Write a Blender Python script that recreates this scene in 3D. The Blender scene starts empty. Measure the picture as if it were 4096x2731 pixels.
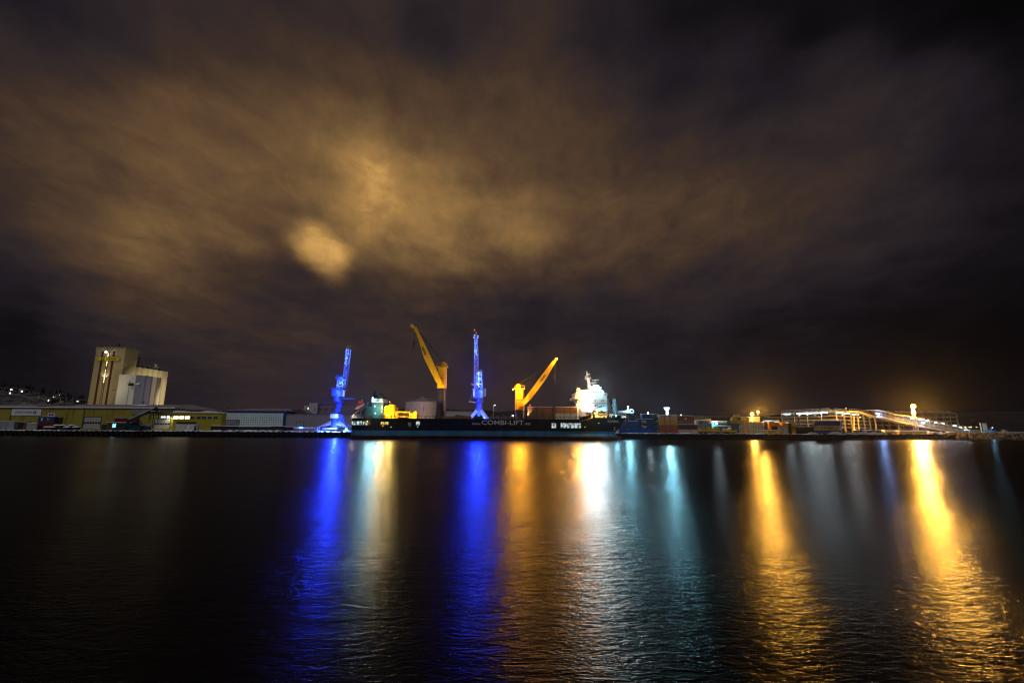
WF = 1.2; WATER_FAR = .268; WATER_ROUGH = .245; W_SWELL = .06; W_RIPPLE = .07; W_FINE = .03; SHIPK = 1.0; BLUEP = 0.8; BSTREAK = 1.0; YARD = 1.0; DENOISE = True; HAZE = 0.00002
import bpy, bmesh, math, random
from mathutils import Vector, Matrix, noise as mnoise
random.seed(7)
sc = bpy.context.scene
COL = sc.collection
R = math.radians
# ------------------------------------------------------------------ camera
F = 1877.0; CX, CY = 2048.0, 1365.5; HC = 4.7
PITCH = math.atan(348.5/F); ROLL = 0.0045
cp, sp = math.cos(PITCH), math.sin(PITCH); cr, sr = math.cos(ROLL), math.sin(ROLL)
FW = Vector((0, cp, sp)); R0 = Vector((1, 0, 0)); U0 = Vector((0, -sp, cp))
RT = R0*cr + U0*sr; UP = U0*cr - R0*sr
CAM = Vector((0, 0, HC))
def ray(px, py):
    return FW + RT*((px-CX)/F) + UP*((CY-py)/F)
def P(px, py, Y):
    d = ray(px, py); return CAM + d*(Y/d.y)
def G(px, py, z=0.0):
    d = ray(px, py); return CAM + d*((z-HC)/d.z)
def X(px, Y, py=1715): return P(px, py, Y).x
def Z(px, py, Y): return P(px, py, Y).z
def proj(v):
    d = v-CAM; w = d.dot(FW); return (CX+F*d.dot(RT)/w, CY-F*d.dot(UP)/w)
cam = bpy.data.cameras.new('camera'); co = bpy.data.objects.new('camera', cam); COL.objects.link(co)
cam.sensor_width = 36.0; cam.lens = 36.0*F/4096.0; cam.clip_start = 0.1; cam.clip_end = 20000
m = Matrix((( RT.x, UP.x, -FW.x, 0), (RT.y, UP.y, -FW.y, 0), (RT.z, UP.z, -FW.z, HC), (0, 0, 0, 1)))
co.matrix_world = m; sc.camera = co

# ------------------------------------------------------------------ mesh builder
ORG = {}
class MB:
    def __init__(s): s.v = []; s.f = []; s.mi = []; s.cur = 0
    def add(s, vs, fs):
        o = len(s.v); s.v += [Vector(v) for v in vs]
        for f in fs: s.f.append([i+o for i in f]); s.mi.append(s.cur)
        return s
    def box(s, x0, x1, y0, y1, z0, z1):
        if x0 > x1: x0, x1 = x1, x0
        if y0 > y1: y0, y1 = y1, y0
        if z0 > z1: z0, z1 = z1, z0
        return s.add([(x0,y0,z0),(x1,y0,z0),(x1,y1,z0),(x0,y1,z0),(x0,y0,z1),(x1,y0,z1),(x1,y1,z1),(x0,y1,z1)],
                     [(0,3,2,1),(4,5,6,7),(0,1,5,4),(1,2,6,5),(2,3,7,6),(3,0,4,7)])
    def hexa(s, a, b):
        "a: 4 bottom points, b: 4 top points"
        return s.add(list(a)+list(b), [(0,3,2,1),(4,5,6,7),(0,1,5,4),(1,2,6,5),(2,3,7,6),(3,0,4,7)])
    def prism(s, poly, y0, y1):
        "poly in xz, extruded along y"
        n = len(poly)
        vs = [(x,y0,z) for x,z in poly]+[(x,y1,z) for x,z in poly]
        return s.add(vs, [tuple(range(n)), tuple(range(2*n-1,n-1,-1))]+[(i,(i+n),(i+1)%n+n,(i+1)%n) for i in range(n)])
    def slab(s, poly, z0, z1):
        n = len(poly)
        vs = [(x,y,z0) for x,y in poly]+[(x,y,z1) for x,y in poly]
        return s.add(vs, [tuple(range(n-1,-1,-1)), tuple(range(n,2*n))]+[(i,(i+1)%n,(i+1)%n+n,i+n) for i in range(n)])
    def beam(s, p, q, w, h=None):
        p, q = Vector(p), Vector(q); h = h or w; d = q-p
        if d.length < 1e-6: return s
        d.normalize(); a = Vector((0,1,0)) if abs(d.y) < .9 else Vector((1,0,0))
        u = d.cross(a).normalized(); v = d.cross(u).normalized(); u *= w/2; v *= h/2
        return s.hexa([p-u-v,p+u-v,p+u+v,p-u+v],[q-u-v,q+u-v,q+u+v,q-u+v])
    def cyl(s, p, q, r0, r1=None, n=12, caps=True):
        p, q = Vector(p), Vector(q); r1 = r0 if r1 is None else r1
        d = (q-p).normalized(); a = Vector((1,0,0)) if abs(d.x) < .9 else Vector((0,1,0))
        u = d.cross(a).normalized(); v = d.cross(u)
        vs = []
        for c, r in ((p,r0),(q,r1)):
            for i in range(n):
                t = 2*math.pi*i/n; vs.append(c+u*(r*math.cos(t))+v*(r*math.sin(t)))
        fs = [(i,(i+1)%n,(i+1)%n+n,i+n) for i in range(n)]
        if caps: fs += [tuple(range(n-1,-1,-1)), tuple(range(n,2*n))]
        return s.add(vs, fs)
    def sph(s, c, r, nu=10, nv=6, sz=1.0, top=False):
        c = Vector(c); vs = []; fs = []
        for j in range(nv+1):
            ph = math.pi*j/nv*(0.5 if top else 1)
            for i in range(nu):
                t = 2*math.pi*i/nu
                vs.append(c+Vector((r*math.sin(ph)*math.cos(t), r*math.sin(ph)*math.sin(t), r*sz*math.cos(ph))))
        for j in range(nv):
            for i in range(nu):
                fs.append((j*nu+i,(j+1)*nu+i,(j+1)*nu+(i+1)%nu,j*nu+(i+1)%nu))
        return s.add(vs, fs)
    def torus(s, c, R_, r, n=18, k=8, a0=0, a1=2*math.pi):
        "axis along y"
        c = Vector(c); vs = []; fs = []; full = abs(a1-a0-2*math.pi) < 1e-6
        nn = n if full else n+1
        for i in range(nn):
            t = a0+(a1-a0)*i/n
            for j in range(k):
                ph = 2*math.pi*j/k; rr = R_+r*math.cos(ph)
                vs.append(c+Vector((rr*math.cos(t), r*math.sin(ph), rr*math.sin(t))))
        for i in range(n):
            for j in range(k):
                a, b = i*k, ((i+1)%nn)*k
                fs.append((a+j, a+(j+1)%k, b+(j+1)%k, b+j))
        if not full: fs += [tuple(range(k)), tuple(range((nn-1)*k+k-1,(nn-1)*k-1,-1))]
        return s.add(vs, fs)
    def lattice(s, b, t, n, wc, wb, ring=True):
        "four-chord lattice between quads b and t"
        b = [Vector(x) for x in b]; t = [Vector(x) for x in t]
        for i in range(4): s.beam(b[i], t[i], wc)
        for k in range(n+1):
            f = k/n; q = [b[i].lerp(t[i], f) for i in range(4)]
            if ring:
                for i in range(4): s.beam(q[i], q[(i+1)%4], wb)
            if k < n:
                g = (k+1)/n; q2 = [b[i].lerp(t[i], g) for i in range(4)]
                for i in range(4):
                    if (k+i) % 2: s.beam(q[i], q2[(i+1)%4], wb)
                    else: s.beam(q[(i+1)%4], q2[i], wb)
        return s
    def build(s, name, mat, parent=None, base=None, smooth=False):
        o = ORG[parent.name] if parent else Vector(base if base is not None else (0,0,0))
        me = bpy.data.meshes.new(name)
        me.from_pydata([v-o for v in s.v], [], s.f)
        mats = mat if isinstance(mat, (list,tuple)) else [mat]
        for mm in mats: me.materials.append(mm)
        if len(mats) > 1: me.polygons.foreach_set('material_index', s.mi)
        bm = bmesh.new(); bm.from_mesh(me); bmesh.ops.recalc_face_normals(bm, faces=bm.faces); bm.to_mesh(me); bm.free()
        if smooth: me.polygons.foreach_set('use_smooth', [True]*len(me.polygons))
        me.update()
        ob = bpy.data.objects.new(name, me); COL.objects.link(ob)
        if parent: ob.parent = parent
        else: ob.location = o
        ORG[ob.name] = o
        return ob
def tag(o, label, cat, group=None):
    o['label'] = label; o['category'] = cat
    if group: o['group'] = group
    return o
def thing(name, label, cat, base, group=None):
    o = bpy.data.objects.new(name, None); COL.objects.link(o); o.location = base
    o.empty_display_size = 0.5
    ORG[o.name] = Vector(base); return tag(o, label, cat, group)
def solo(mb, name, mat, label, cat, base, group=None, smooth=False):
    return tag(mb.build(name, mat, None, base, smooth), label, cat, group)
def struct(mb, name, mat, kind='structure'):
    o = mb.build(name, mat); o['kind'] = kind; return o
def kids(o): return [c for c in bpy.data.objects if c.parent == o]
def dup(o, loc, label=None, parent=None, rz=None):
    c = o.copy(); COL.objects.link(c); c.location = loc
    if label: c['label'] = label
    if rz is not None: c.rotation_euler = (0,0,rz)
    def rec(src, dst):
        for ch in list(src.children):
            d = ch.copy(); COL.objects.link(d); d.parent = dst; rec(ch, d)
    rec(o, c); return c

# ------------------------------------------------------------------ materials
def srgb(r, g, b):
    f = lambda c: (c/255/12.92) if c/255 <= .04045 else ((c/255+.055)/1.055)**2.4
    return (f(r), f(g), f(b))
MATS = {}
def mat(name, col, rough=.6, metal=0.0, var=.25, scale=.6, dirt=None, dirt_amt=0.0, streak=False, bump=0.0, spec=.25, wave=None):
    if name in MATS: return MATS[name]
    M = bpy.data.materials.new(name); M.use_nodes = True; nt = M.node_tree; nt.nodes.clear()
    N = nt.nodes.new; L = nt.links.new
    out = N('ShaderNodeOutputMaterial'); b = N('ShaderNodeBsdfPrincipled'); L(b.outputs[0], out.inputs[0])
    tc = N('ShaderNodeTexCoord'); mp = N('ShaderNodeMapping'); L(tc.outputs['Object'], mp.inputs[0])
    if streak: mp.inputs['Scale'].default_value = (1, 1, .12)
    nz = N('ShaderNodeTexNoise'); nz.inputs['Scale'].default_value = scale; nz.inputs['Detail'].default_value = 5
    L(mp.outputs[0], nz.inputs['Vector'])
    cr_ = N('ShaderNodeValToRGB'); cr_.color_ramp.elements[0].position = .3; cr_.color_ramp.elements[1].position = .7
    cr_.color_ramp.elements[0].color = (*[c*(1-var) for c in col], 1); cr_.color_ramp.elements[1].color = (*[min(1,c*(1+var)) for c in col], 1)
    L(nz.outputs[0], cr_.inputs[0]); src = cr_.outputs[0]
    if wave:   # vertical ribs of the cladding, as colour-free bump
        wv = N('ShaderNodeTexWave'); wv.bands_direction = 'X'; wv.inputs['Scale'].default_value = wave; L(tc.outputs['Object'], wv.inputs['Vector'])
        bp = N('ShaderNodeBump'); bp.inputs['Strength'].default_value = .6; bp.inputs['Distance'].default_value = .06
        L(wv.outputs[1], bp.inputs['Height']); L(bp.outputs[0], b.inputs['Normal'])
    if dirt:
        n2 = N('ShaderNodeTexNoise'); n2.inputs['Scale'].default_value = scale*2.3; n2.inputs['Detail'].default_value = 6
        mp2 = N('ShaderNodeMapping'); L(tc.outputs['Object'], mp2.inputs[0]); mp2.inputs['Scale'].default_value = (1.3, 1.3, .15 if streak else 1)
        L(mp2.outputs[0], n2.inputs['Vector'])
        r2 = N('ShaderNodeValToRGB'); r2.color_ramp.elements[0].position = .62-dirt_amt*.4; r2.color_ramp.elements[1].position = .75-dirt_amt*.3
        L(n2.outputs[0], r2.inputs[0]); mx = N('ShaderNodeMixRGB'); L(r2.outputs[0], mx.inputs[0]); L(src, mx.inputs[1]); mx.inputs[2].default_value = (*dirt, 1); src = mx.outputs[0]
    L(src, b.inputs['Base Color']); b.inputs['Roughness'].default_value = rough; b.inputs['Metallic'].default_value = metal
    b.inputs['Specular IOR Level'].default_value = spec
    if bump and not wave:
        bp = N('ShaderNodeBump'); bp.inputs['Strength'].default_value = bump; bp.inputs['Distance'].default_value = .1
        L(nz.outputs[0], bp.inputs['Height']); L(bp.outputs[0], b.inputs['Normal'])
    MATS[name] = M; return M
def emit(name, col, strength, patt=0.0, scale=1.0):
    if name in MATS: return MATS[name]
    M = bpy.data.materials.new(name); M.use_nodes = True; nt = M.node_tree; nt.nodes.clear(); N = nt.nodes.new; L = nt.links.new
    out = N('ShaderNodeOutputMaterial'); e = N('ShaderNodeEmission'); L(e.outputs[0], out.inputs[0])
    e.inputs[0].default_value = (*col, 1); e.inputs[1].default_value = strength
    if patt:   # uneven interior seen through a lit opening
        tc = N('ShaderNodeTexCoord'); nz = N('ShaderNodeTexNoise'); nz.inputs['Scale'].default_value = scale; nz.inputs['Detail'].default_value = 4
        L(tc.outputs['Object'], nz.inputs['Vector'])
        mr = N('ShaderNodeMapRange'); mr.inputs[1].default_value = .4; mr.inputs[2].default_value = .62
        mr.inputs[3].default_value = strength*(1-patt); mr.inputs[4].default_value = strength*(1+patt*.6)
        L(nz.outputs[0], mr.inputs[0]); L(mr.outputs[0], e.inputs[1])
    M.cycles.emission_sampling = 'NONE'; MATS[name] = M; return M

SNOW = mat('snow', (.80,.82,.88), .85, var=.12, scale=1.2, bump=.3)
RUBBER = mat('rubber', (.012,.012,.013), .7, scale=2)
DARK = mat('dark_steel', (.02,.021,.023), .55, scale=1)
CONC = mat('concrete', (.10,.095,.09), .85, var=.3, scale=.5, dirt=(.03,.03,.03), dirt_amt=.2)
GALV = mat('galvanised_steel', (.32,.33,.35), .45, .5, scale=1.5)
WHITEP = mat('white_paint', (.75,.76,.77), .45, var=.06, scale=.8)
YELP = mat('yellow_paint', (.75,.43,.015), .45, var=.12, scale=.5, dirt=(.30,.16,.02), dirt_amt=.08, streak=True)
LATW = mat('lattice_paint', (.36,.45,.72), .5, var=.12, scale=.6)
CRANEW = mat('crane_paint', (.085,.125,.42), .5, var=.15, scale=.6)
GLASSD = mat('dark_glass', (.01,.012,.015), .08, scale=1)
COLD = (.72,.93,1.0); CYAN = (.30,.80,1.0); SOD = (1.0,.46,.06); WARM = (1.0,.72,.34); BLUE = (.004,.02,1.0); WHITE = (1.0,.97,.92)
E_COLD = emit('lamp_cold', COLD, 7); E_CYAN = emit('lamp_cyan', CYAN, 7); E_SOD = emit('lamp_sodium', (1,.5,.1), 9)
E_WARM = emit('lamp_warm', WARM, 7); E_BLUE = emit('lamp_blue', (.1,.2,1), 6); E_RED = emit('lamp_red', (1,.03,.05), 6); E_WHITE = emit('lamp_white', WHITE, 7)
EM = {COLD:E_COLD, CYAN:E_CYAN, SOD:E_SOD, WARM:E_WARM, BLUE:E_BLUE, WHITE:E_WHITE}

def light(loc, col, power, r=.3, parent=None, target=None, angle=120, blend=.5):
    ld = bpy.data.lights.new('lamp_light', 'SPOT' if target is not None else 'POINT'); ld.energy = power; ld.color = col; ld.shadow_soft_size = r
    o = bpy.data.objects.new('lamp_light', ld); COL.objects.link(o)
    loc = Vector(loc)
    if target is not None:
        ld.spot_size = R(angle); ld.spot_blend = blend
        o.rotation_euler = (Vector(target)-loc).to_track_quat('-Z','Y').to_euler()
    if parent is not None: o.parent = parent; loc = loc-ORG[parent.name]
    o.location = loc; return o

def streak_spot(loc, col, power, r, parent=None):  # added spot that feeds a lamp's streak on the water
    "extra spot added to strengthen a lamp streak on the water"
    loc = Vector(loc); d = Vector((loc.x, loc.y, 0)).normalized()
    return light(loc, col, power*WF, r, parent, loc-d*60+Vector((0,0,-12)), 62, .6)

def text(s, m, name, parent, origin, u, v, w, h, bold=0.0, depth=.03, shear=0.0, spacing=1.0):
    "text as a thin raised mesh: origin lower-left, u/v unit vectors, fitted to w x h"
    cu = bpy.data.curves.new('lettering', 'FONT'); cu.body = s; cu.extrude = .01; cu.offset = bold; cu.shear = shear; cu.space_character = spacing
    cu.resolution_u = 3
    t = bpy.data.objects.new('lettering', cu); COL.objects.link(t)
    dg = bpy.context.evaluated_depsgraph_get(); dg.update()
    me = bpy.data.meshes.new_from_object(t.evaluated_get(dg)); bpy.data.objects.remove(t); bpy.data.curves.remove(cu)
    xs = [q.co.x for q in me.vertices]; ys = [q.co.y for q in me.vertices]
    x0, x1, y0, y1 = min(xs), max(xs), min(ys), max(ys)
    u = Vector(u).normalized(); v = Vector(v).normalized(); n = u.cross(v); o = ORG[parent.name]
    for q in me.vertices:
        c = q.co.copy()
        q.co = Vector(origin)-o + u*((c.x-x0)/(x1-x0)*w) + v*((c.y-y0)/(y1-y0)*h) + n*(depth if c.z > 0 else 0.0)
    me.name = name; me.materials.clear(); me.materials.append(m)
    ob = bpy.data.objects.new(name, me); COL.objects.link(ob); ob.parent = parent; ORG[ob.name] = o
    return ob
UX, UZ = (1,0,0), (0,0,1)
# ------------------------------------------------------------------ sky
# brightness of the night clouds (display values 0-255) read off at points of the sky
SKY = """50 50 22;250 100 30;420 130 35;800 80 45;1100 60 40;1400 60 48;1700 60 40;1950 100 50;100 300 50;350 200 38;600 300 58;900 260 60;1200 300 62;1500 250 60;1750 150 35;1900 300 55
100 500 62;400 480 85;700 480 82;1000 480 85;1250 500 90;1500 450 95;1800 420 75;1950 480 80;50 700 55;300 700 85;600 720 98;900 700 95;1200 650 105;1450 650 145;1500 750 165;1700 700 135;1950 700 98
50 900 45;300 900 78;600 950 110;850 920 100;1000 900 70;1150 880 90;1300 850 120;1500 900 160;1750 880 150;2000 880 120;50 1050 28;300 1050 74;600 1080 95;800 1050 75;1000 1050 45;1150 1120 40;1300 1000 58;1300 905 78;1190 960 62;1420 950 95;1450 1130 46;1300 1130 40;1130 1010 48;1000 1130 50;1450 1070 70;1600 1000 110;1800 1050 105;2000 1060 82
50 1200 22;300 1200 58;600 1200 68;900 1200 54;1200 1180 40;1500 1160 52;1800 1150 50;2030 1180 38;50 1350 12;300 1350 38;600 1350 42;900 1330 50;1200 1320 56;1500 1300 48;1800 1300 42;2030 1300 32
0 1500 18;200 1500 22;700 1500 36;1200 1500 44;1600 1550 50;2000 1500 42;2400 1500 33;2800 1500 26;3300 1500 18;3900 1500 12;0 1650 18;700 1650 32;1300 1650 42;1900 1650 46;2500 1650 32;3200 1650 24;4000 1650 14
2100 60 45;2400 80 32;2750 60 20;3200 80 14;3700 60 10;4000 100 6;2150 280 68;2400 250 38;2600 320 30;3000 300 30;3400 300 35;3800 250 32;4050 400 18;2100 450 65;2400 430 52;2800 480 42;3300 450 45;3700 450 38
2100 650 74;2400 620 66;2800 650 62;3200 650 52;3600 650 42;4000 650 22;2080 850 108;2300 850 86;2600 830 75;2900 850 68;3200 820 52;3700 850 40;2100 960 125;2400 980 80;2700 970 72;3100 950 55;3600 980 38;4000 950 18
2080 1080 80;2300 1080 60;2600 1070 55;2900 1070 40;3300 1050 42;3800 1060 24;2100 1200 28;2400 1200 32;2800 1200 36;3300 1170 25;3900 1200 12;2200 1350 30;2600 1350 26;3000 1350 22;3600 1350 14;4050 1350 10"""
ANCH = []
for ch in SKY.replace('\n', ';').split(';'):
    a, b_, c = map(float, ch.split()); d = ray(a, b_).normalized()
    ANCH.append((math.degrees(math.atan2(d.x, d.y)), math.degrees(math.asin(d.z)), c/255))
def skyval(az, el):
    s = w = 0
    for a, e, v in ANCH:
        q = 1/(((a-az)**2*max(.3,math.cos(R(el)))**2+(e-el)**2)+.9)**2.2; s += q*v; w += q
    v = s/w
    edge = max(0, abs(az)-50)/30
    top = max(0, el-46)/40
    return v*(1-min(.6, edge*.5))*(1-min(.5, top*.5))
W = bpy.data.worlds.new('World'); sc.world = W; W.use_nodes = True
nt = W.node_tree; nt.nodes.clear(); N = nt.nodes.new; L = nt.links.new
def math_(op, a, b=None, c=None):
    n = N('ShaderNodeMath'); n.operation = op
    for i, q in enumerate((a, b, c)):
        if q is None: continue
        if isinstance(q, (int, float)): n.inputs[i].default_value = q
        else: L(q, n.inputs[i])
    return n.outputs[0]
tc = N('ShaderNodeTexCoord'); sx = N('ShaderNodeSeparateXYZ'); L(tc.outputs['Generated'], sx.inputs[0])
dx, dy, dz = sx.outputs
az = math_('ARCTAN2', dx, math_('ABSOLUTE', dy)); el = math_('ARCSINE', math_('MAXIMUM', dz, -.2))
# cloud structure: noise on a flat cloud deck, drawn out along the wind
den = math_('ADD', math_('MAXIMUM', dz, 0.0), .16)
cb = N('ShaderNodeCombineXYZ'); L(math_('DIVIDE', dx, den), cb.inputs[0]); L(math_('DIVIDE', dy, den), cb.inputs[1])
mp = N('ShaderNodeMapping'); mp.inputs['Rotation'].default_value = (0,0,R(12)); mp.inputs['Scale'].default_value = (1.5, .95, 1); L(cb.outputs[0], mp.inputs[0])
n1 = N('ShaderNodeTexNoise'); n1.inputs['Scale'].default_value = 1.35; n1.inputs['Detail'].default_value = 6; n1.inputs['Roughness'].default_value = .52; n1.inputs['Distortion'].default_value = .5; L(mp.outputs[0], n1.inputs['Vector'])
n2 = N('ShaderNodeTexNoise'); mp2 = N('ShaderNodeMapping'); mp2.inputs['Rotation'].default_value = (0,0,R(-20)); mp2.inputs['Scale'].default_value = (2.2, 1.5, 1); L(cb.outputs[0], mp2.inputs[0])
n2.inputs['Scale'].default_value = 3.2; n2.inputs['Detail'].default_value = 7; n2.inputs['Roughness'].default_value = .66; n2.inputs['Distortion'].default_value = .35; L(mp2.outputs[0], n2.inputs['Vector'])
# warp the brightness map by noise so that its edges are ragged like cloud
n3 = N('ShaderNodeTexNoise'); n3.inputs['Scale'].default_value = 4.5; n3.inputs['Detail'].default_value = 5; n3.inputs['Roughness'].default_value = .6; L(tc.outputs['Generated'], n3.inputs['Vector'])
s3 = N('ShaderNodeSeparateColor'); L(n3.outputs['Color'], s3.inputs[0])
azw = math_('ADD', az, math_('MULTIPLY', math_('SUBTRACT', s3.outputs[0], .5), .16))
elw = math_('ADD', el, math_('MULTIPLY', math_('SUBTRACT', s3.outputs[1], .5), .075))
AZ = [-54+3.6*i for i in range(31)]; EL = [0, 2.5, 5, 7.5, 10, 12.5, 15, 17.5, 20, 23, 26, 30, 34, 38, 43, 50]
azn = math_('DIVIDE', math_('ADD', azw, R(54)), R(108)); eld = math_('MULTIPLY', elw, 180/math.pi)
cur = None
for k, e in enumerate(EL):
    r = N('ShaderNodeValToRGB'); r.color_ramp.interpolation = 'B_SPLINE'; els = r.color_ramp.elements
    for a in AZ[1:-1]: els.new((a+54)/108)
    for i, a in enumerate(AZ):
        v = skyval(a, e); els[i].color = (v, v, v, 1)
    L(azn, r.inputs[0])
    if cur is None: cur = r.outputs[0]
    else:
        mr = N('ShaderNodeMapRange'); mr.interpolation_type = 'SMOOTHSTEP'; mr.inputs[1].default_value = EL[k-1]; mr.inputs[2].default_value = e; L(eld, mr.inputs[0])
        mx = N('ShaderNodeMixRGB'); L(mr.outputs[0], mx.inputs[0]); L(cur, mx.inputs[1]); L(r.outputs[0], mx.inputs[2]); cur = mx.outputs[0]
mod = math_('ADD', math_('MULTIPLY', math_('SUBTRACT', n1.outputs[0], .5), .6), math_('MULTIPLY', math_('SUBTRACT', n2.outputs[0], .5), .7))
fade = N('ShaderNodeMapRange'); fade.inputs[1].default_value = 0; fade.inputs[2].default_value = .16; fade.inputs[3].default_value = .25; L(dz, fade.inputs[0])
tval = math_('MULTIPLY', cur, math_('ADD', 1.0, math_('MULTIPLY', mod, fade.outputs[0])))
# golden shaft of lit cloud above the harbour
gd = ray(1500, 720).normalized(); gaz, gel = math.atan2(gd.x, gd.y), math.asin(gd.z)
ga_ = math_('DIVIDE', math_('SUBTRACT', azw, gaz), .058); ge_ = math_('DIVIDE', math_('SUBTRACT', elw, gel), .125)
gl = math_('EXPONENT', math_('MULTIPLY', math_('ADD', math_('MULTIPLY', ga_, ga_), math_('MULTIPLY', ge_, ge_)), -1.0))
tval = math_('ADD', math_('MULTIPLY', tval, 1.03), math_('MULTIPLY', gl, math_('ADD', .07, math_('MULTIPLY', n2.outputs[0], .16))))
# the small lit cloud hanging by itself
pd = ray(1290, 1000).normalized(); paz, pel = math.atan2(pd.x, pd.y), math.asin(pd.z)
n4 = N('ShaderNodeTexNoise'); n4.inputs['Scale'].default_value = 11; n4.inputs['Detail'].default_value = 6; L(tc.outputs['Generated'], n4.inputs['Vector'])
s4 = N('ShaderNodeSeparateColor'); L(n4.outputs['Color'], s4.inputs[0])
da = math_('ADD', math_('SUBTRACT', az, paz), math_('MULTIPLY', math_('SUBTRACT', s4.outputs[0], .5), .045))
de = math_('ADD', math_('SUBTRACT', el, pel), math_('MULTIPLY', math_('SUBTRACT', s4.outputs[1], .5), .06))
ca, sa = math.cos(R(28)), math.sin(R(28))   # tilted: falls towards the right
ua = math_('SUBTRACT', math_('MULTIPLY', da, ca), math_('MULTIPLY', de, sa)); ue = math_('ADD', math_('MULTIPLY', da, sa), math_('MULTIPLY', de, ca))
q = math_('ADD', math_('POWER', math_('DIVIDE', math_('ABSOLUTE', ua), .056), 3.4), math_('POWER', math_('DIVIDE', math_('ABSOLUTE', ue), .037), 3.4))
puff = math_('MULTIPLY', math_('EXPONENT', math_('MULTIPLY', q, -1.0)), math_('ADD', .36, math_('MULTIPLY', n2.outputs[0], .34)))
tval = math_('ADD', tval, puff)
rm = N('ShaderNodeValToRGB'); rm.color_ramp.interpolation = 'LINEAR'
stops = [(0,(0,0,0)),(10,(9,7.5,9)),(20,(20,17,21)),(32,(34,29,34)),(48,(49,40,40)),(62,(64,49,40)),(80,(84,63,46)),(100,(102,78,52)),(130,(131,100,61)),(165,(160,121,70)),(215,(217,166,92)),(255,(240,190,110))]
el_ = rm.color_ramp.elements
for p, c in stops[1:-1]: el_.new(p/255)
for i, (p, c) in enumerate(stops): el_[i].color = (*srgb(*c), 1)
L(tval, rm.inputs[0])
bg = N('ShaderNodeBackground'); L(rm.outputs[0], bg.inputs[0]); bg.inputs[1].default_value = 1.0
sk = N('ShaderNodeTexSky'); sk.sky_type = 'NISHITA'; sk.sun_disc = False; sk.sun_elevation = R(-6); sk.sun_rotation = R(200)
b2 = N('ShaderNodeBackground'); L(sk.outputs[0], b2.inputs[0]); b2.inputs[1].default_value = .05
ad = N('ShaderNodeAddShader'); L(bg.outputs[0], ad.inputs[0]); L(b2.outputs[0], ad.inputs[1])
wo = N('ShaderNodeOutputWorld'); L(ad.outputs[0], wo.inputs[0])
# faint, very soft light of the overcast night from behind the viewer
sl = bpy.data.lights.new('night_glow', 'SUN'); sl.energy = .62; sl.angle = R(25); sl.color = (.96,.95,1.0)
so = bpy.data.objects.new('night_glow', sl); COL.objects.link(so)
so.rotation_euler = Vector((.25,.62,-.74)).to_track_quat('-Z','Y').to_euler()
sl.specular_factor = 0.0

# ------------------------------------------------------------------ water
wm = bpy.data.materials.new('water'); wm.use_nodes = True; nt = wm.node_tree; nt.nodes.clear(); N = nt.nodes.new; L = nt.links.new
out = N('ShaderNodeOutputMaterial'); b = N('ShaderNodeBsdfPrincipled'); L(b.outputs[0], out.inputs[0])
b.inputs['Base Color'].default_value = (.0012,.0018,.0026,1); b.inputs['IOR'].default_value = 1.06; b.inputs['Roughness'].default_value = WATER_ROUGH
tc = N('ShaderNodeTexCoord')
def wnoise(scale, sxy, detail, rot=0, dist=0):
    mp = N('ShaderNodeMapping'); mp.inputs['Scale'].default_value = (*sxy, 1); mp.inputs['Rotation'].default_value = (0,0,R(rot)); L(tc.outputs['Object'], mp.inputs[0])
    n = N('ShaderNodeTexNoise'); n.inputs['Scale'].default_value = scale; n.inputs['Detail'].default_value = detail; n.inputs['Roughness'].default_value = .55; n.inputs['Distortion'].default_value = dist
    L(mp.outputs[0], n.inputs['Vector']); return n.outputs[0]
def bump(h, strength, dist, prev=None):
    n = N('ShaderNodeBump'); n.inputs['Strength'].default_value = strength; n.inputs['Distance'].default_value = dist; L(h, n.inputs['Height'])
    if prev is not None: L(prev, n.inputs['Normal'])
    return n.outputs[0]
# calm patches where a breath of wind does not reach
calm = wnoise(.035, (1,1), 2); mrc = N('ShaderNodeMapRange'); mrc.inputs[1].default_value = .38; mrc.inputs[2].default_value = .62; mrc.inputs[3].default_value = .35; mrc.inputs[4].default_value = 1.3; L(calm, mrc.inputs[0])
def times(h): 
    m_ = N('ShaderNodeMath'); m_.operation = 'MULTIPLY'; L(h, m_.inputs[0]); L(cf.outputs[0], m_.inputs[1]); return m_.outputs[0]
sxy = N('ShaderNodeSeparateXYZ'); L(tc.outputs['Object'], sxy.inputs[0])
far = N('ShaderNodeMapRange'); far.interpolation_type = 'SMOOTHSTEP'; far.inputs[1].default_value = 14; far.inputs[2].default_value = 110; far.inputs[3].default_value = 1; far.inputs[4].default_value = .32; L(sxy.outputs[1], far.inputs[0])
rg = N('ShaderNodeMapRange'); rg.interpolation_type = 'SMOOTHSTEP'; rg.inputs[1].default_value = 10; rg.inputs[2].default_value = 100; rg.inputs[3].default_value = WATER_ROUGH; rg.inputs[4].default_value = WATER_FAR; L(sxy.outputs[1], rg.inputs[0]); L(rg.outputs[0], b.inputs['Roughness'])
cf = N('ShaderNodeMath'); cf.operation = 'MULTIPLY'; L(mrc.outputs[0], cf.inputs[0]); L(far.outputs[0], cf.inputs[1])
nrm = bump(times(wnoise(.7, (.4,1), 2, 8, .4)), 1.0, W_SWELL)
nrm = bump(times(wnoise(3.6, (.45,1), 3, -8, .6)), 1.0, W_RIPPLE, nrm)
nrm = bump(times(wnoise(13, (.5,1), 2, 5, .3)), 1.0, W_FINE, nrm)
L(nrm, b.inputs['Normal'])
mb = MB(); mb.add([(-6000,-120,0),(6000,-120,0),(6000,9000,0),(-6000,9000,0)], [(0,1,2,3)])
struct(mb, 'water', wm)

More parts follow.
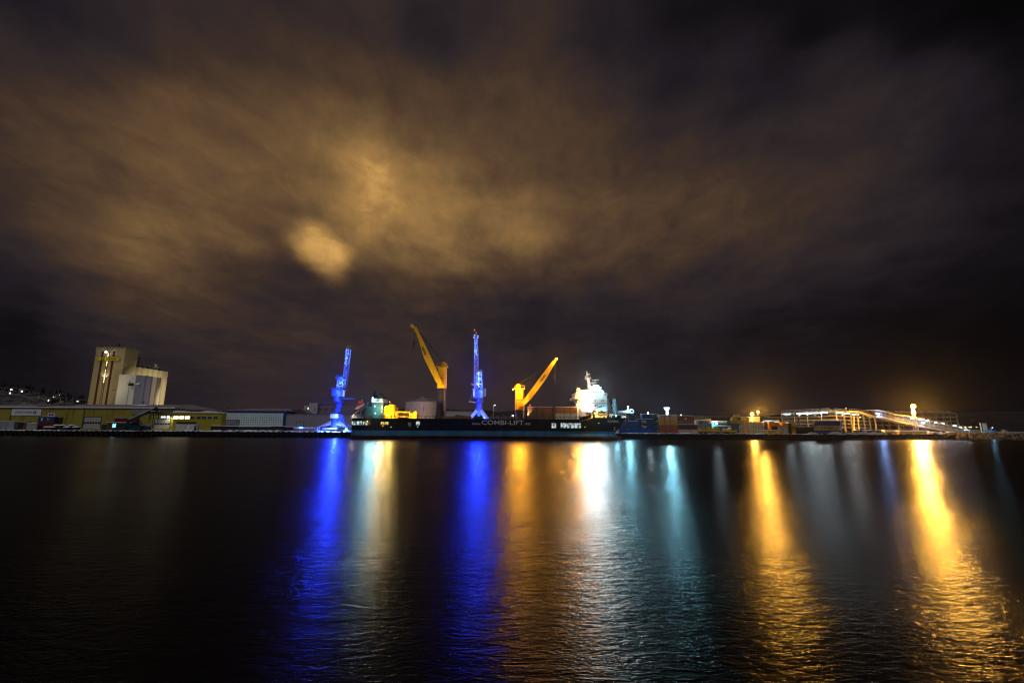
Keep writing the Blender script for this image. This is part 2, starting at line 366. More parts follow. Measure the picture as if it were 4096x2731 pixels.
# ------------------------------------------------------------------ land, quay, hills
QZ = 2.5
def qp(px, Y): return (X(px, Y, 1745), Y)
QUAY = [(-420.0, 262.0), qp(0,250), qp(1400,236.5), qp(3296,236.5), qp(3800,259)]
SHORE = QUAY + [qp(4096,264), (520.0, 270.0)]
def quay_y(x):
    for (a, ya), (b_, yb) in zip(SHORE, SHORE[1:]):
        if a <= x <= b_: return ya+(yb-ya)*(x-a)/(b_-a)
    return 262
GRD = bpy.data.materials.new('snowy_yard'); GRD.use_nodes = True; nt = GRD.node_tree; b = nt.nodes['Principled BSDF']; N = nt.nodes.new; L = nt.links.new
tc = N('ShaderNodeTexCoord'); nz = N('ShaderNodeTexNoise'); nz.inputs['Scale'].default_value = .12; nz.inputs['Detail'].default_value = 7; L(tc.outputs['Object'], nz.inputs['Vector'])
r = N('ShaderNodeValToRGB'); r.color_ramp.elements[0].position = .36; r.color_ramp.elements[1].position = .52
r.color_ramp.elements[0].color = (.06,.06,.062,1); r.color_ramp.elements[1].color = (.52,.54,.58,1); L(nz.outputs[0], r.inputs[0]); L(r.outputs[0], b.inputs['Base Color']); b.inputs['Roughness'].default_value = .85
mb = MB(); poly = SHORE + [(9000, 300), (9000, 9500), (-9000, 9500), (-9000, 300)]
mb.add([(x, y, QZ) for x, y in poly], [tuple(range(len(poly)))])
struct(mb, 'ground', GRD)
mb = MB()
for (a, ya), (b_, yb) in zip(QUAY, QUAY[1:]):   # quay face, coping and sheet piles
    mb.hexa([(a,ya-.02,-2),(b_,yb-.02,-2),(b_,yb+.9,-2),(a,ya+.9,-2)], [(a,ya-.02,QZ-.01),(b_,yb-.02,QZ-.01),(b_,yb+.9,QZ-.01),(a,ya+.9,QZ-.01)])
    mb.hexa([(a,ya-.25,QZ-.5),(b_,yb-.25,QZ-.5),(b_,yb+1.1,QZ-.5),(a,ya+1.1,QZ-.5)], [(a,ya-.25,QZ+.12),(b_,yb-.25,QZ+.12),(b_,yb+1.1,QZ+.12),(a,ya+1.1,QZ+.12)])
    n = int((b_-a)/1.6)
    for i in range(n):
        x = a+(i+.5)*(b_-a)/n; y = ya+(yb-ya)*(x-a)/(b_-a); mb.box(x-.4, x+.4, y-.28, y-.02, -2, QZ-.5)
struct(mb, 'quay', mat('quay_steel', (.022,.021,.02), .8, var=.4, scale=.7, dirt=(.05,.03,.02), dirt_amt=.2))

def strip(name, pts, Yf, Yb, m, noise_amp, seed, zb=QZ, n=160):
    "a ridge of terrain: pts = (px, py) of its skyline at depth Yb"
    mb = MB(); cols = []
    x0, x1 = pts[0][0], pts[-1][0]; rows = 10
    for i in range(n+1):
        px = x0+(x1-x0)*i/n
        for (a, ya), (b_, yb) in zip(pts, pts[1:]):
            if a <= px <= b_: py = ya+(yb-ya)*(px-a)/(b_-a)
        t = P(px, py, Yb); col = []
        for j in range(rows+3):
            f = j/rows; Y = Yf+(Yb-Yf)*f; x = t.x*(Y/Yb) if f <= 1 else t.x
            h = (min(f,1)**.85 if f <= 1 else 1-(f-1)*1.5)
            nzv = mnoise.noise((x*.012+seed, Y*.012, seed))*noise_amp*min(1, f*2)
            fine = mnoise.noise((x*.06+seed, Y*.06, 3))*noise_amp*.35*min(1,f*2)
            col.append((x, Y, zb-.3+(t.z-zb)*max(h,0)+(nzv+fine)*(.0 if f < .05 else 1)))
        cols.append(col)
    k = rows+3
    vs = [v for c in cols for v in c]; fs = []
    for i in range(n):
        for j in range(k-1): fs.append((i*k+j, (i+1)*k+j, (i+1)*k+j+1, i*k+j+1))
    mb.add(vs, fs); return struct(mb, name, m)
HILLM = mat('hill_ground', (.045,.043,.045), .95, var=.5, scale=.03, dirt=(.30,.30,.33), dirt_amt=.28)
FARHILL = mat('far_hill_ground', (.022,.022,.026), .95, var=.4, scale=.01)
strip('hills', [(-900,1640),(600,1652),(900,1652),(1300,1645),(1540,1636),(1620,1632),(1780,1637),(1900,1640),(2000,1646),(2070,1637),(2130,1642),(2400,1654),(2900,1660),(3400,1660),(3700,1658),(3850,1648),(3960,1641),(4096,1644),(4900,1660)], 1150, 1700, FARHILL, 6, 2.2, n=220)
strip('hillside', [(-800,1520),(-300,1535),(0,1550),(60,1556),(110,1553),(170,1572),(230,1590),(300,1592),(350,1602),(420,1618),(600,1650),(700,1690)], 520, 820, HILLM, 5, 5.1, n=120)
# woods along the crest of the hillside: one dark mass of small conifers and bare crowns
mb = MB(); rnd = random.Random(3)
for i in range(420):
    px = rnd.uniform(-60, 360); Y = rnd.uniform(640, 830); f = (Y-520)/300
    ridge = 1552+max(0, px-100)*.19
    py = 1706-(1706-ridge)*(f**.85)*Y/820*.99+rnd.uniform(-2,3)
    if 600 < Y < 740 and rnd.random() < .55: continue
    p = P(px, min(py, 1700), Y); h = rnd.uniform(4, 11); w = h*rnd.uniform(.16,.3)
    for k in range(4):
        z0 = p.z-1+h*k*.22; mb.cyl((p.x+rnd.uniform(-.3,.3), p.y, z0), (p.x+rnd.uniform(-.3,.3), p.y, z0+h*.42), w*(1-k*.2), w*.08, 6, False)
struct(mb, 'woods', mat('conifer_needles', (.012,.015,.012), .9, scale=.3), 'stuff')
# ------------------------------------------------------------------ tyre fenders along the quay
def tyre_proto(rad, rr, label, group):
    t = MB().torus((0,-rr*.6,0), rad-rr, rr, 20, 8)
    o = solo(t, 'tyre_fender', RUBBER, label, 'tyre', (0,0,0), group, True)
    s = MB().torus((0,-rr*.6,.05), rad-rr*.9, rr*.85, 8, 6, R(38), R(142)); s.build('snow_cap', SNOW, o, smooth=True)
    return o
def tyre_row(px0, px1, step, rad, rr, zc, label, group, skip=lambda px: False):
    proto = None; px = px0
    while px < px1:
        x = X(px, 240); x = x*quay_y(x)/240; y = quay_y(x)-.3
        if not skip(px):
            loc = (x, y, zc+random.uniform(-.12,.12))
            if proto is None: proto = tyre_proto(rad, rr, label, group); proto.location = loc
            else:
                c = dup(proto, loc); c.scale = [random.uniform(.9,1.08)]*3
        px += step*random.uniform(.9,1.1)
tyre_row(-12, 1398, 20.5, 1.22, .42, QZ-.75, 'big black tyre fender capped with snow on the quay edge between warehouse and stern', 'big tyre fenders on the warehouse quay')
tyre_row(2496, 3245, 13.9, .86, .26, QZ-.50, 'smaller tyre fender dusted with snow on the quay edge below the container stacks', 'small tyre fenders on the container quay')
# ploughed snow lying along the quay edge
mb = MB()
def snow_ridge(px0, px1, off, h, w, seed, n):
    rows = []
    for i in range(n+1):
        px = px0+(px1-px0)*i/n; x = X(px, 240); x *= quay_y(x)/240; y = quay_y(x)+off
        k = max(.06, .35+.9*mnoise.noise((x*.25, seed, 0))+.5*mnoise.noise((x*1.1, seed, 4)))*h
        rows.append([(x, y-w/2, QZ+.1), (x, y-w*.25, QZ+.1+k*.7), (x, y+w*.1, QZ+.1+k), (x, y+w/2, QZ+.1)])
    mb.add([v for r in rows for v in r], [(i*4+j, (i+1)*4+j, (i+1)*4+j+1, i*4+j+1) for i in range(n) for j in range(3)])
snow_ridge(-20, 1400, .9, .55, 1.6, 1.5, 420); snow_ridge(2470, 3290, .8, .42, 1.3, 7.5, 260); snow_ridge(-20, 1400, 6, .7, 2.4, 11.5, 380)
struct(mb, 'snow', SNOW, 'stuff')

# ------------------------------------------------------------------ yellow warehouse
YW = 268.0
YEL = mat('yellow_cladding', (.31,.275,.045), .6, var=.10, scale=.15, dirt=(.16,.13,.02), dirt_amt=.1, streak=True, wave=3.0)
ROOF = mat('snowy_roof', (.24,.21,.235), .8, var=.25, scale=.3)
GREYCL = mat('grey_cladding', (.20,.21,.22), .6, var=.15, scale=.4, streak=True)
xa, xb = X(-160,YW), X(622,YW); zt = Z(300,1631,YW)
wh = thing('warehouse', 'long low yellow warehouse with snowy roof, white company sign and grey roller doors', 'warehouse', ((xa+xb)/2, YW, QZ))
MB().box(xa, xb+9.5, YW, YW+46, QZ, zt).build('wall', YEL, wh)
zr = Z(300,1617,YW+34)
mb = MB(); mb.hexa([(xa-.6,YW-.7,zt+.02),(xb+10,YW-.7,zt+.02),(xb+10,YW+47,zt+.02),(xa-.6,YW+47,zt+.02)], [(xa-.6,YW-.7,zt+.32),(xb+10,YW-.7,zt+.32),(xb-4,YW+34,zr),(xa-.6,YW+34,zr)])
roof = mb.build('roof', ROOF, wh)
MB().box(xa-.6, xb+10, YW-.86, YW-.71, zt+.02, zt+.5).build('snow_edge', SNOW, roof)
mb = MB()
for pa, ya, pb, yb in ((142,1626,240,1619),(240,1619,300,1617),(527,1632,640,1624)): mb.beam(P(pa,ya,YW+.5), P(pb,yb,YW+26), .5)
mb.build('roof_duct', DARK, roof)
for px in (44, 336): MB().cyl((X(px,YW,1660),YW-.18,QZ+2), (X(px,YW,1660),YW-.18,zt), .13).build('downpipe', DARK, wh)
def door(parent, px0, px1, y0, y1, Y, m, name='roller_door', win=True):
    x0, x1, z1, z0 = X(px0,Y,1690), X(px1,Y,1690), Z(px0,y0,Y), max(QZ+.01, Z(px0,y1,Y))
    mb = MB(); n = 6
    for i in range(n): mb.box(x0, x1, Y-.10-(i%2)*.03, Y-.01, z0+(z1-z0)*i/n, z0+(z1-z0)*(i+.94)/n)
    d = mb.build(name, m, parent)
    MB().box(x0-.25,x0-.01,Y-.2,Y-.005,z0,z1).box(x1+.01,x1+.25,Y-.2,Y-.005,z0,z1).box(x0-.25,x1+.25,Y-.2,Y-.005,z1+.01,z1+.28).build('frame', DARK, d)
    if win:
        h = (z1-z0)*.16; zz = z0+(z1-z0)*.42; mb = MB(); w = (x1-x0)/6
        for i in range(6): mb.box(x0+w*(i+.12), x0+w*(i+.88), Y-.17, Y-.14, zz, zz+h)
        mb.build('window', GLASSD, d)
    return d
DOORM = mat('door_grey', (.36,.36,.35), .6, var=.15, scale=.8)
door(wh, 336, 403, 1668, 1713, YW, DOORM); door(wh, 619, 681, 1675, 1714, YW, DOORM)
# white sign with its green ring and blue arrow
sx0, sx1, sz0, sz1 = X(48,YW,1648), X(167,YW,1648), Z(100,1661,YW), Z(100,1636,YW)
sg = MB().box(sx0,sx1,YW-.3,YW-.02,sz0,sz1).build('sign', mat('sign_white', (.62,.64,.70), .5, var=.04), wh)
text('GREENCARRIER', mat('sign_ink', (.05,.055,.06), .6), 'lettering', sg, (X(62,YW,1650), YW-.31, Z(100,1651.5,YW)), UX, UZ, X(132,YW,1650)-X(62,YW,1650), 1.0, bold=.01)
cx_, cz_ = X(141,YW,1650), Z(141,1649,YW)
MB().torus((cx_,YW-.33,cz_), .72, .2, 18, 6, R(25), R(335)).build('emblem', mat('sign_green', (.02,.20,.05), .6), sg)
MB().prism([(cx_+.1,cz_+.5),(cx_+1.25,cz_+.15),(cx_+.1,cz_-.35),(cx_+.35,cz_+.1)], YW-.42, YW-.35).build('arrow', mat('sign_blue', (.03,.06,.35), .6), sg)
# grey upper wall behind the reach stacker
MB().box(X(526,YW,1650), X(622,YW,1650), YW-.25, YW-.02, Z(560,1657,YW), zt-.1).build('fascia', GREYCL, wh)
MB().box(X(622,YW,1650), xb+9.4, YW-.22, YW-.02, Z(640,1660,YW), zt-.1).build('fascia', mat('rusty_fascia', (.10,.085,.04), .8, var=.4, scale=.5, streak=True), wh)
ls = MB().box(X(646,YW,1667), X(664,YW,1667), YW-.4, YW-.02, Z(650,1671,YW), Z(650,1664,YW)).build('lit_panel', emit('lit_panel_white', (.75,.92,1), 1.3, .3, 2), wh)
lb = MB().box(X(690,YW,1668)-.4, X(690,YW,1668)+.5, YW-3.6, YW-3.2, Z(694,1673,YW), Z(694,1665,YW)).build('wall_lamp', E_WHITE, wh)
MB().box(X(690,YW,1668)-.1, X(690,YW,1668)+.1, YW-3.2, YW-.02, Z(694,1668,YW), Z(694,1667,YW)).build('bracket', DARK, lb)
light((X(683,YW,1668), YW-2.4, Z(690,1668,YW)), (1,.86,.5), 900, .3, wh, target=(X(684,YW), YW, QZ+2), angle=150)

# yellow two-storey office annex in front of the warehouse end
YA = 263.0
ax0, ax1 = X(692,YA,1690), X(884,YA,1690); azt = Z(780,1651,YA)
an = thing('office_annex', 'yellow two-storey office annex with three brightly lit upper windows', 'office', ((ax0+ax1)/2, YA, QZ))
MB().box(ax0,ax1,YA,YA+4.4,QZ,azt).build('wall', mat('yellow_annex', (.40,.34,.03), .6, var=.1, scale=.2, wave=3.0), an)
mb = MB(); n = 48; vs = []
for i in range(n+1):
    f = i/n; x = ax0-.5+(ax1-ax0+1)*f; h = .45+.55*max(0, math.sin(f*math.pi*3.4+.4))
    vs.append((x, h))
mb.prism([(ax0-.5, azt+.02)]+[(x, azt+.1+h) for x, h in vs]+[(ax1+.5, azt+.02)], YA-.6, YA+4.3)
mb.build('snow_roof', SNOW, an)
E_WIN = emit('window_light', (1.0,.86,.50), 3.2, .35, 1.2)
FRM = mat('window_frame', (.45,.45,.43), .5)
def window(parent, px0, px1, y0, y1, Y, lit, bars=2, fm=None):
    x0, x1, z0, z1 = X(px0,Y,1668), X(px1,Y,1668), Z(px0,y1,Y), Z(px0,y0,Y); t = .12
    f = MB().box(x0-t,x0,Y-.14,Y-.01,z0-t,z1+t).box(x1,x1+t,Y-.14,Y-.01,z0-t,z1+t).box(x0,x1,Y-.14,Y-.01,z0-t,z0).box(x0,x1,Y-.14,Y-.01,z1,z1+t)
    for i in range(1,bars): xx = x0+(x1-x0)*i/bars; f.box(xx-.05,xx+.05,Y-.13,Y-.01,z0,z1)
    f = f.build('window', fm or FRM, parent)
    MB().box(x0,x1,Y-.08,Y-.02,z0,z1).build('pane', lit, f); return f
for a, b_ in ((694,715),(718,737),(741,760)): window(an, a, b_, 1664, 1675, YA, E_WIN)
for a, b_ in ((763,778),(788,803),(809,825),(832,847),(855,870)): window(an, a, b_, 1666, 1675, YA, GLASSD)
MB().box(X(708,YA,1690),X(785,YA,1690),YA-.3,YA-.02,Z(740,1693,YA),Z(740,1687,YA)).build('canopy', DARK, an)  # dark strip put in for the shade inside a wall opening
MB().box(X(833,YA,1700),X(841,YA,1700),YA-.1,YA-.01,Z(836,1708,YA),Z(836,1702,YA)).build('vent', GALV, an)
ws = thing('site_hut', 'pale low site hut with a dark doorway below the office annex windows', 'hut', (X(745,257),257,QZ))
MB().box(X(702,257,1705),X(787,257,1705),257,259.5,QZ,Z(740,1696,257)).build('wall', mat('hut_white', (.45,.50,.47), .6, var=.2, scale=.5, streak=True), ws)
MB().box(X(778,257,1705),X(785,257,1705),256.9,256.99,QZ+.1,Z(780,1702,257)).build('door', DARK, ws)
MB().box(X(750,257,1705),X(758,257,1705),256.9,256.99,QZ+.4,Z(750,1700,257)).build('panel', WHITEP, ws)

# ------------------------------------------------------------------ grain silos
YS = 330.0
SILO = mat('silo_concrete', (.36,.30,.17), .85, var=.16, scale=.08, dirt=(.16,.13,.09), dirt_amt=.08, streak=True)
bx0, bx1 = X(352,YS,1600), X(471,YS,1600)
zt_s = Z(386,1391,YS)
ss = thing('grain_silo', 'tall floodlit beige grain silo tower with three red-brown window strips and round bins', 'silo', ((bx0+bx1)/2, YS, QZ))
tower = MB().box(bx0,bx1,YS,YS+11.5,QZ,zt_s).build('tower', SILO, ss)
RAIL = mat('rail_grey', (.30,.27,.2), .6)
mb = MB(); mb.box(bx0-.3,bx1+.3,YS-.3,YS-.1,zt_s+.5,zt_s+.62).box(bx1+.1,bx1+.3,YS-.1,YS+11.5,zt_s+.5,zt_s+.62)
for i in range(9): x = bx0+(bx1-bx0)*i/8; mb.box(x-.09,x+.09,YS-.28,YS-.12,zt_s-(3.2 if i%2==0 else 1),zt_s+.5)
for i in range(7): y = YS+11.5*i/6; mb.box(bx1+.12,bx1+.28,y-.1,y+.1,zt_s-2.4,zt_s+.5)
mb.build('parapet_rail', RAIL, tower)
mb = MB(); mb.box(X(462,YS+5,1390),X(490,YS+5,1390),YS+3,YS+7,zt_s,Z(470,1386,YS+5)).cyl(P(476,1388,YS+5),P(476,1378,YS+5),.35).sph(P(476,1377,YS+5),.9)
for px in (400,408,452,487): mb.cyl((X(px,YS+4,1391),YS+4,zt_s),(X(px,YS+4,1391),YS+4,zt_s+2.2),.12,n=6)
mb.build('roof_equipment', mat('roof_equipment', (.09,.09,.095), .7), tower)
REDB = mat('red_strip', (.085,.022,.016), .5, var=.3, scale=.3)
STRP = mat('strip_glass', (.30,.24,.12), .35, var=.3, scale=.4)
for i, px in enumerate((378, 402, 423.5)):
    x = X(px,YS,1612); w = .75
    st = MB().box(x-w,x+w,YS-.12,YS-.01,QZ,Z(px,1405 if i != 1 else 1400,YS)).build('window_strip', REDB, ss)
    if i == 1:
        MB().box(x-.38,x+.38,YS-.2,YS-.13,QZ,Z(px,1402,YS)).build('glazing', STRP, st)
        for ya_, yb2_, ek in ((1413,1426,0),(1445,1463,1),(1478,1496,1),(1496,1518,0),(1518,1531,1)):
            MB().box(x-.27,x+.27,YS-.26,YS-.21,Z(px,yb2_-.5,YS),Z(px,ya_,YS)).build('glowing_pane', (emit('strip_glow',(1,.92,.62),2.6,.4,.5), emit('strip_glow_amber',(1,.72,.22),2.2,.6,.6))[ek], st)  # emissive panes added so that the middle strip glows
MB().box(X(358,YS,1612)+8.2-.3,X(358,YS,1612)+8.9,YS-.2,YS-.02,Z(398,1522,YS),Z(398,1517,YS)).build('hatch', mat('hatch_ochre', (.30,.20,.08), .7), ss)
gx0, gx1, gz0, gz1 = X(392,YS,1436), X(480,YS,1436), Z(436,1442.5,YS), Z(436,1429,YS)
sgn = MB().box(gx0,gx1,YS-.9,YS-.6,gz0,gz1).build('sign', mat('sign_yellow', (.50,.42,.01), .5, var=.05), ss)
MB().box(gx0-.15,gx1+.15,YS-.95,YS-.6,gz1+.01,gz1+.25).box(gx1+.01,gx1+.25,YS-.95,YS-.6,gz0,gz1).build('sign_frame', RAIL, sgn)
INK = mat('sign_dark_ink', (.03,.045,.008), .6)
ex = X(416,YS,1436)
em = MB().box(ex-1.15,ex+1.15,YS-.97,YS-.91,gz0+.1,gz1-.1).build('emblem', INK, sgn)
MB().torus((ex,YS-1.0,(gz0+gz1)/2),.7,.14,14,5).box(ex-.2,ex+.2,YS-1.03,YS-.98,(gz0+gz1)/2-.4,(gz0+gz1)/2+.4).build('emblem_mark', mat('sign_yellow', (0,0,0)), em)
text('Felleskj\u00f8pet', INK, 'lettering', sgn, (X(429,YS,1436), YS-.91, gz0+.35), UX, UZ, X(473,YS,1436)-X(429,YS,1436), 1.5, bold=.012)
mb = MB()
for px in (452,463): mb.cyl((X(px,YS,1559),YS-.15,Z(px,1559,YS)),(X(px,YS,1559),YS-.01,Z(px,1559,YS)),.35,n=8)
mb.build('vent', DARK, ss)
# round bins behind the tower, two rows of six
zb_ = Z(560,1470,345); mb = MB(); rb = 2.45
for i in range(6): 
    mb2 = MB().cyl((bx1-rb+1.8,YS+11.5+rb+i*5.35,QZ),(bx1-rb+1.8,YS+11.5+rb+i*5.35,zb_),rb+.16,n=28)
    mb2.build('bin', SILO, ss, smooth=False)
MB().box(bx0+1, bx1-rb+1, YS+11.6, YS+11.5+6*5.3, QZ, zb_-.2).build('bin_block', SILO, ss)
mb = MB(); mb.box(bx1-6,bx1-3.2,YS+12,YS+40,zb_,zb_+3.4); mb.build('conveyor_gallery', mat('gallery_dark', (.035,.035,.04), .7), ss)
mb = MB(); mb.cyl((bx1-2.2,YS+13,zb_),(bx1-2.2,YS+13,zb_+7.5),.6).cyl((bx1-1.0,YS+14.5,zb_),(bx1-1.0,YS+14.5,zb_+6.5),.35).box(bx1-3,bx1-.2,YS+12.4,YS+15,zb_+6.9,zb_+7.3)
mb.build('elevator_leg', DARK, ss)
mb = MB()
for dx_ in (0,1.6):
    for dy_ in (0,2.4): mb.cyl((bx1-.6+dx_-1.2,YS+30+dy_,zb_-6 if dx_ else zb_),(bx1-.6+dx_-1.2,YS+30+dy_,zb_+3.2),.12,n=6)
mb.box(bx1-2.2,bx1+.4,YS+29.6,YS+32.8,zb_+2.6,zb_+2.8).sph((bx1-.8,YS+31,zb_+3.9),1.1); mb.build('roof_stair', GALV, ss)
# clad annexes before the bins; differing tones put light and shade into the colour
YN = 323.0
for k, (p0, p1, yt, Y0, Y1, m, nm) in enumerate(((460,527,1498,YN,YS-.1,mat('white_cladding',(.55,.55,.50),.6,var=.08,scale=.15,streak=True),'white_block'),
    (527.5,563,1501,YN+.6,YN+6.8,mat('shaded_cladding',(.15,.17,.22),.6,var=.12,scale=.15,streak=True),'shaded_block'))):
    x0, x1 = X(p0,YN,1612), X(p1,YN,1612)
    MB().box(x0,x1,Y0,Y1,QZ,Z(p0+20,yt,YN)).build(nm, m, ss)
xl = X(563,YN,1612)
MB().box(xl+.02,xl+3.6,YN+1.6,YN+7,QZ,Z(590,1505,YN)).build('lilac_shade_block', mat('lilac_shade_cladding',(.19,.17,.27),.6,var=.1,scale=.15,streak=True), ss)
MB().box(xl+3.62,xl+6.6,YN+2.6,YN+7,QZ,Z(610,1508,YN+2)).build('lit_sand_block', mat('lit_sand_cladding',(.48,.40,.30),.7,var=.08,scale=.15,streak=True), ss)
MB().cyl((X(507,YN,1612),YN-.15,QZ),(X(507,YN,1612),YN-.15,Z(520,1520,YN)),.16,n=8).build('downpipe', GALV, ss)
mb = MB(); vx, vz = X(535,YN,1537), Z(535,1538,YN); mb.prism([(vx-2.2,vz-.9),(vx+.2,vz-.9),(vx+.2,vz+.7),(vx-1.6,vz+.8)],YN-2.2,YN-.02).build('loading_spout', DARK, ss)
MB().beam((vx+2,YN-.6,vz+.2),(vx+4.2,YN-.6,vz+.9),.7).build('lamp_hood', WHITEP, ss)
# floodlights of the silo; the one on the post is added to brighten the bins
lx = X(402,YS,1612)
h = MB().box(lx-.5,lx+.5,YS-2.0,YS-1.5,Z(441,1407,YS)-.6,Z(441,1407,YS)+.6).build('floodlight', DARK, ss)
MB().sph((lx,YS-2.3,Z(441,1410,YS)),.75).build('bulb', emit('lamp_silo',(1,.95,.8),9), h)
light((lx,YS-1.2,Z(441,1413,YS)), (1,.9,.62), 3200, .25, ss, target=(lx,YS-.6,Z(441,1500,YS)), angle=44, blend=.7)
light((lx,YS-.9,Z(425,1508,YS)), (1,.93,.7), 700, .2, ss, target=(lx,YS-.25,Z(422,1500,YS)), angle=150, blend=.6)
for px, pw, tgt in ((330,19000,(395,1490)),(560,21000,(520,1545)),(905,420000,(655,1570))):
    q = Vector((X(px,292),292,zr+1.0)) if px < 800 else Vector((X(px,326),326,Z(px,1640,326)+1.5)); f_ = thing('roof_floodlight', {330:'floodlight on the warehouse roof in front of the silo tower',560:'floodlight on the warehouse roof below the white silo annex',905:'added floodlight on a post behind the blue hall, brightening the round silo bins'}[px], 'floodlight', q)
    MB().box(q.x-.4,q.x+.4,q.y-.4,q.y,q.z-.2,q.z+.4).build('housing', DARK, f_); MB().cyl((q.x,q.y-.2,QZ+8),(q.x,q.y-.2,q.z-.2),.08,n=6).build('post', DARK, f_)
    light(q+Vector((0,.6,.2)), (1,.80,.42) if px < 500 else (1,.90,.66), pw, .4, f_, target=P(tgt[0],tgt[1],YS) if px < 800 else Vector((bx1+2,YS+26,25)), angle=80 if px < 800 else 44, blend=1)

# ------------------------------------------------------------------ blue-framed hall, brown gable hall, grey long shed, white block
YH = 290.0
hx0, hx1 = X(884,YH,1690), X(1142,YH,1690); hz = Z(1000,1643,YH)
BLUF = mat('blue_frame', (.015,.05,.20), .5, var=.15, scale=.3)
hl = thing('blue_hall', 'wide blue-framed hall with a pale gridded door and snowy roof', 'hall', ((hx0+hx1)/2,YH,QZ))
MB().box(hx0,hx1,YH,YH+34,QZ,hz).build('wall', BLUF, hl)
zrr = Z(1000,1634,YH+16)
mb = MB(); mb.hexa([(hx0-.4,YH-.4,hz+.02),(hx1+.4,YH-.4,hz+.02),(hx1+.4,YH+34,hz+.02),(hx0-.4,YH+34,hz+.02)],[(hx0-.4,YH-.4,hz+.3),(hx1+.4,YH-.4,hz+.3),(hx1-6,YH+16,zrr),(hx0+9,YH+16,zrr)]).build('roof', ROOF, hl)
BIGD = mat('pale_door', (.60,.74,.76), .5, var=.12, scale=.2)
dx0, dx1, dz1 = X(895,YH,1690), X(1131,YH,1690), Z(1000,1652,YH)
bd = MB().box(dx0,dx1,YH-.25,YH-.02,QZ+.05,dz1).build('sliding_door', BIGD, hl)
mb = MB()
for i in range(1,26): x = dx0+(dx1-dx0)*i/26; mb.box(x-.06,x+.06,YH-.3,YH-.26,QZ+.1,dz1-.05)
for i in range(1,8): z = QZ+(dz1-QZ)*i/8; mb.box(dx0+.1,dx1-.1,YH-.34,YH-.305,z-.05,z+.05)
mb.build('door_grid', mat('grid_grey', (.15,.2,.22), .6), bd)
door(hl, 896, 956, 1681, 1713, YH-.35, mat('door_dim', (.20,.21,.24), .6), 'roller_door', False)
gb0, gb1 = X(1143,302,1690), X(1226,302,1690)
gh = thing('gable_hall', 'red-brown gable-roofed hall behind the blue-framed hall', 'hall', ((gb0+gb1)/2,302,QZ))
za, ze = Z(1190,1635,302), Z(1190,1655,302)
MB().prism([(gb0-6,QZ),(gb1+2,QZ),(gb1+2,ze-1),((gb0+gb1)/2+2,za),(gb0-6,ze+1.6)],302,320).build('wall', mat('brick_brown', (.13,.06,.05), .8, var=.2, scale=.5), gh)
mb = MB(); xm = (gb0+gb1)/2+2
mb.hexa([(gb0-6.3,301.7,ze+1.62),(xm,301.7,za+.02),(xm,320.3,za+.02),(gb0-6.3,320.3,ze+1.62)],[(gb0-6.3,301.7,ze+1.95),(xm,301.7,za+.35),(xm,320.3,za+.35),(gb0-6.3,320.3,ze+1.95)])
mb.hexa([(xm+.01,301.7,za+.02),(gb1+2.3,301.7,ze-.98),(gb1+2.3,320.3,ze-.98),(xm+.01,320.3,za+.02)],[(xm+.01,301.7,za+.35),(gb1+2.3,301.7,ze-.65),(gb1+2.3,320.3,ze-.65),(xm+.01,320.3,za+.35)])
mb.build('roof', ROOF, gh)
YG = 284.0
g0, g1, gz = X(1143,YG,1690), X(1440,YG,1690), Z(1300,1657,YG)
gs = thing('quay_shed', 'long plain grey shed with a pale blue door behind the pedestal crane', 'shed', ((g0+g1)/2,YG,QZ))
MB().box(g0+.05,g1,YG,YG+16,QZ,gz).build('wall', mat('shed_grey', (.235,.225,.245), .7, var=.06, scale=.1), gs)
MB().box(g0+.05,g1+.3,YG-.3,YG+16.3,gz+.02,gz+.35).build('roof_edge', mat('roof_edge', (.10,.11,.16), .6), gs)
door(gs, 1187, 1215, 1690, 1713, YG, mat('door_pale_blue', (.26,.31,.36), .6), 'door', False)
YB = 312.0
wb = thing('white_block_building', 'white clad block building with a lit window and raised stair tower', 'building', (X(1300,YB),YB,QZ))
WCL = mat('white_sheet', (.42,.44,.47), .6, var=.1, scale=.2, wave=2.0)
MB().box(X(1215,YB,1640),X(1236,YB,1640),YB,YB+14,QZ,Z(1225,1621,YB)).build('wall', WCL, wb)
MB().box(X(1236.5,YB,1640),X(1272,YB,1640),YB-1,YB+14,QZ,Z(1250,1612,YB)).build('stair_tower', WCL, wb)
lw = MB().box(X(1272.5,YB,1640),X(1412,YB,1640),YB+.5,YB+14,QZ,Z(1330,1622,YB)).build('wing', mat('grey_sheet', (.19,.185,.21), .6, var=.1, scale=.2, wave=2.0), wb)
window(wb, 1228, 1236, 1630, 1637, YB, emit('window_warm',(1,.85,.6),2.2,.3,1), 1)
for px in (1258,): 
    for y in (1627,1634,1641): MB().box(X(px-1,YB-1,1640),X(px+2,YB-1,1640),YB-1.1,YB-1.01,Z(px,y+4,YB),Z(px,y,YB)).build('window', GLASSD, wb)
REDW = emit('window_red_dim',(.5,.05,.06),.12)
for px in (1276,1298,1322,1384): window(wb, px, px+9, 1633, 1638, YB+.5, REDW if px != 1384 else emit('window_faint',(.6,.5,.4),.12), 1, DARK)

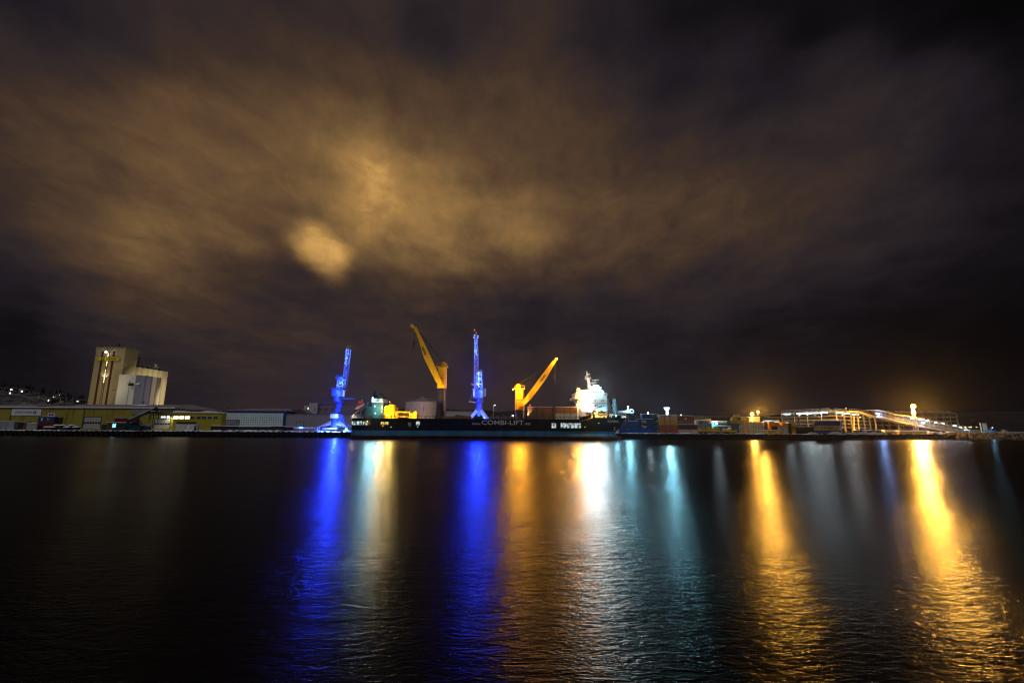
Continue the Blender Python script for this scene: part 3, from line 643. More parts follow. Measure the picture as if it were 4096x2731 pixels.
# ------------------------------------------------------------------ yard things on the left
CORNER = DARK
def cont_mat(name, col, streaky=0.0):
    return mat('container_'+name, col, .55, var=.12, scale=.5, dirt=tuple(c*.35+.01 for c in col), dirt_amt=.16+streaky, streak=True, wave=4.5)
def container(x0, x1, y0, y1, z0, z1, m, label, group=None, snow=True, parent=None, doors=False, cat='container'):
    t = thing('shipping_container', label, cat, ((x0+x1)/2, y0, z0), group)
    w = .09; e = .004
    MB().box(x0+.05,x1-.05,y0+.05,y1-.05,z0+.06,z1-.04).build('body', m, t)
    f = MB()
    for x in (x0, x1-.16):
        for y in (y0, y1-.16): f.box(x,x+.16,y,y+.16,z0,z1)
    for zz in (z0, z1-.14):
        f.box(x0+.165,x1-.165,y0+.01,y0+.12,zz,zz+.14); f.box(x0+.165,x1-.165,y1-.12,y1-.01,zz,zz+.14)
        f.box(x0+.01,x0+.12,y0+.165,y1-.165,zz,zz+.14); f.box(x1-.12,x1-.01,y0+.165,y1-.165,zz,zz+.14)
    f.build('frame', m, t)
    if doors:
        d = MB(); mx_ = (x0+x1)/2
        for x in (x0+.35, mx_-.3, mx_+.3, x1-.35): d.cyl((x,y0+.0,z0+.15),(x,y0+.0,z1-.15),.04,n=6)
        d.build('lock_bars', GALV, t)
    if snow: MB().box(x0+.02,x1-.02,y0+.02,y1-.02,z1+.01,z1+.16).build('snow_cover', SNOW, t)
    return t
def cpx(px0, px1, y0, y1, Y, m, label, group=None, snow=True, depth=2.44, zb=None, doors=False):
    pm = (y0+y1)/2; x0, x1 = X(px0,Y,pm), X(px1,Y,pm); z1 = Z((px0+px1)/2,y0,Y); z0 = Z((px0+px1)/2,y1,Y) if zb is None else zb
    return container(x0, x1, Y, Y+depth, max(QZ+.01,z0), z1, m, label, group, snow, doors=doors)
LG = 'containers and boxes by the warehouse'
blu = cpx(152,216,1666,1687.5,258,cont_mat('blue_dusk',(.02,.05,.17)),'blue container with white marks stacked on a red one by the warehouse',LG)
zb0 = Z(184,1687.5,258)
cpx(152,216,1688,1712,258,cont_mat('dark_red',(.16,.018,.02)),'dark red container under the blue one by the warehouse sign',LG,False,zb=QZ+.01)
o = ORG[blu.name]
mk = MB()
for px, w in ((165,3),(169,2),(189,1.2),(196,1.2)): mk.box(X(px,258,1676),X(px+w,258,1676),257.93,257.99,Z(px,1682,258),Z(px,1671,258))
mk.build('markings', WHITEP, blu)
rf = thing('reefer_unit', 'small white box with two dark fans on top of the blue container', 'cooling unit', (X(206,258),258,0))
rx0, rx1, rz0 = X(190,258,1660), X(217,258,1660), Z(184,1666,258)+.18; rz1 = Z(200,1653,258)
MB().box(rx0,rx1,258.1,260,rz0,rz1).build('casing', WHITEP, rf)
for k in (.3,.72): MB().cyl((rx0+(rx1-rx0)*k,258.0,(rz0+rz1)/2),(rx0+(rx1-rx0)*k,258.09,(rz0+rz1)/2),.6,n=14).build('fan', DARK, rf)
MB().box(rx0-.1,rx1+.1,258,260.1,rz1+.01,rz1+.2).build('snow_cover', SNOW, rf)
cpx(218,234,1668,1710,260,cont_mat('ochre',(.12,.07,.02)),'narrow ochre box standing behind the blue and red containers',LG,zb=QZ+.01)
cpx(-25,58,1684.5,1712,256,cont_mat('pale_grey',(.30,.33,.34)),'pale grey container in front of the warehouse at the edge of view',LG,zb=QZ+.01)
cpx(59,74,1686,1712,256,cont_mat('drab_green',(.07,.075,.055)),'drab green box beside the pale grey container',LG,zb=QZ+.01)
cpx(74.5,93,1687,1712,256,cont_mat('blackish',(.03,.018,.018)),'blackish maroon box between the drab green and rust boxes',LG,zb=QZ+.01)
cpx(93.5,106,1687,1712,256,cont_mat('rust',(.16,.07,.02)),'rust brown narrow box next to the low grey-green wall',LG,zb=QZ+.01)
bw = MB().box(X(107,256,1700),X(148,256,1700),256,256.5,QZ,Z(120,1692,256))
bw = solo(bw,'barrier_wall',mat('barrier',(.24,.27,.25),.8,var=.15,scale=.5),'low grey-green barrier wall between rust box and red container','wall',(X(127,256),256,QZ)); MB().box(X(107,256,1700),X(148,256,1700),255.95,256.55,Z(120,1692,256)+.01,Z(120,1692,256)+.25).build('snow_cover',SNOW,bw)
cpx(457,545,1671,1690,262,cont_mat('dull_red',(.13,.02,.018)),'dull red container with snowy top behind the reach stacker',LG,zb=QZ+.01)
# snow-covered skips
for i, (px, row, lab) in enumerate(((180,0,'green skip nearest the red container, rounded snow on it'),(193,0,'green skip second from the red container, snow on it'),(206,0,'green skip third from the red container with a snow hump'),(221,1,'low red skip with flat snow at the middle of the row'),(243,1,'wide dark skip holding a heap of snow, mid row'),(262,0,'dark skip with a ragged snow edge'),(280,1,'dark skip with a high snow heap near the warehouse door'),(299,0,'last dark skip of the row beside the downpipe'))):
    y = 254+row*2.4; x = X(px,y,1705); w = (1.25 if i < 3 else 1.6); h = 1.9+row*.9
    t = thing('skip', lab, 'skip', (x,y,QZ), 'snow-covered skips by the warehouse')
    c = mat('skip_green',(.015,.05,.035),.6) if i < 3 else (mat('skip_red',(.12,.015,.015),.6) if i in (3,) else mat('skip_dark',(.02,.028,.026),.6))
    MB().prism([(x-w*.8,QZ+.01),(x+w*.8,QZ+.01),(x+w,QZ+h),(x-w,QZ+h)],y,y+2).build('body', c, t)
    MB().sph((x,y+1,QZ+h),w*1.02,12,5,.38,True).build('snow_heap', SNOW, t, smooth=True)
# dark hut with a lit cyan window
ht = thing('quay_hut', 'long black hut with brown doors and one glowing cyan window on the quay', 'hut', (X(450,252),252,QZ))
MB().box(X(426,252,1700),X(512,252,1700),252,255,QZ,Z(450,1690,252)).build('wall', DARK, ht)
MB().box(X(425,252,1700),X(513,252,1700),251.8,255.2,Z(450,1690,252)+.01,Z(450,1690,252)+.28).build('snow_cover', SNOW, ht)
MB().box(X(405,252,1700),X(425.5,252,1700),252.2,255,QZ,Z(415,1697,252)).build('lean_to', mat('leanto_green',(.012,.03,.028),.6), ht)
for a, b_ in ((428,437),(441,450)): MB().box(X(a,252,1700),X(b_,252,1700),251.9,251.99,QZ+.1,Z(a,1694,252)).build('door', mat('door_brown',(.10,.055,.03),.6), ht)
wnd = MB().box(X(451,252,1700),X(464,252,1700),251.88,251.98,Z(455,1709,252),Z(455,1693.5,252)).build('window', emit('window_cyan',(.25,.8,1),1.6,.75,1.1), ht)
# reach stacker
YR = 249.0
TEAL = mat('teal_paint', (.004,.045,.06), .4, var=.2, scale=1)
rs = thing('reach_stacker', 'teal container reach stacker with its long dark boom raised over the quay', 'reach stacker', (X(545,YR),YR,QZ))
def q(px,py,dy=0): return P(px,py,YR+dy)
bx = MB().prism([(q(500,1713).x,QZ+.9),(q(594,1713).x,QZ+.9),(q(594,1704).x,q(594,1704).z),(q(566,1700).x,q(566,1700).z),(q(530,1701).x,q(530,1701).z),(q(523,1690).x,q(523,1690).z),(q(511,1690).x,q(511,1690).z),(q(508,1702).x,q(508,1702).z),(q(500,1703).x,q(500,1703).z)],YR-1.3,YR+1.9).build('chassis', TEAL, rs)
MB().prism([(q(530,1700).x,q(530,1700).z),(q(549,1700).x,q(549,1700).z),(q(546,1689).x,q(546,1689).z),(q(533,1689).x,q(533,1689).z)],YR-.9,YR+.7).build('cab', GLASSD, rs)
for px in (507,570):
    for dy in (-1.5,1.4): MB().cyl(q(px,1714.5,dy)*1+Vector((0,0,0)),q(px,1714.5,dy+.8)*1,1.0,n=16).torus(q(px,1714.5,dy+.4),.75,.32,16,6).build('wheel', RUBBER, rs)
bm_ = MB(); a, c = q(508,1685), q(622,1634); d = (c-a).normalized(); up = Vector((-d.z,0,d.x))
bm_.hexa([a+Vector((0,-.6,0))-up*.9,a+Vector((0,.6,0))-up*.9,a+Vector((0,.6,0))+up*.3,a+Vector((0,-.6,0))+up*.3],[c+Vector((0,-.45,0))-up*.55,c+Vector((0,.45,0))-up*.55,c+Vector((0,.45,0))+up*.45,c+Vector((0,-.45,0))+up*.45])
boom = bm_.build('boom', DARK, rs)
MB().beam(a+Vector((0,0,0))+up*.42+d*1,c+up*.55-d*1,.5,.16).build('snow_cover', SNOW, boom)
MB().sph(q(624,1635),1.0,10,6).beam(q(624,1636),q(628,1650),.8).build('boom_head', DARK, rs)
sp_ = MB().box(q(595,1652).x,q(647,1652).x,YR-.6,YR+.6,q(620,1655).z,q(620,1651).z).box(q(604,1650).x,q(622,1650).x,YR-.5,YR+.5,q(620,1650.5).z,q(620,1645).z).box(q(633,1650).x,q(642,1650).x,YR-.5,YR+.5,q(640,1650.5).z,q(640,1646).z)
sp_ = sp_.build('spreader', DARK, rs)
MB().box(q(604,1650).x,q(624,1650).x,YR-.55,YR+.55,q(620,1644.9).z,q(620,1643.4).z).box(q(633,1650).x,q(642,1650).x,YR-.55,YR+.55,q(640,1645.9).z,q(640,1644.6).z).build('snow_cover', SNOW, sp_)
mb = MB()
for px0, y0, px1, y1 in ((604,1655,601,1678),(615,1655,609,1712),(635,1655,631,1690)): mb.beam(q(px0,y0),q(px1,y1),.22)
mb.build('hanging_leg', DARK, rs)
mb = MB().beam(q(548,1678),q(560,1700),.35).beam(q(558,1682),q(572,1700),.35); mb.build('lift_cylinder', DARK, rs)
MB().prism([(q(572,1702).x,q(572,1702).z),(q(604,1706).x,q(604,1706).z),(q(603,1702).x,q(603,1702).z),(q(590,1696).x,q(590,1696).z),(q(572,1697).x,q(572,1697).z)],YR-1,YR+1.6).build('counterweight', mat('counterweight',(.22,.2,.24),.6), rs)
# rail wagons
WAG = mat('wagon_dark',(.022,.016,.014),.7)
WL = ('dark wagon with snow on top nearest the office annex','dark wagon in front of the gridded door, low load','dark wagon below the middle of the gridded door','long dark wagon under the gridded door, even snow on top','tall dark wagon in front of the blue door post','short dark wagon at the end of the row, before the grey shed')
for i, (a, b_, yt) in enumerate(((842,894,1703),(897,945,1704),(948,1018,1706),(1023,1078,1706),(1082,1136,1704.5),(1140,1172,1706.5))):
    Y = 262; x0, x1, z1 = X(a,Y,1712), X(b_,Y,1712), Z(a,yt,Y)
    t = thing('rail_wagon', WL[i], 'wagon', ((x0+x1)/2,Y,QZ), 'rail wagons behind the quay')
    MB().box(x0,x1,Y,Y+2.8,QZ+.9,z1).build('body', WAG, t)
    MB().box(x0-.05,x1+.05,Y-.05,Y+2.85,z1+.01,z1+.28).build('snow_cover', SNOW, t)
    for f in (.14,.28,.72,.86):
        x = x0+(x1-x0)*f; MB().cyl((x,Y-.05,QZ+.46),(x,Y+.1,QZ+.46),.45,n=14).build('wheel', DARK, t)
# houses on the hillside
HW = (('pale','small pale house with two violet-white lamps high on the hill',88,1563,(.9,.75,1)),('cream','cream house with a magenta-tinged lamp on the hill beside the trees',41,1570,(1,.8,.9)),('pale','white house with one bright window at the upper left of the hill',45,1557,(1,.95,.9)),('cream','house with a slanted lit gable below the tree crest',134,1578,(1,.85,.5)),('pale','house with a violet lamp above the glowing courtyard',215,1587,(.95,.8,1)),('cream','house with a yellow lamp at the crest over the courtyard',235,1580,(1,.8,.35)),
    ('cream','brightly lit cream house in the middle of the glowing courtyard',219,1595,(1,.78,.5)),('cream','lit house at the lower end of the glowing courtyard',233,1596,(1,.75,.4)),('pale','house with a warm window beside the courtyard',203,1598,(1,.85,.65)),('cream','house with twin warm windows west of the courtyard',195,1599,(1,.8,.55)),('pale','low house with a greenish lamp near the silo tower',309,1605,(.85,1,.9)),('pale','low house with a white lamp closest to the silo tower',319,1605,(.95,1,.95)),
    ('cream','house with an orange window at the left end of the warehouse roof',12,1601,(1,.65,.3)),('pale','long low building with a bright cold lamp behind the warehouse roof',37,1602,(.7,1,1)),('cream','small house with an orange lamp just over the warehouse roof',28,1608,(1,.7,.3)))
for i, (cn, lab, px, py, lc) in enumerate(HW):
    f = max(.05, min(.98, (1706-py)/(1706-1556+max(0,px-100)*-.19)))
    Y = 540+250*f**1.15; p = P(px, py+2, Y); w = 4.2
    t = thing('hillside_house', lab, 'house', (p.x,p.y,p.z-4), 'houses on the dark hillside')
    MB().box(p.x-w,p.x+w,Y,Y+7,p.z-6,p.z+2.0).build('wall', mat('house_'+cn, (.20,.17,.13) if cn == 'cream' else (.22,.22,.22), .8), t)
    MB().prism([(p.x-w-.5,p.z+2.01),(p.x+w+.5,p.z+2.01),(p.x,p.z+5)],Y-.6,Y+7.6).build('roof', mat('house_roof',(.10,.10,.11),.9,var=.4,scale=.4), t)
    big = i in (0,2,13,7,6,5,10,11)
    MB().box(p.x-1.2,p.x+(.9 if not big else 1.4),Y-.12,Y-.02,p.z-1.2,p.z+1.1).build('window', emit('house_light_%d'%i, lc, 6 if big else 3), t)
    if i in (6,7,13): light((p.x,Y-3,p.z+.5), lc, 1800, .4, t)
# ------------------------------------------------------------------ cargo ship
YN0, YC, HB = 212.0, 223.0, 11.0
def s_(px, py, Y=YN0): return P(px, py, Y)
HULLK = mat('hull_black', (.007,.009,.011), .6, var=.3, scale=.25, dirt=(.02,.018,.016), dirt_amt=.06, streak=True, spec=.08)
HULLB = mat('hull_blue', (.018,.15,.29), .5, var=.3, scale=.2, dirt=(.07,.045,.03), dirt_amt=.12, streak=True)
HULLR = mat('hull_red', (.10,.035,.018), .6, var=.35, scale=.2, dirt=(.03,.02,.02), dirt_amt=.15)
DECKG = mat('deck_green', (.05,.075,.07), .7, var=.2, scale=.5)
DTEAL = mat('teal_steel', (.018,.06,.066), .5, var=.2, scale=.4, streak=True)
zred, zblu, zdk = s_(1900,1742).z, s_(1900,1722.5).z, s_(1900,1674.5).z
zfc = s_(2400,1656.5).z
xst = s_(1403,1720).x
def xbow(z):
    pts = [(-1.5, X(2470,YC,1750)), (0.2, X(2489,YC,1750)), (1.25, X(2484,YC,1746)), (1.9, X(2455,YC,1740)), (4.2, X(2468,YC,1721)), (zdk, X(2498,YC,1676)), (zfc+.3, X(2512,YC,1660)), (99, X(2513,YC,1660))]
    for (a, xa_), (b_, xb_) in zip(pts, pts[1:]):
        if a <= z <= b_: return xa_+(xb_-xa_)*(z-a)/(b_-a)
    return pts[0][1]
x_rise0, x_rise1 = s_(2342,1676).x, s_(2374,1657).x
def sheer(x):
    if x < x_rise0: return zdk
    f = min(1, (x-x_rise0)/(x_rise1-x_rise0)); f = f*f*(3-2*f)
    return zdk+(zfc-zdk)*f
def halfb(x, z):
    e = xbow(z); L_ = 26+max(0, 9-z)*1.3; s = e-L_
    w = HB*(.93 if z < .5 else 1)
    if x > s:
        f = (x-s)/L_; w *= max(0.02, 1-f**(2.6 if z > zdk-1 else 2.1))
    if x < xst+3: w *= .93+.07*((x-xst)/3)
    return w
ship = thing('cargo_ship', 'large black and blue heavy-lift cargo ship with two yellow deck cranes moored at the quay', 'ship', (0, YC, 0))
nS = 90; levels = [-1.5, 0.2, 1.25, zred, (zred+zblu)/2, zblu, zblu+2, zdk-1.2, None]
mb = MB(); rows = []
for side in (-1, 1):
    g = []
    for i in range(nS+1):
        f = i/nS; f = 1-(1-f)**1.5
        col = []
        for z in levels:
            zz = z
            if zz is None:
                e = xbow(zfc); x = xst+(e-xst)*f; zz = sheer(x)
            x = xst+(xbow(zz)-xst)*f
            col.append((x, YC+side*halfb(x, zz), zz))
        g.append(col)
    rows.append(g)
k = len(levels)
for g in rows:
    o0 = len(mb.v); mb.v += [Vector(v) for c in g for v in c]
    for i in range(nS):
        for j in range(k-1):
            mb.f.append([o0+i*k+j, o0+(i+1)*k+j, o0+(i+1)*k+j+1, o0+i*k+j+1]); mb.mi.append(2 if j < 3 else (1 if j < 5 else 0))
o1 = (nS+1)*k
for j in range(k-1): mb.f.append([j, j+1, o1+j+1, o1+j]); mb.mi.append(2 if j < 3 else (1 if j < 5 else 0))
hull = mb.build('hull', [HULLK, HULLB, HULLR], ship, smooth=False)
mb = MB(); up_, lo_ = [], []
for i in range(nS+1):
    a = rows[0][i][-1]; b_ = rows[1][i][-1]; dz_ = .9 if a[2] < zfc-.5 else .5
    up_.append((a[0], a[1]+.1, a[2]-dz_)); lo_.append((b_[0], b_[1]-.1, b_[2]-dz_))
mb.add(up_+lo_, [(i, i+1, nS+2+i, nS+1+i) for i in range(nS)]); mb.build('deck', DECKG, ship)
# deck rail
mb = MB()
for i in range(62):
    x = xst+1+(x_rise0-xst-2)*i/61; mb.box(x-.06,x+.06,YN0+.1,YN0+.2,zdk,zdk+1.05)
mb.box(xst+1,x_rise0-1,YN0+.1,YN0+.2,zdk+.98,zdk+1.1); mb.build('rail', DARK, ship)
# lettering on the hull
LETM = mat('hull_lettering', (.55,.60,.62), .6, var=.1)
def htext(s, p0, p1, y0, y1, m=LETM, **kw):
    a = s_(p0,y1); w = s_(p1,y1).x-a.x; h = s_(p0,y0).z-a.z
    return text(s, m, 'lettering', hull, (a.x, YN0-.03, a.z), UX, UZ, w, h, **kw)
htext('www.', 1888, 1923, 1691.5, 1698.5)
htext('COMBI-LIFT', 1927, 2095, 1680, 1698, bold=.005)
htext('.net', 2098, 2122, 1689, 1699)
mdim = mat('faint_lettering', (.16,.17,.17), .6)
# ship name near the bow follows the flare of the plating
a = s_(2424,1690,216.2); text('PALEMBANG', mat('name_lettering', (.33,.33,.31), .6), 'lettering', hull, (a.x, 212.6, a.z), (1,.06,0), UZ, s_(2470,1690,216).x-a.x, 1.0, shear=.35)
# lit openings in the side
O_COLD = emit('opening_cold', (.75,.95,.92), .6, .75, .9); O_WARM = emit('opening_warm', (1.0,.72,.12), .9, .7, .8); O_DIM = emit('opening_dim', (.45,.55,.40), .16, .4, 1)
O_WHITE = emit('opening_white', (.80,.95,1.0), .6, .7, .7)
def opening(p0, p1, y0, y1, m, Y=YN0, parent=None):
    a, b_ = s_(p0,y1,Y), s_(p1,y0,Y); t = .14
    f = MB().box(a.x-t,a.x-.004,Y-.09,Y+.1,a.z-t,b_.z+t).box(b_.x+.004,b_.x+t,Y-.09,Y+.1,a.z-t,b_.z+t).box(a.x,b_.x,Y-.09,Y+.1,a.z-t,a.z-.004).box(a.x,b_.x,Y-.09,Y+.1,b_.z+.004,b_.z+t)
    f = f.build('side_opening', DARK, parent or ship)
    mb = MB().box(a.x,b_.x,Y-.05,Y+.06,a.z,b_.z); mb.build('lit_interior', m, f)
    mb = MB(); n = max(1,int((b_.x-a.x)/1.6)); rr = random.Random(int(p0))
    for i in range(n):
        x = a.x+(b_.x-a.x)*(i+.5)/n; mb.box(x-.08,x+.08,Y-.085,Y-.055,a.z,b_.z)
        if rr.random() < .6: mb.box(x-.6,x-.1,Y-.08,Y-.055,a.z,a.z+(b_.z-a.z)*rr.uniform(.15,.45))
    mb.build('stanchions', DARK, f); return f
for q_ in ((1406,1423,1684,1699,O_COLD),(1426,1449,1684,1699,O_COLD),(1452,1470,1685,1699,O_COLD),(1473,1481,1686,1699,O_DIM),(1523,1538,1687,1699,O_WARM),(1541,1554,1687,1698,O_WARM),(1632,1643,1689,1706,O_DIM),(1664,1680,1685,1700,O_COLD),(2207,2224,1692,1711,O_WHITE),(2243,2323,1692,1711,O_WHITE)): opening(*q_)
ol = emit('scupper_light', (.9,1,.9), 1.0)
for px, py in ((1531,1703),(1671,1706),(1564,1707),(2340,1707),(2395,1692)):
    a = s_(px,py); MB().box(a.x-.25,a.x+.25,YN0-.06,YN0+.02,a.z-.12,a.z+.12).build('scupper', ol, ship)
# forecastle openings
yb = YN0+.0
for p0, p1, y0, y1, m in ((2380,2427,1660.5,1669.5,emit('opening_amber',(1.0,.62,.16),1.3,.5,.8)),(2438,2447,1660,1669,emit('opening_amber',(1,.6,.2),1)),): opening(p0,p1,y0,y1,m,YN0-.02 if p0 < 2400 else 213.1)
for p0 in (2487,2497): opening(p0,p0+7,1663,1671,emit('opening_pale',(.85,1,.8),1.1,.3,1),219.2)

# --- aft: casing, funnel, deckhouse
YA0 = 216.0
def A(px,py,dy=0): return P(px,py,YA0+dy)
cs = MB().prism([(A(1490,1672).x,zdk-.5),(A(1534,1672).x,zdk-.5),(A(1532,1610).x,A(1510,1610).z),(A(1489,1610).x,A(1510,1610).z)],YA0,YA0+9).build('engine_casing', DTEAL, ship)
fb = MB().prism([(A(1488,1609).x,A(1510,1609).z),(A(1532,1609).x,A(1510,1609).z),(A(1530,1594).x,A(1510,1594).z),(A(1488,1594).x,A(1510,1594).z)],YA0-.4,YA0+9.2).build('funnel', mat('funnel_white',(.55,.60,.62),.5,var=.05), ship)
text('HAP', mat('funnel_ink',(.015,.05,.10),.5), 'lettering', fb, (A(1502,1606,-.4).x, YA0-.42, A(1502,1606,-.4).z), UX, UZ, 16*.113, .85, bold=.02)
tx, tz = A(1511,1597,-.4).x, A(1511,1599,-.4).z
MB().prism([(tx-.8,tz),(tx,tz+.65),(tx+.8,tz),(tx,tz+.25)],YA0-.47,YA0-.41).build('emblem', mat('funnel_ink',(0,0,0)), fb)
tp = MB().prism([(A(1509,1594).x,A(1510,1593.9).z),(A(1531,1594).x,A(1510,1593.9).z),(A(1530,1582).x,A(1510,1582).z),(A(1509,1585).x,A(1510,1584).z)],YA0+.5,YA0+8)
tp.cyl(A(1503,1594,4),A(1502,1582,4),1.05).cyl(A(1502,1582,4),A(1498,1574,4),1.05,.9).sph(A(1500,1575,4),1.1,10,6).cyl(A(1522,1582,3),A(1522,1574,3),.45).cyl(A(1528.5,1582,3),A(1528.5,1570,3),.25)
tp.build('exhaust_stack', mat('exhaust_black',(.012,.012,.014),.6), fb)
dh = MB().box(A(1463,1670).x,A(1488,1670).x,YA0,YA0+10,zdk-.5,A(1470,1624).z).box(A(1452,1670).x,A(1462.9,1670).x,YA0+1,YA0+9,zdk-.5,A(1460,1631).z).box(A(1460,1615).x,A(1468,1615).x,YA0+1,YA0+4,A(1470,1624).z+.01,A(1464,1608).z)
dh.build('aft_deckhouse', DTEAL, ship)
MB().cyl(A(1440,1612,3),A(1449,1600,3),.14,n=6).sph(A(1449,1600,3),.4,8,5).build('lamp_post', GALV, ship)
# mooring gear on the poop
mb = MB()
for px in (1411,1419,1427,1436,1445): mb.box(A(px,1672).x-.5,A(px,1672).x+.4,YA0-1,YA0+1,zdk-.5,A(px,1672-random.uniform(5,11)).z)
mb.build('mooring_gear', mat('gear_grey',(.16,.17,.19),.6), ship)
# free-fall lifeboat on its inclined ramp
rampm = MB()
for dy in (.5,3.0): rampm.beam(A(1416,1654,dy),A(1471,1621,dy),.6,.5)
for px,py in ((1425,1650),(1445,1637),(1465,1625)): rampm.beam(A(px,py,1.7)-Vector((0,1.2,0)),A(px,py,1.7)+Vector((0,1.2,0)),.3); rampm.beam(A(px,py,.6),(A(px,py,.6).x,YA0+.6,zdk-.5),.35)
rampm.build('lifeboat_ramp', mat('ramp_blue_grey',(.05,.07,.12),.5), ship)
lbt = thing('lifeboat', 'orange-red free-fall lifeboat with white keel on the tilted stern ramp', 'lifeboat', A(1442,1640,1.7))
a, c = A(1422,1643,1.7), A(1461,1622,1.7); d = (c-a).normalized(); n_ = Vector((-d.z,0,d.x)); Ll = (c-a).length
def boat(lower):
    mb = MB(); rings = []; prof = [(0,.15),(.12,.7),(.35,1.05),(.7,1.1),(.9,1.0),(1,.85)]
    for f, w in prof:
        ring = []
        for i in range(10):
            t = math.pi*i/9+(math.pi if lower else 0)
            ring.append(a+d*(Ll*f)+Vector((0,math.cos(t)*w,0))+n_*(math.sin(t)*w*(.8 if lower else 1.15)+(.55 if not lower and .6 < f < .95 and 0 else 0)+.9))
        rings.append(ring)
    for (r1, r2) in zip(rings, rings[1:]):
        for i in range(9): mb.add([r1[i], r1[i+1], r2[i+1], r2[i]], [(0,1,2,3)])
    mb.add(rings[-1], [tuple(range(10))]); mb.add(rings[0], [tuple(range(10))]); return mb
boat(False).build('canopy', mat('lifeboat_orange',(.60,.06,.03),.45), lbt)
boat(True).build('boat_hull', mat('lifeboat_white',(.62,.48,.45),.45), lbt)
cc = a+d*(Ll*.72)+n_*2.0; MB().box(cc.x-.9,cc.x+.9,cc.y-.7,cc.y+.7,cc.z-.3,cc.z+1.0).build('conning_hatch', mat('lifeboat_orange',(0,0,0)), lbt)

# --- yellow hatch-cover gantry and machinery on the aft deck
def D(px,py,Y=215.0): return P(px,py,Y)
mach = MB().box(D(1535,1660).x,D(1577,1660).x,215,222,zdk-.5,D(1550,1628.5).z)
mach.prism([(D(1554,1628).x,D(1550,1628).z),(D(1575,1628).x,D(1550,1628).z),(D(1575,1620).x,D(1550,1620).z),(D(1572,1617).x,D(1550,1617).z),(D(1556,1617).x,D(1550,1617).z)],215.5,220).box(D(1538,1627).x,D(1553,1627).x,216,219,D(1550,1628.4).z,D(1550,1621).z)
hk = mach.build('winch_house', YELP, ship)
mb = MB()
for px in (1546,1552,1557): mb.sph(D(px,1664,214.3),.8,8,5); mb.box(D(px,1664).x-.3,D(px,1664).x+.3,214,214.6,zdk-.5,D(px,1664,214).z)
mb.build('valve_gear', YELP, hk)
gy = 214.5
def g_(px,py): return P(px,py,gy)
mb = MB().box(g_(1581,1645).x,g_(1640,1645).x,gy,gy+5,g_(1600,1650).z,g_(1600,1645).z).box(g_(1581,1660).x,g_(1589,1660).x,gy,gy+5,zdk-.4,g_(1600,1650.1).z).box(g_(1636,1660).x,g_(1642,1660).x,gy,gy+5,zdk-.4,g_(1600,1650.1).z)
mb.box(g_(1642.1,1660).x,g_(1667,1660).x,gy,gy+4.5,zdk-.4,g_(1600,1651.5).z).prism([(g_(1652,1651).x,g_(1600,1651.4).z),(g_(1667,1651).x,g_(1600,1651.4).z),(g_(1666,1644.5).x,g_(1600,1644.5).z),(g_(1658,1644).x,g_(1600,1644).z)],gy,gy+4)
mb.box(g_(1589.1,1666).x,g_(1635.9,1666).x,gy,gy+.6,g_(1600,1667).z,g_(1600,1664.5).z)
for i in range(9): mb.box(g_(1583+i*6.6,1645).x,g_(1585.5+i*6.6,1645).x,gy+.2,gy+4,g_(1600,1645).z,g_(1600,1643.4).z)
hg = mb.build('hatch_gantry', YELP, ship)
MB().box(g_(1589.2,1660).x,g_(1635.8,1660).x,gy+2,gy+4.8,zdk-.4,g_(1600,1650.2).z).build('recess_fill', mat('recess_shade',(.05,.03,.012),.7,var=.5,scale=.7), hg)  # dark block filling the gantry recess, its shade put into the colour
# low hatch cover between the cranes, amber light put into its colour
mb = MB(); hy = 215.5
mb.prism([(P(1760,1674,hy).x,zdk-.4),(P(1884,1674,hy).x,zdk-.4),(P(1884,1667,hy).x,P(1850,1666,hy).z),(P(1826,1658,hy).x,P(1826,1657,hy).z),(P(1814,1667,hy).x,P(1814,1666,hy).z),(P(1770,1668,hy).x,P(1770,1667,hy).z)],hy,hy+8)
mb.build('hatch_cover', mat('hatch_lit_amber',(.22,.11,.015),.6,var=.4,scale=.8), ship)
mb = MB(); rr = random.Random(5)
for i in range(40):
    px = 1960+rr.uniform(0,98); x = P(px,1674,214).x; mb.box(x-.09,x+.09,213.5,213.7,zdk-.4,zdk+rr.choice((.9,1.1,1.4,1.8)))
mb.box(P(1955,1674,214).x,P(2057,1674,214).x,214,221,zdk-.5,zdk+.1); mb.build('hatch_rail', GALV, ship)

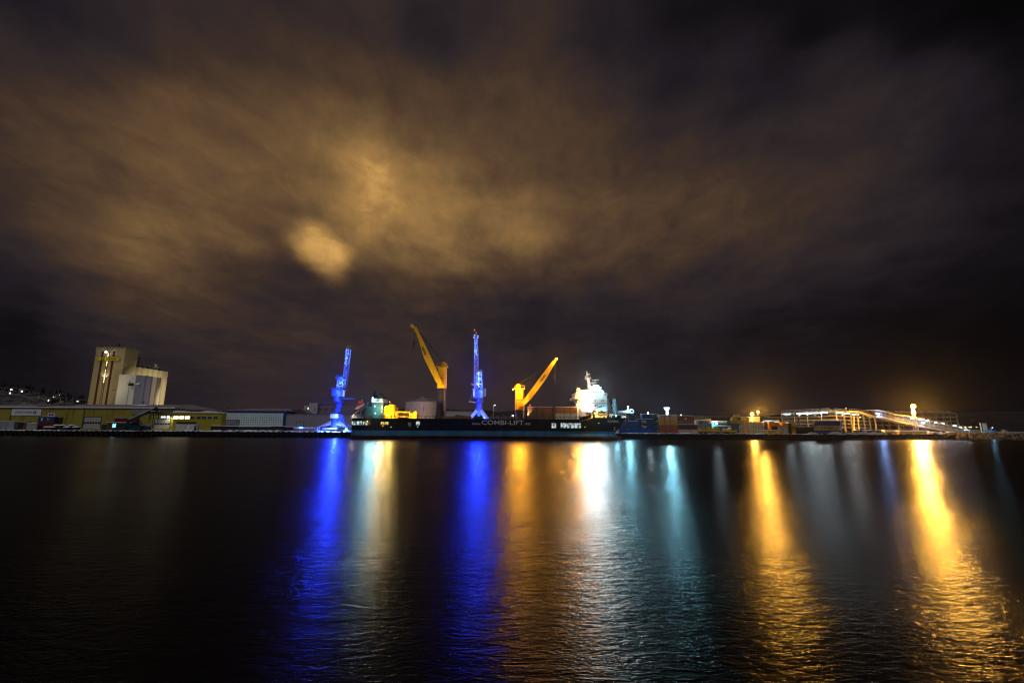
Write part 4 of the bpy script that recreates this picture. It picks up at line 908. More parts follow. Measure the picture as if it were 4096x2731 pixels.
# --- deck cranes
def deck_crane(c0, pts, Yc, mirror, boomL, boomR, tip, head, hook, txt):
    "pts: pedestal, house pixel extents"
    (pl,pr,pt,pb),(hl_,hr_,ht_,hb_) = pts
    cx = (P(hl_,hb_,Yc).x+P(hr_,hb_,Yc).x)/2; rad = (P(hr_,hb_,Yc).x-P(hl_,hb_,Yc).x)/2
    z0, z1, z2 = zdk-.5, Z(hl_,hb_,Yc), Z(hl_,ht_,Yc)
    zf = Z(pl,pb,Yc)
    crane = MB().cyl((cx,Yc,z1),(cx,Yc,z2),rad,rad*.92,20).box(cx-rad*.62,cx+rad*.62,Yc-rad*1.08,Yc-rad*.7,z1+.3,z2-.3)
    crane = crane.build('deck_crane', YELP, ship)
    bb = MB().box(cx-rad*.6,cx+rad*.45,Yc-rad*1.09,Yc-rad*1.085,z1+(z2-z1)*.46,z1+(z2-z1)*.48); bb.build('seam', DARK, crane)
    MB().cyl((cx,Yc,zf),(cx,Yc,z1-.05),rad*.95,n=20).cyl((cx,Yc,z0),(cx,Yc,zf-.01),rad*1.25,rad*.95,8).build('pedestal', mat('pedestal_dark',(.045,.04,.06),.35,metal=.3,var=.2,scale=.4), crane)
    hd = MB(); hx, hzz = P(*head,Yc).x, P(*head,Yc).z
    hd.cyl((hx,Yc-1.2,hzz),(hx,Yc+1.2,hzz),1.15,n=14).box(cx-rad*1.25,cx+rad*1.1,Yc-1.6,Yc+1.6,z2+.01,z2+.5)
    for sx_ in (-1,1): hd.box(cx+sx_*rad*1.0-.06,cx+sx_*rad*1.0+.06,Yc-1.6,Yc-1.5,z2+.5,z2+1.7)
    hd.box(cx-rad,cx+rad,Yc-1.6,Yc-1.5,z2+1.6,z2+1.72).prism([(hx-1.4,z2+.51),(hx+1.4,z2+.51),(hx+.4,hzz),(hx-.4,hzz)],Yc-.9,Yc+.9)
    hd.build('head_sheave', YELP, crane)
    Yb = Yc-rad-.9
    L1 = [P(*p,Yb) for p in boomL]; R1 = [P(*p,Yb) for p in boomR]
    bo = MB()
    for (a, b_), (c, d) in zip(zip(L1, R1), zip(L1[1:], R1[1:])):
        w = .75; bo.hexa([a-Vector((0,w,0)),b_-Vector((0,w,0)),b_+Vector((0,w,0)),a+Vector((0,w,0))],[c-Vector((0,w,0)),d-Vector((0,w,0)),d+Vector((0,w,0)),c+Vector((0,w,0))])
    bo = bo.build('boom', YELP, crane)
    MB().cyl(P(*tip,Yb)-Vector((0,.8,0)),P(*tip,Yb)+Vector((0,.8,0)),.75,n=12).beam((L1[-1]+R1[-1])/2,P(*tip,Yb),1.1,1.3).build('boom_tip', YELP, bo)
    ca, cb_ = [(p+q)/2 for p, q in zip(L1,R1)][-2], [(p+q)/2 for p, q in zip(L1,R1)][-1]
    cb = MB()
    for t_ in ((.06,.0),(.0,.35),(.22,.7)):
        f, dy = t_; a = cb_+(ca-cb_)*f; cb.cyl(a+Vector((0,dy-.3,.0))+Vector((0,0,.6)),(hx,Yc+dy-.4,hzz+.9),.085,n=5)
    a = ca.lerp(cb_,.18); cb.cyl(a,(hx,Yc,hzz+.2),.06,n=5)
    cb.build('luffing_cable', mat('cable',(.03,.028,.026),.6), crane)
    hk = MB(); a, b_ = P(hook[0],hook[1],Yb), P(hook[0],hook[2],Yb)
    for dx_ in (-.25,.25): hk.cyl(a+Vector((dx_,0,0)),b_+Vector((dx_,0,0)),.07,n=5)
    c = P(hook[0],hook[3],Yb); hk.box(b_.x-.55,b_.x+.55,Yb-.5,Yb+.5,b_.z-1.7,b_.z+.2).cyl((b_.x,Yb,b_.z-3.2),(b_.x,Yb,b_.z-1.7),.22,n=8).sph((b_.x,Yb,b_.z-2.6),.42,8,5).torus((b_.x,Yb,c.z+.5),.5,.16,12,5,math.pi*.6,math.pi*2.1)
    hk.build('hook_block', mat('hook_steel',(.05,.04,.025),.5), crane)
    return crane
def rp4(x,y): return (1600+x/2.852, 1250+y/2.852)
def rp5(x,y): return (2000+x/3.485, 1350+y/3.485)
cr1 = deck_crane(0, ((1746,1784,1553,1646),(1747,1787,1469,1553)), 223.0, False,
    [rp4(470,838),rp4(413,795),rp4(280,530),rp4(195,250),rp4(158,190)], [rp4(497,822),rp4(440,705),rp4(362,530),rp4(270,335),rp4(186,165)], rp4(138,152), rp4(500,590), (rp4(163,0)[0],rp4(0,235)[1],rp4(0,330)[1],rp4(0,438)[1]), (0,1,0))
cr2 = deck_crane(0, ((2059,2098,1640,1674),(2059,2098,1557,1640)), 223.0, False,
    [rp5(262,962),rp5(350,840),rp5(582,520),rp5(735,325)], [rp5(300,972),rp5(428,862),rp5(640,578),rp5(775,345)], rp5(785,300), (2073,1545), (rp5(765,0)[0],rp5(0,372)[1],rp5(0,515)[1],rp5(0,640)[1]), (0,1,0))
def boom_text(crane, p0, p1, size, Yb):
    for o in list(crane.children):
        if o.name.startswith('boom'):
            for q in list(o.children):
                if q.name.startswith('lettering'):
                    bpy.data.objects.remove(q)
            a, b_ = P(*p0,Yb), P(*p1,Yb); u = (b_-a).normalized(); v = Vector((-u.z,0,u.x))
            text('LIEBHERR', INK, 'lettering', o, a-v*size/2-Vector((0,.76,0)), u, v, (b_-a).length, size, bold=.02)
r1_ = (P(1787,1553,223).x-P(1747,1553,223).x)/2
boom_text(cr1, rp4(258,395), rp4(297,488), .95, 223-r1_-.9)
boom_text(cr2, rp5(563,612), rp5(631,520), .85, 223-r1_-.9)
c_ = MB().cyl(P(*rp4(120,165),218),P(*rp4(118,300),218),.06,n=5); c_.build('whip_line', mat('cable',(0,0,0)), cr1)

# --- containers carried on deck
CB = cont_mat('brown_rust',(.16,.07,.05),.1); CB2 = cont_mat('brown_dull',(.12,.075,.065),.12); CPT = cont_mat('pale_teal',(.30,.38,.37))
YK = 213.6; DG = 'containers on the ship deck'
def kc(p0,p1,y0,y1,m,lab,snow,zb,zt_):
    x0, x1 = P(p0,1650,YK).x, P(p1,1650,YK).x; return container(x0,x1,YK,YK+2.6,zb,zt_,m,lab,DG,snow)
zk0, zk1, zk2 = zdk-.3, Z(2160,1652,YK), Z(2160,1627.5,YK)
kc(2111,2213,0,0,CB2,'lower brown deck container nearest the second deck crane',False,zk0,zk1)
kc(2111,2213,0,0,CB,'upper rust-brown deck container nearest the second deck crane',True,zk1+.02,zk2)
k3 = kc(2223,2320,0,0,CPT,'pale teal deck container below the rust one beside the wheelhouse block',False,zk0,zk1)
kc(2223,2320,0,0,CB,'upper rust-brown deck container lit by the wheelhouse lamps',True,zk1+.02,zk2)
MB().box(P(2214.5,1650,YK).x,P(2221.5,1650,YK).x,YK+.5,YK+2,zdk-.5,Z(2218,1630,YK)).build('lashing_post', mat('post_amber',(.32,.15,.03),.6), ship)

# --- superstructure
YF = 213.4
def z4(x,y,Y=YF): return P(2280+x/6.533, 1460+y/6.533, Y)
SW = mat('ship_white',(.74,.75,.76),.45,var=.05,scale=.5,dirt=(.5,.42,.33),dirt_amt=.02,streak=True)
yF, yB = YF, YF+18.5
sup = MB().prism([(z4(292,1285).x,zfc-2.3),(z4(985,1290).x,zfc-.6),(z4(962,800).x,z4(600,790).z),(z4(292,800).x,z4(600,790).z)],yF,yB)
sup.box(z4(250,1200).x,z4(291,1200).x,yF+.6,yB-1,zdk-.4,z4(300,1000).z)
sup = sup.build('superstructure', SW, ship)
# deck edge ledges
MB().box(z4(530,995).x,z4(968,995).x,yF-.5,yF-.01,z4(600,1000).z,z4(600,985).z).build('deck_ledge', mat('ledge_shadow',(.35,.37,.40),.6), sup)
# bridge wing with its curved bracket
wg = MB().prism([(z4(125,880).x,z4(300,870).z),(z4(215,885).x,z4(300,880).z),(z4(262,915).x,z4(300,915).z),(z4(285,985).x,z4(300,985).z),(z4(291,985).x,z4(300,985).z),(z4(291,800).x,z4(300,805).z),(z4(125,800).x,z4(300,805).z)],yF-.6,yB+.6)
wg = wg.build('bridge_wing', SW, sup)
bw_ = MB().box(z4(130,760).x,z4(600,760).x,yF-.6,yF-.5,z4(300,804).z+.5,z4(300,800).z+.6)
for i in range(24): x = z4(130,760).x+(z4(600,760).x-z4(130,760).x)*i/23; bw_.box(x-.05,x+.05,yF-.6,yF-.5,z4(300,804).z,z4(300,804).z+1.15)
bw_.build('rail', WHITEP, wg)
MB().prism([(z4(205,790).x,z4(300,804).z),(z4(580,790).x,z4(300,790).z),(z4(580,640).x,z4(580,632).z),(z4(300,660).x,z4(300,655).z),(z4(170,700).x,z4(300,700).z)],yF+.6,yB-.6).build('wheelhouse_aft', SW, sup)
wheel = MB().prism([(z4(578,772).x,z4(600,780).z),(z4(868,776).x,z4(600,780).z),(z4(893,690).x,z4(893,690).z),(z4(800,622).x,z4(800,622).z),(z4(578,622).x,z4(800,622).z)],yF+.3,yB-.3).build('wheelhouse', SW, sup)
MB().box(z4(575,600).x,z4(802,600).x,yF+.2,yB-.2,z4(700,616).z,z4(700,592).z).build('monkey_island', SW, wheel)
mb = MB()
for i, (a, b_) in enumerate(((600,640),(650,690),(706,756),(770,812),(822,850))):
    p0 = z4(a,740); p1 = z4(b_,668); mb.prism([(p0.x,p0.z+.2),(p1.x-.1,p0.z+.2),(p1.x+.1,p1.z),(p0.x+.2,p1.z)],yF+.2,yF+.28)
mb.build('window', mat('bridge_glass',(.10,.20,.26),.15), wheel)
for xx in (632,725): MB().sph(z4(xx,566,YF+5),.98,14,8).cyl(z4(xx,590,YF+5),z4(xx,575,YF+5),.45,n=8).build('radome', WHITEP, wheel)
# side lights row and portholes
mb = MB()
for xx, yy in ((655,925),(820,928),(868,925),(660,1062),(708,1062),(868,1066),(680,1215),(655,1215)): c = z4(xx,yy); mb.box(c.x-.2,c.x+.2,yF-.05,yF-.005,c.z-.3,c.z+.3)
mb.build('porthole', GLASSD, sup)
# wing frame at the front of the bridge
fr = MB(); a = z4(875,770); b_ = z4(968,800)
fr.beam(z4(880,775),z4(968,800),.3).beam(z4(905,730),z4(968,745),.25).beam(z4(968,740),z4(968,803),.25).beam(z4(905,730),z4(880,775),.25).beam(z4(905,760),z4(960,790),.2); fr.build('front_platform', mat('front_teal',(.35,.48,.50),.5), sup)
# main mast
mm = MB(); mc = YF+8
def mz(x,y): return z4(x,y,mc)
mm.hexa([mz(465,625)+Vector((0,-.8,0)),mz(575,625)+Vector((0,-.8,0)),mz(575,625)+Vector((0,.8,0)),mz(465,625)+Vector((0,.8,0))],[mz(425,205)+Vector((0,-.3,0)),mz(450,205)+Vector((0,-.3,0)),mz(450,205)+Vector((0,.3,0)),mz(425,205)+Vector((0,.3,0))])
mm.cyl(mz(440,210),mz(440,165),.22,n=8)
mast = mm.build('mast', mat('mast_cream',(.62,.55,.46),.5), ship)
MB().prism([(mz(390,350).x,mz(390,345).z),(mz(535,350).x,mz(535,345).z),(mz(535,340).x,mz(535,325).z),(mz(520,370).x,mz(520,365).z),(mz(420,375).x,mz(420,380).z)],mc-2,mc+2).box(mz(395,310).x,mz(425,310).x,mc-.6,mc+.6,mz(400,345).z,mz(400,285).z).build('mast_platform', mat('mast_cream',(0,0,0)), mast)
mb = MB()
for y, x0, x1 in ((230,440,525),(270,450,515),(300,455,530)): mb.beam(mz(x0,y),mz(x1,y),.2)
mb.beam(mz(500,232),mz(480,300),.15).beam(mz(515,272),mz(525,340),.15); mb.build('yardarm', mat('mast_cream',(0,0,0)), mast)
MB().prism([(mz(540,445).x,mz(540,445).z),(mz(702,455).x,mz(702,455).z),(mz(690,470).x,mz(690,468).z),(mz(550,495).x,mz(550,495).z)],mc-.5,mc+.5).cyl(mz(660,450),mz(660,395),.15,n=6).beam(mz(572,397),mz(745,383),.35).build('radar', mat('radar_grey',(.40,.38,.36),.5), mast)
MB().prism([(mz(510,400).x,mz(510,400).z),(mz(575,410).x,mz(575,410).z),(mz(560,372).x,mz(560,372).z),(mz(525,368).x,mz(525,368).z)],mc-.9,mc-.7).build('flag', mat('flag_red',(.20,.03,.02),.8), mast)
# sloping breakwater stays, foremast
br = MB()
br.hexa([z4(985,1285)-Vector((0,0,0)),z4(1115,1285),z4(1115,1285,YF+14),z4(985,1285,YF+14)],[z4(965,850),z4(1000,878),z4(1000,878,YF+14),z4(965,850,YF+14)]); br.build('breakwater', mat('brown_grey_plate',(.17,.155,.14),.6,var=.15,scale=.6), ship)
fm = MB(); fy = 221.0
def fz(x,y): return z4(x,y,fy)
fm.cyl(fz(1160,1260),fz(1160,880),.42*1.5,n=12); fmast = fm.build('foremast', mat('foremast_teal',(.38,.50,.53),.5), ship)
MB().prism([(fz(1182,1260).x,fz(1182,1260).z),(fz(1250,1260).x,fz(1250,1260).z),(fz(1190,880).x,fz(1190,880).z),(fz(1178,880).x,fz(1178,880).z)],fy-.25,fy+.25).build('mast_web', mat('web_blue',(.13,.20,.25),.5), fmast)
t_ = MB().prism([(fz(1078,885).x,fz(1078,882).z),(fz(1186,885).x,fz(1186,882).z),(fz(1186,870).x,fz(1186,870).z),(fz(1078,870).x,fz(1078,870).z)],fy-1,fy+1)
t_.beam(fz(1085,888),fz(1140,915),.25).box(fz(1110,868).x,fz(1160,868).x,fy-.5,fy+.5,fz(1130,869).z,fz(1130,828).z).cyl(fz(1145,828),fz(1145,775),.12,n=6).sph(fz(1145,790),.25,6,4).sph(fz(1076,822),.2,6,4)
t_.build('mast_top', mat('masttop_dark',(.02,.07,.09),.5), fmast)
lad = MB()
for xx in (1112,1130): lad.beam(fz(xx,1200),fz(xx,905),.12)
for i in range(14): y = 910+i*21; lad.beam(fz(1112,y),fz(1130,y),.1)
lad.box(fz(1095,1085).x,fz(1138,1085).x,fy-.6,fy+.6,fz(1100,1088).z,fz(1100,1080).z).box(fz(1095,1085).x,fz(1100,1085).x,fy-.6,fy+.6,fz(1100,1080).z,fz(1100,1030).z).box(fz(1133,1085).x,fz(1138,1085).x,fy-.6,fy+.6,fz(1100,1080).z,fz(1100,1030).z)
lad.build('ladder', mat('foremast_teal',(0,0,0)), fmast)
# small provision crane and the dark rescue boat against the white wall
pc = MB().cyl(z4(612,1285,YF-.8),z4(612,1185,YF-.8),.42,n=10).box(z4(575,1200).x,z4(650,1200).x,YF-1.2,YF-.4,z4(600,1225).z,z4(600,1180).z)
pc = pc.build('provision_crane', DARK, ship)
MB().beam(z4(640,1158,YF-.9),z4(818,1070,YF-.9),.34).beam(z4(760,1090,YF-.9),z4(835,1075,YF-.9),.5).build('jib', mat('jib_black',(.012,.012,.013),.5), pc)
rb_ = thing('rescue_boat', 'small dark rescue boat in its cradle against the white superstructure', 'boat', z4(825,1240,YF-1.2))
bt = MB(); y0 = YF-1.9
bt.hexa([z4(735,1258,y0),z4(905,1258,y0),z4(905,1258,YF-.6),z4(735,1258,YF-.6)],[z4(712,1218,y0-.3),z4(935,1212,y0-.1),z4(935,1212,YF-.5),z4(712,1218,YF-.4)]); bt.build('boat_hull', mat('boat_dark',(.03,.035,.04),.5), rb_)
MB().box(z4(795,1205).x,z4(850,1205).x,y0+.3,YF-.9,z4(800,1217).z,z4(800,1195).z).build('console', DARK, rb_)
MB().beam(z4(745,1285,YF-1),z4(752,1258,YF-1),.25).beam(z4(890,1285,YF-1),z4(885,1258,YF-1),.25).build('cradle', DARK, ship)
# snow and gear along the sheer rise
mb = MB(); rr = random.Random(9)
for i in range(26):
    x_ = 260+i*12; y_ = 1408-(i/25)**1.6*85; c = z4(x_,y_,YN0+.5); mb.box(c.x-.35,c.x+.35,YN0+.25,YN0+1.2,c.z-.9,c.z+rr.uniform(.5,1.4))
mb.build('bulwark_gear', SW, ship)
MB().box(z4(405,1290).x,z4(560,1290).x,YF-1.2,YF-.2,z4(430,1290).z,z4(430,1280).z).box(z4(425,1270).x,z4(475,1270).x,YF-1,YF-.3,z4(430,1279).z,z4(430,1240).z).box(z4(500,1270).x,z4(540,1270).x,YF-1,YF-.3,z4(430,1279).z,z4(430,1232).z).build('deck_box', DARK, ship)
mb = MB(); mb.box(z4(180,1100).x,z4(235,1100).x,YF,YF+1.5,zk0,z4(200,1000).z)
for i in range(4): mb.beam(z4(245+i*14,1300),z4(245+i*14,980),.12)
mb.build('stair_tower', SW, ship)
# bow bulwark cap (snowy) and anchor
mb = MB(); cap = [(rows[0][i][-1], rows[1][i][-1]) for i in range(nS+1) if rows[0][i][-1][0] > P(2430,1656,214).x]
for (a, b_), (c, d) in zip(cap, cap[1:]): mb.beam(a, c, .45, .22); mb.beam(b_, d, .45, .22)
mb.build('bulwark_cap', mat('cap_brown',(.34,.25,.20),.7), ship)
c = P(2457,1713,217.5); MB().beam(c+Vector((0,-.9,.9)),c+Vector((-.2,-1,-.9)),.35).beam(c+Vector((-1,-1,-.7)),c+Vector((.7,-1,-.5)),.35).build('anchor', mat('rusty',(.16,.07,.03),.8), ship)

# --- lamps of the ship
def ship_lamp(px, py, Y, col, power, r, nm='deck_lamp', target=None, angle=150, streak_power=0):
    p = P(px,py,Y); h = MB().box(p.x-.25,p.x+.25,Y+.3,Y+.8,p.z-.25,p.z+.3).build(nm, DARK, ship)
    MB().sph((p.x,Y+.05,p.z),r*.8,10,6).build('bulb', EM[col], h)
    light((p.x,Y-r-.1,p.z), col, power, r, ship, target, angle)
    if streak_power: streak_spot((p.x,Y-r-.12,p.z), col, streak_power, r, ship)
    return p
K = SHIPK; DSOD = (1.0,.40,.03); EM[DSOD] = E_SOD; tank_aim = P(1725,1640,296); YCOL = (1,.66,.14)
ship_lamp(2314,1558,YF-.2,DSOD,6000*K,.9,streak_power=26000)
ship_lamp(2361,1546,YF+2,COLD,3000*K,.55,streak_power=46000)
ship_lamp(2313,1607,YF-.3,SOD,3000*K,.5)
ship_lamp(2052,1558,219.2,DSOD,7000*K,.42); ship_lamp(2082,1555,218.6,DSOD,7000*K,.42,streak_power=26000)
ship_lamp(2227,1435,217.5,DSOD,5200*K,.55,streak_power=16000)
ship_lamp(2464,1663,214.6,CYAN,2600*K,.4)
ship_lamp(2391,1663,YN0-.6,(1,.62,.16) if 0 else SOD,1500*K,.35)
ship_lamp(2384,1663,YN0-.6,SOD,1500*K,.35)
ship_lamp(1490.5,1591,YA0-1,CYAN,700*K,.4,streak_power=11000); ship_lamp(1499,1624,YA0-.8,CYAN,420*K,.36); ship_lamp(1501,1652,YA0-.8,CYAN,420*K,.33)
ship_lamp(1528,1628,YA0-.9,WARM,3000*K,.42,streak_power=9000); ship_lamp(1414,1659,YA0-1.2,WARM,500*K,.25); ship_lamp(1527,1646,YA0-.5,WARM,200*K,.15)
ship_lamp(1469,1685,YN0-.4,SOD,250*K,.2)
ship_lamp(1558,1606,208+6,SOD,1500*K,.12,target=P(1560,1650,216),angle=140)
streak_spot(P(2400,1552,YF-1.2),COLD,20000*K,.4,ship); streak_spot(P(1562,1650,YN0),YCOL,5500,.3,ship)
# floods washing the white superstructure
for px,py,Y,pw,col in ((2340,1650,YN0+.2,1000,COLD),(2365,1652,YN0+.2,900,COLD),(2392,1652,YN0+.2,800,CYAN),(2415,1651,YN0+.2,700,CYAN)):
    p = P(px,py,Y); light(p+Vector((0,-.4,.6)),col,pw*K,.2,ship,target=P(px,1585,YF+1),angle=150)
for px,py,pw,col in ((2385,1541,2600,COLD),(2404,1549,2400,CYAN),(2350,1578,1600,COLD)):
    p = P(px,py,YF-1.0); light(p,col,pw*K,.28,ship)
    MB().box(p.x-.2,p.x+.2,YF-.6,YF-.2,p.z-.2,p.z+.2).build('flood_lamp', EM[col], ship)
# sodium floods that light the yellow cranes and the gantry
for px,py,Y,tp_,pw in ((1740,1668,213.5,(1760,1500),14000),(1800,1668,213.5,(1775,1480),9000),(1700,1668,213.5,(1700,1400),12000),(2050,1668,213.5,(2075,1590),8000),(2105,1668,213,(2130,1580),9000),(1600,1610,209.5,(1620,1656),0),(2140,1622,214,(2180,1500),6000)):
    if pw == 0: continue
    p = P(px,py,Y); MB().box(p.x-.25,p.x+.25,Y-.1,Y+.3,p.z-.3,p.z+.1).build('flood_lamp', DARK, ship)
    light(p+Vector((0,-.1,.4)),(1,.72,.24),pw*K*1.25,.25,ship,target=P(tp_[0],tp_[1],219),angle=75,blend=1)
light(P(1790,1655,228),(1,.6,.24),22000*K,.3,ship,target=(tank_aim.x,tank_aim.y,14),angle=70,blend=1)  # light without a fitting, added to warm the storage tank
for px,pw in ((1556,3000),(1610,2600),(1655,2200)):
    p = P(px,1668,YN0+.4); light(p+Vector((0,-.5,.9)),(1,.72,.16),pw*K*.5,.2,ship,target=P(px,1650,217),angle=160)
# mooring lines from the bow to the quay
ml = MB()
def sag(a, b_, dz):
    pr_ = None
    for i in range(13):
        f = i/12; q_ = a.lerp(b_, f)+Vector((0,0,-dz*4*f*(1-f)))
        if pr_ is not None: ml.cyl(pr_, q_, .05, n=5)
        pr_ = q_
sag(P(2503,1666,221),G(2632,1733,QZ+.3),.6); sag(P(2500,1668,221),P(2525,1733,238),.5)
solo(ml,'mooring_line',mat('rope',(.12,.07,.06),.8),'thin mooring ropes running from the bow of the ship to the quay','rope',P(2503,1666,221))
# ------------------------------------------------------------------ blue-lit quay cranes
YQ = 246.0
def c1(x,y,dy=0): return P(1240+x/3.92, 1370+y/3.92, YQ+dy)
def c2(x,y,dy=0): return P(1840+x/3.92, 1300+y/3.92, YQ+dy)
CW = CRANEW; CG = 'blue-lit quay cranes'
k1 = thing('quay_crane', 'blue-lit pedestal crane on splayed legs beyond the stern, its lattice jib leaning', 'crane', (c1(400,1400).x,YQ,QZ), CG)
cx1 = c1(405,1200).x
def zz1(y): return c1(405,y).z
mb = MB()
for sx_, px_ in ((-1,168),(1,632)):
    for sy_ in (-1,1):
        f = c1(px_,1305); top = Vector((cx1+sx_*1.6, YQ+sy_*1.4, zz1(1235)))
        g = MB().hexa([Vector((f.x-.7,YQ+sy_*5-.6,f.z-.9)),Vector((f.x+.7,YQ+sy_*5-.6,f.z-.9)),Vector((f.x+.7,YQ+sy_*5+.6,f.z-.9)),Vector((f.x-.7,YQ+sy_*5+.6,f.z-.9))],[top+Vector((-.9,-.7,-1.6)),top+Vector((.9,-.7,-1.6)),top+Vector((.9,.7,.3)),top+Vector((-.9,.7,.3))])
        g.box(f.x-.6,f.x+.6,YQ+sy_*5-.5,YQ+sy_*5+.5,QZ+1.0,f.z-.85).box(f.x-1.7,f.x+1.7,YQ+sy_*5-.45,YQ+sy_*5+.45,QZ+.35,QZ+1.05)
        for dx_ in (-1.2,0,1.2): g.cyl((f.x+dx_,YQ+sy_*5-.3,QZ+.38),(f.x+dx_,YQ+sy_*5+.3,QZ+.38),.36,n=10)
        g.build('leg', LATW, k1)
MB().cyl((cx1,YQ,zz1(1330)),(cx1,YQ,zz1(1235)),3.6,2.1,20).cyl((cx1,YQ,zz1(1235)),(cx1,YQ,zz1(1100)),2.05,1.9,20).build('portal', CW, k1)
MB().box(c1(345,1150).x,c1(470,1150).x,YQ-2.5,YQ+2,zz1(1185),zz1(1120)).build('control_cabinet', WHITEP, k1)
rl = MB().torus((c1(522,1180).x,YQ-2.4,zz1(1180)),1.45,.35,20,6)
for i in range(8): t = math.pi*i/4; rl.beam((c1(522,1180).x,YQ-2.4,zz1(1180)),(c1(522,1180).x+1.4*math.cos(t),YQ-2.4,zz1(1180)+1.4*math.sin(t)),.16)
rl.cyl((c1(522,1180).x,YQ-2.6,zz1(1180)),(c1(522,1180).x,YQ-2.1,zz1(1180)),.75,n=14).beam((c1(540,1220).x,YQ-2,zz1(1220)),(c1(600,1300).x,YQ-2,zz1(1300)),.5); rl.build('cable_reel', CW, k1)
MB().cyl((cx1+.9,YQ,zz1(1098)),(cx1+1.3,YQ,zz1(940)),1.82,1.75,24).build('column', CW, k1)
xs = c1(432,880).x
MB().cyl((xs+.7,YQ,zz1(938)),(xs+.7,YQ,zz1(915)),2.3,2.6,24).cyl((xs,YQ,zz1(912)),(xs,YQ,zz1(852)),2.25,2.35,24).build('slewing_ring', CW, k1)
MB().hexa([(c1(362,845).x,YQ-2.2,zz1(845)),(c1(525,845).x,YQ-2.2,zz1(845)),(c1(525,845).x,YQ+2.6,zz1(845)),(c1(362,845).x,YQ+2.6,zz1(845))],[(c1(365,725).x,YQ-2.2,zz1(725)),(c1(535,725).x,YQ-2.2,zz1(725)),(c1(535,725).x,YQ+2.6,zz1(725)),(c1(365,725).x,YQ+2.6,zz1(725))]).build('machine_house', CW, k1)
mb = MB(); mb.box(c1(345,725).x,c1(575,725).x,YQ-2.5,YQ+2.8,zz1(724),zz1(718)); 
for x in (350,400,450,500,570): mb.box(c1(x,720).x-.06,c1(x,720).x+.06,YQ-2.5,YQ-2.4,zz1(718),zz1(690))
mb.box(c1(350,700).x,c1(575,700).x,YQ-2.5,YQ-2.42,zz1(692),zz1(689)).build('walkway', CW, k1)
MB().box(c1(537,850).x,c1(560,850).x,YQ-2.6,YQ-1.6,zz1(852),zz1(765)).box(c1(530,760).x,c1(575,760).x,YQ-2.8,YQ-1.2,zz1(764),zz1(752)).build('cab', WHITEP, k1)
mb = MB(); mb.beam(c1(510,882,-1),c1(708,880,-1),.55); mb.beam(c1(510,870,-1),c1(700,868,-1),.12)
for x in (540,590,650,700): mb.beam(c1(x,882,-1),c1(x,858 if x == 650 else 868,-1),.12)
mb.build('cable_arm', CW, k1)
def quad(xl, xr, y, f, d): 
    a, b_ = f(xl,y), f(xr,y); return [a+Vector((0,-d,0)), b_+Vector((0,-d,0)), b_+Vector((0,d,0)), a+Vector((0,d,0))]
MB().lattice(quad(430,530,735,c1,1.6), quad(450,520,580,c1,1.3), 3, .38, .28).build('a_frame', LATW, k1)
MB().box(c1(415,560).x,c1(545,560).x,YQ-1.9,YQ+1.9,zz1(582),zz1(540)).box(c1(425,530).x,c1(515,530).x,YQ-1.6,YQ+1.6,zz1(538),zz1(510)).build('head_platform', CW, k1)
j1 = MB().lattice(quad(522,560,735,c1,1.5), quad(570,632,105,c1,.9), 10, .34, .24).build('jib', LATW, k1)
MB().box(c1(575,75).x,c1(634,75).x,YQ-.9,YQ+.9,zz1(98),zz1(52)).build('jib_head', mat('jib_head_grey',(.30,.30,.32),.6), j1)
# second crane
k2 = thing('quay_crane', 'blue-lit quay crane behind the middle of the ship, red beacon on its tip', 'crane', (c2(300,1450).x,YQ,QZ), CG)
cx2 = c2(298,1260).x
def zz2(y): return c2(300,y).z
MB().cyl((cx2,YQ,zz2(1400)),(cx2,YQ,zz2(1208)),1.75,1.6,20).cyl((cx2,YQ,zz2(1430)),(cx2,YQ,zz2(1400)),.6,1.2,14).build('column', CW, k2)
for sx_ in (-1,1):
    for sy_ in (-1,1):
        top = Vector((cx2+sx_*1.0,YQ+sy_*1.0,zz2(1330))); w = 7.0 if sy_ < 0 else 9.6
        w *= .5
        f = Vector((cx2+sx_*(w*.85+.9),YQ+sy_*(6 if sy_ < 0 else 2.5),zz2(1470)))
        MB().hexa([f+Vector((-.75,-.5,0)),f+Vector((.75,-.5,0)),f+Vector((.75,.5,0)),f+Vector((-.75,.5,0))],[top+Vector((-.6,-.5,-1)),top+Vector((.6,-.5,-1)),top+Vector((.6,.5,.6)),top+Vector((-.6,.5,.6))]).beam(f,(f.x,f.y,QZ+.8),1.0).box(f.x-1.5,f.x+1.5,f.y-.4,f.y+.4,QZ+.05,QZ+1.0).build('leg', LATW, k2)
MB().cyl((cx2+.2,YQ,zz2(1206)),(cx2+.2,YQ,zz2(1150)),1.95,2.1,24).box(c2(255,1195).x,c2(372,1195).x,YQ-2.4,YQ+2.4,zz2(1195),zz2(1188)).build('slewing_ring', CW, k2)
MB().box(c2(203,1075).x,c2(368,1075).x,YQ-2.3,YQ+2.6,zz2(1148),zz2(1000)).build('machine_house', CW, k2)
MB().box(c2(369,1060).x,c2(405,1060).x,YQ-1.4,YQ+2.4,zz2(1115),zz2(993)).build('counterweight', mat('orange_lit_tan',(.42,.33,.26),.6), k2)  # orange-lit side of the machine house, the light put into this tan
MB().box(c2(213,1080).x,c2(234,1080).x,YQ-2.7,YQ-2.32,zz2(1125),zz2(1022)).box(c2(204,1015).x,c2(244,1015).x,YQ-2.9,YQ-2.32,zz2(1021),zz2(1008)).build('cab', WHITEP, k2)
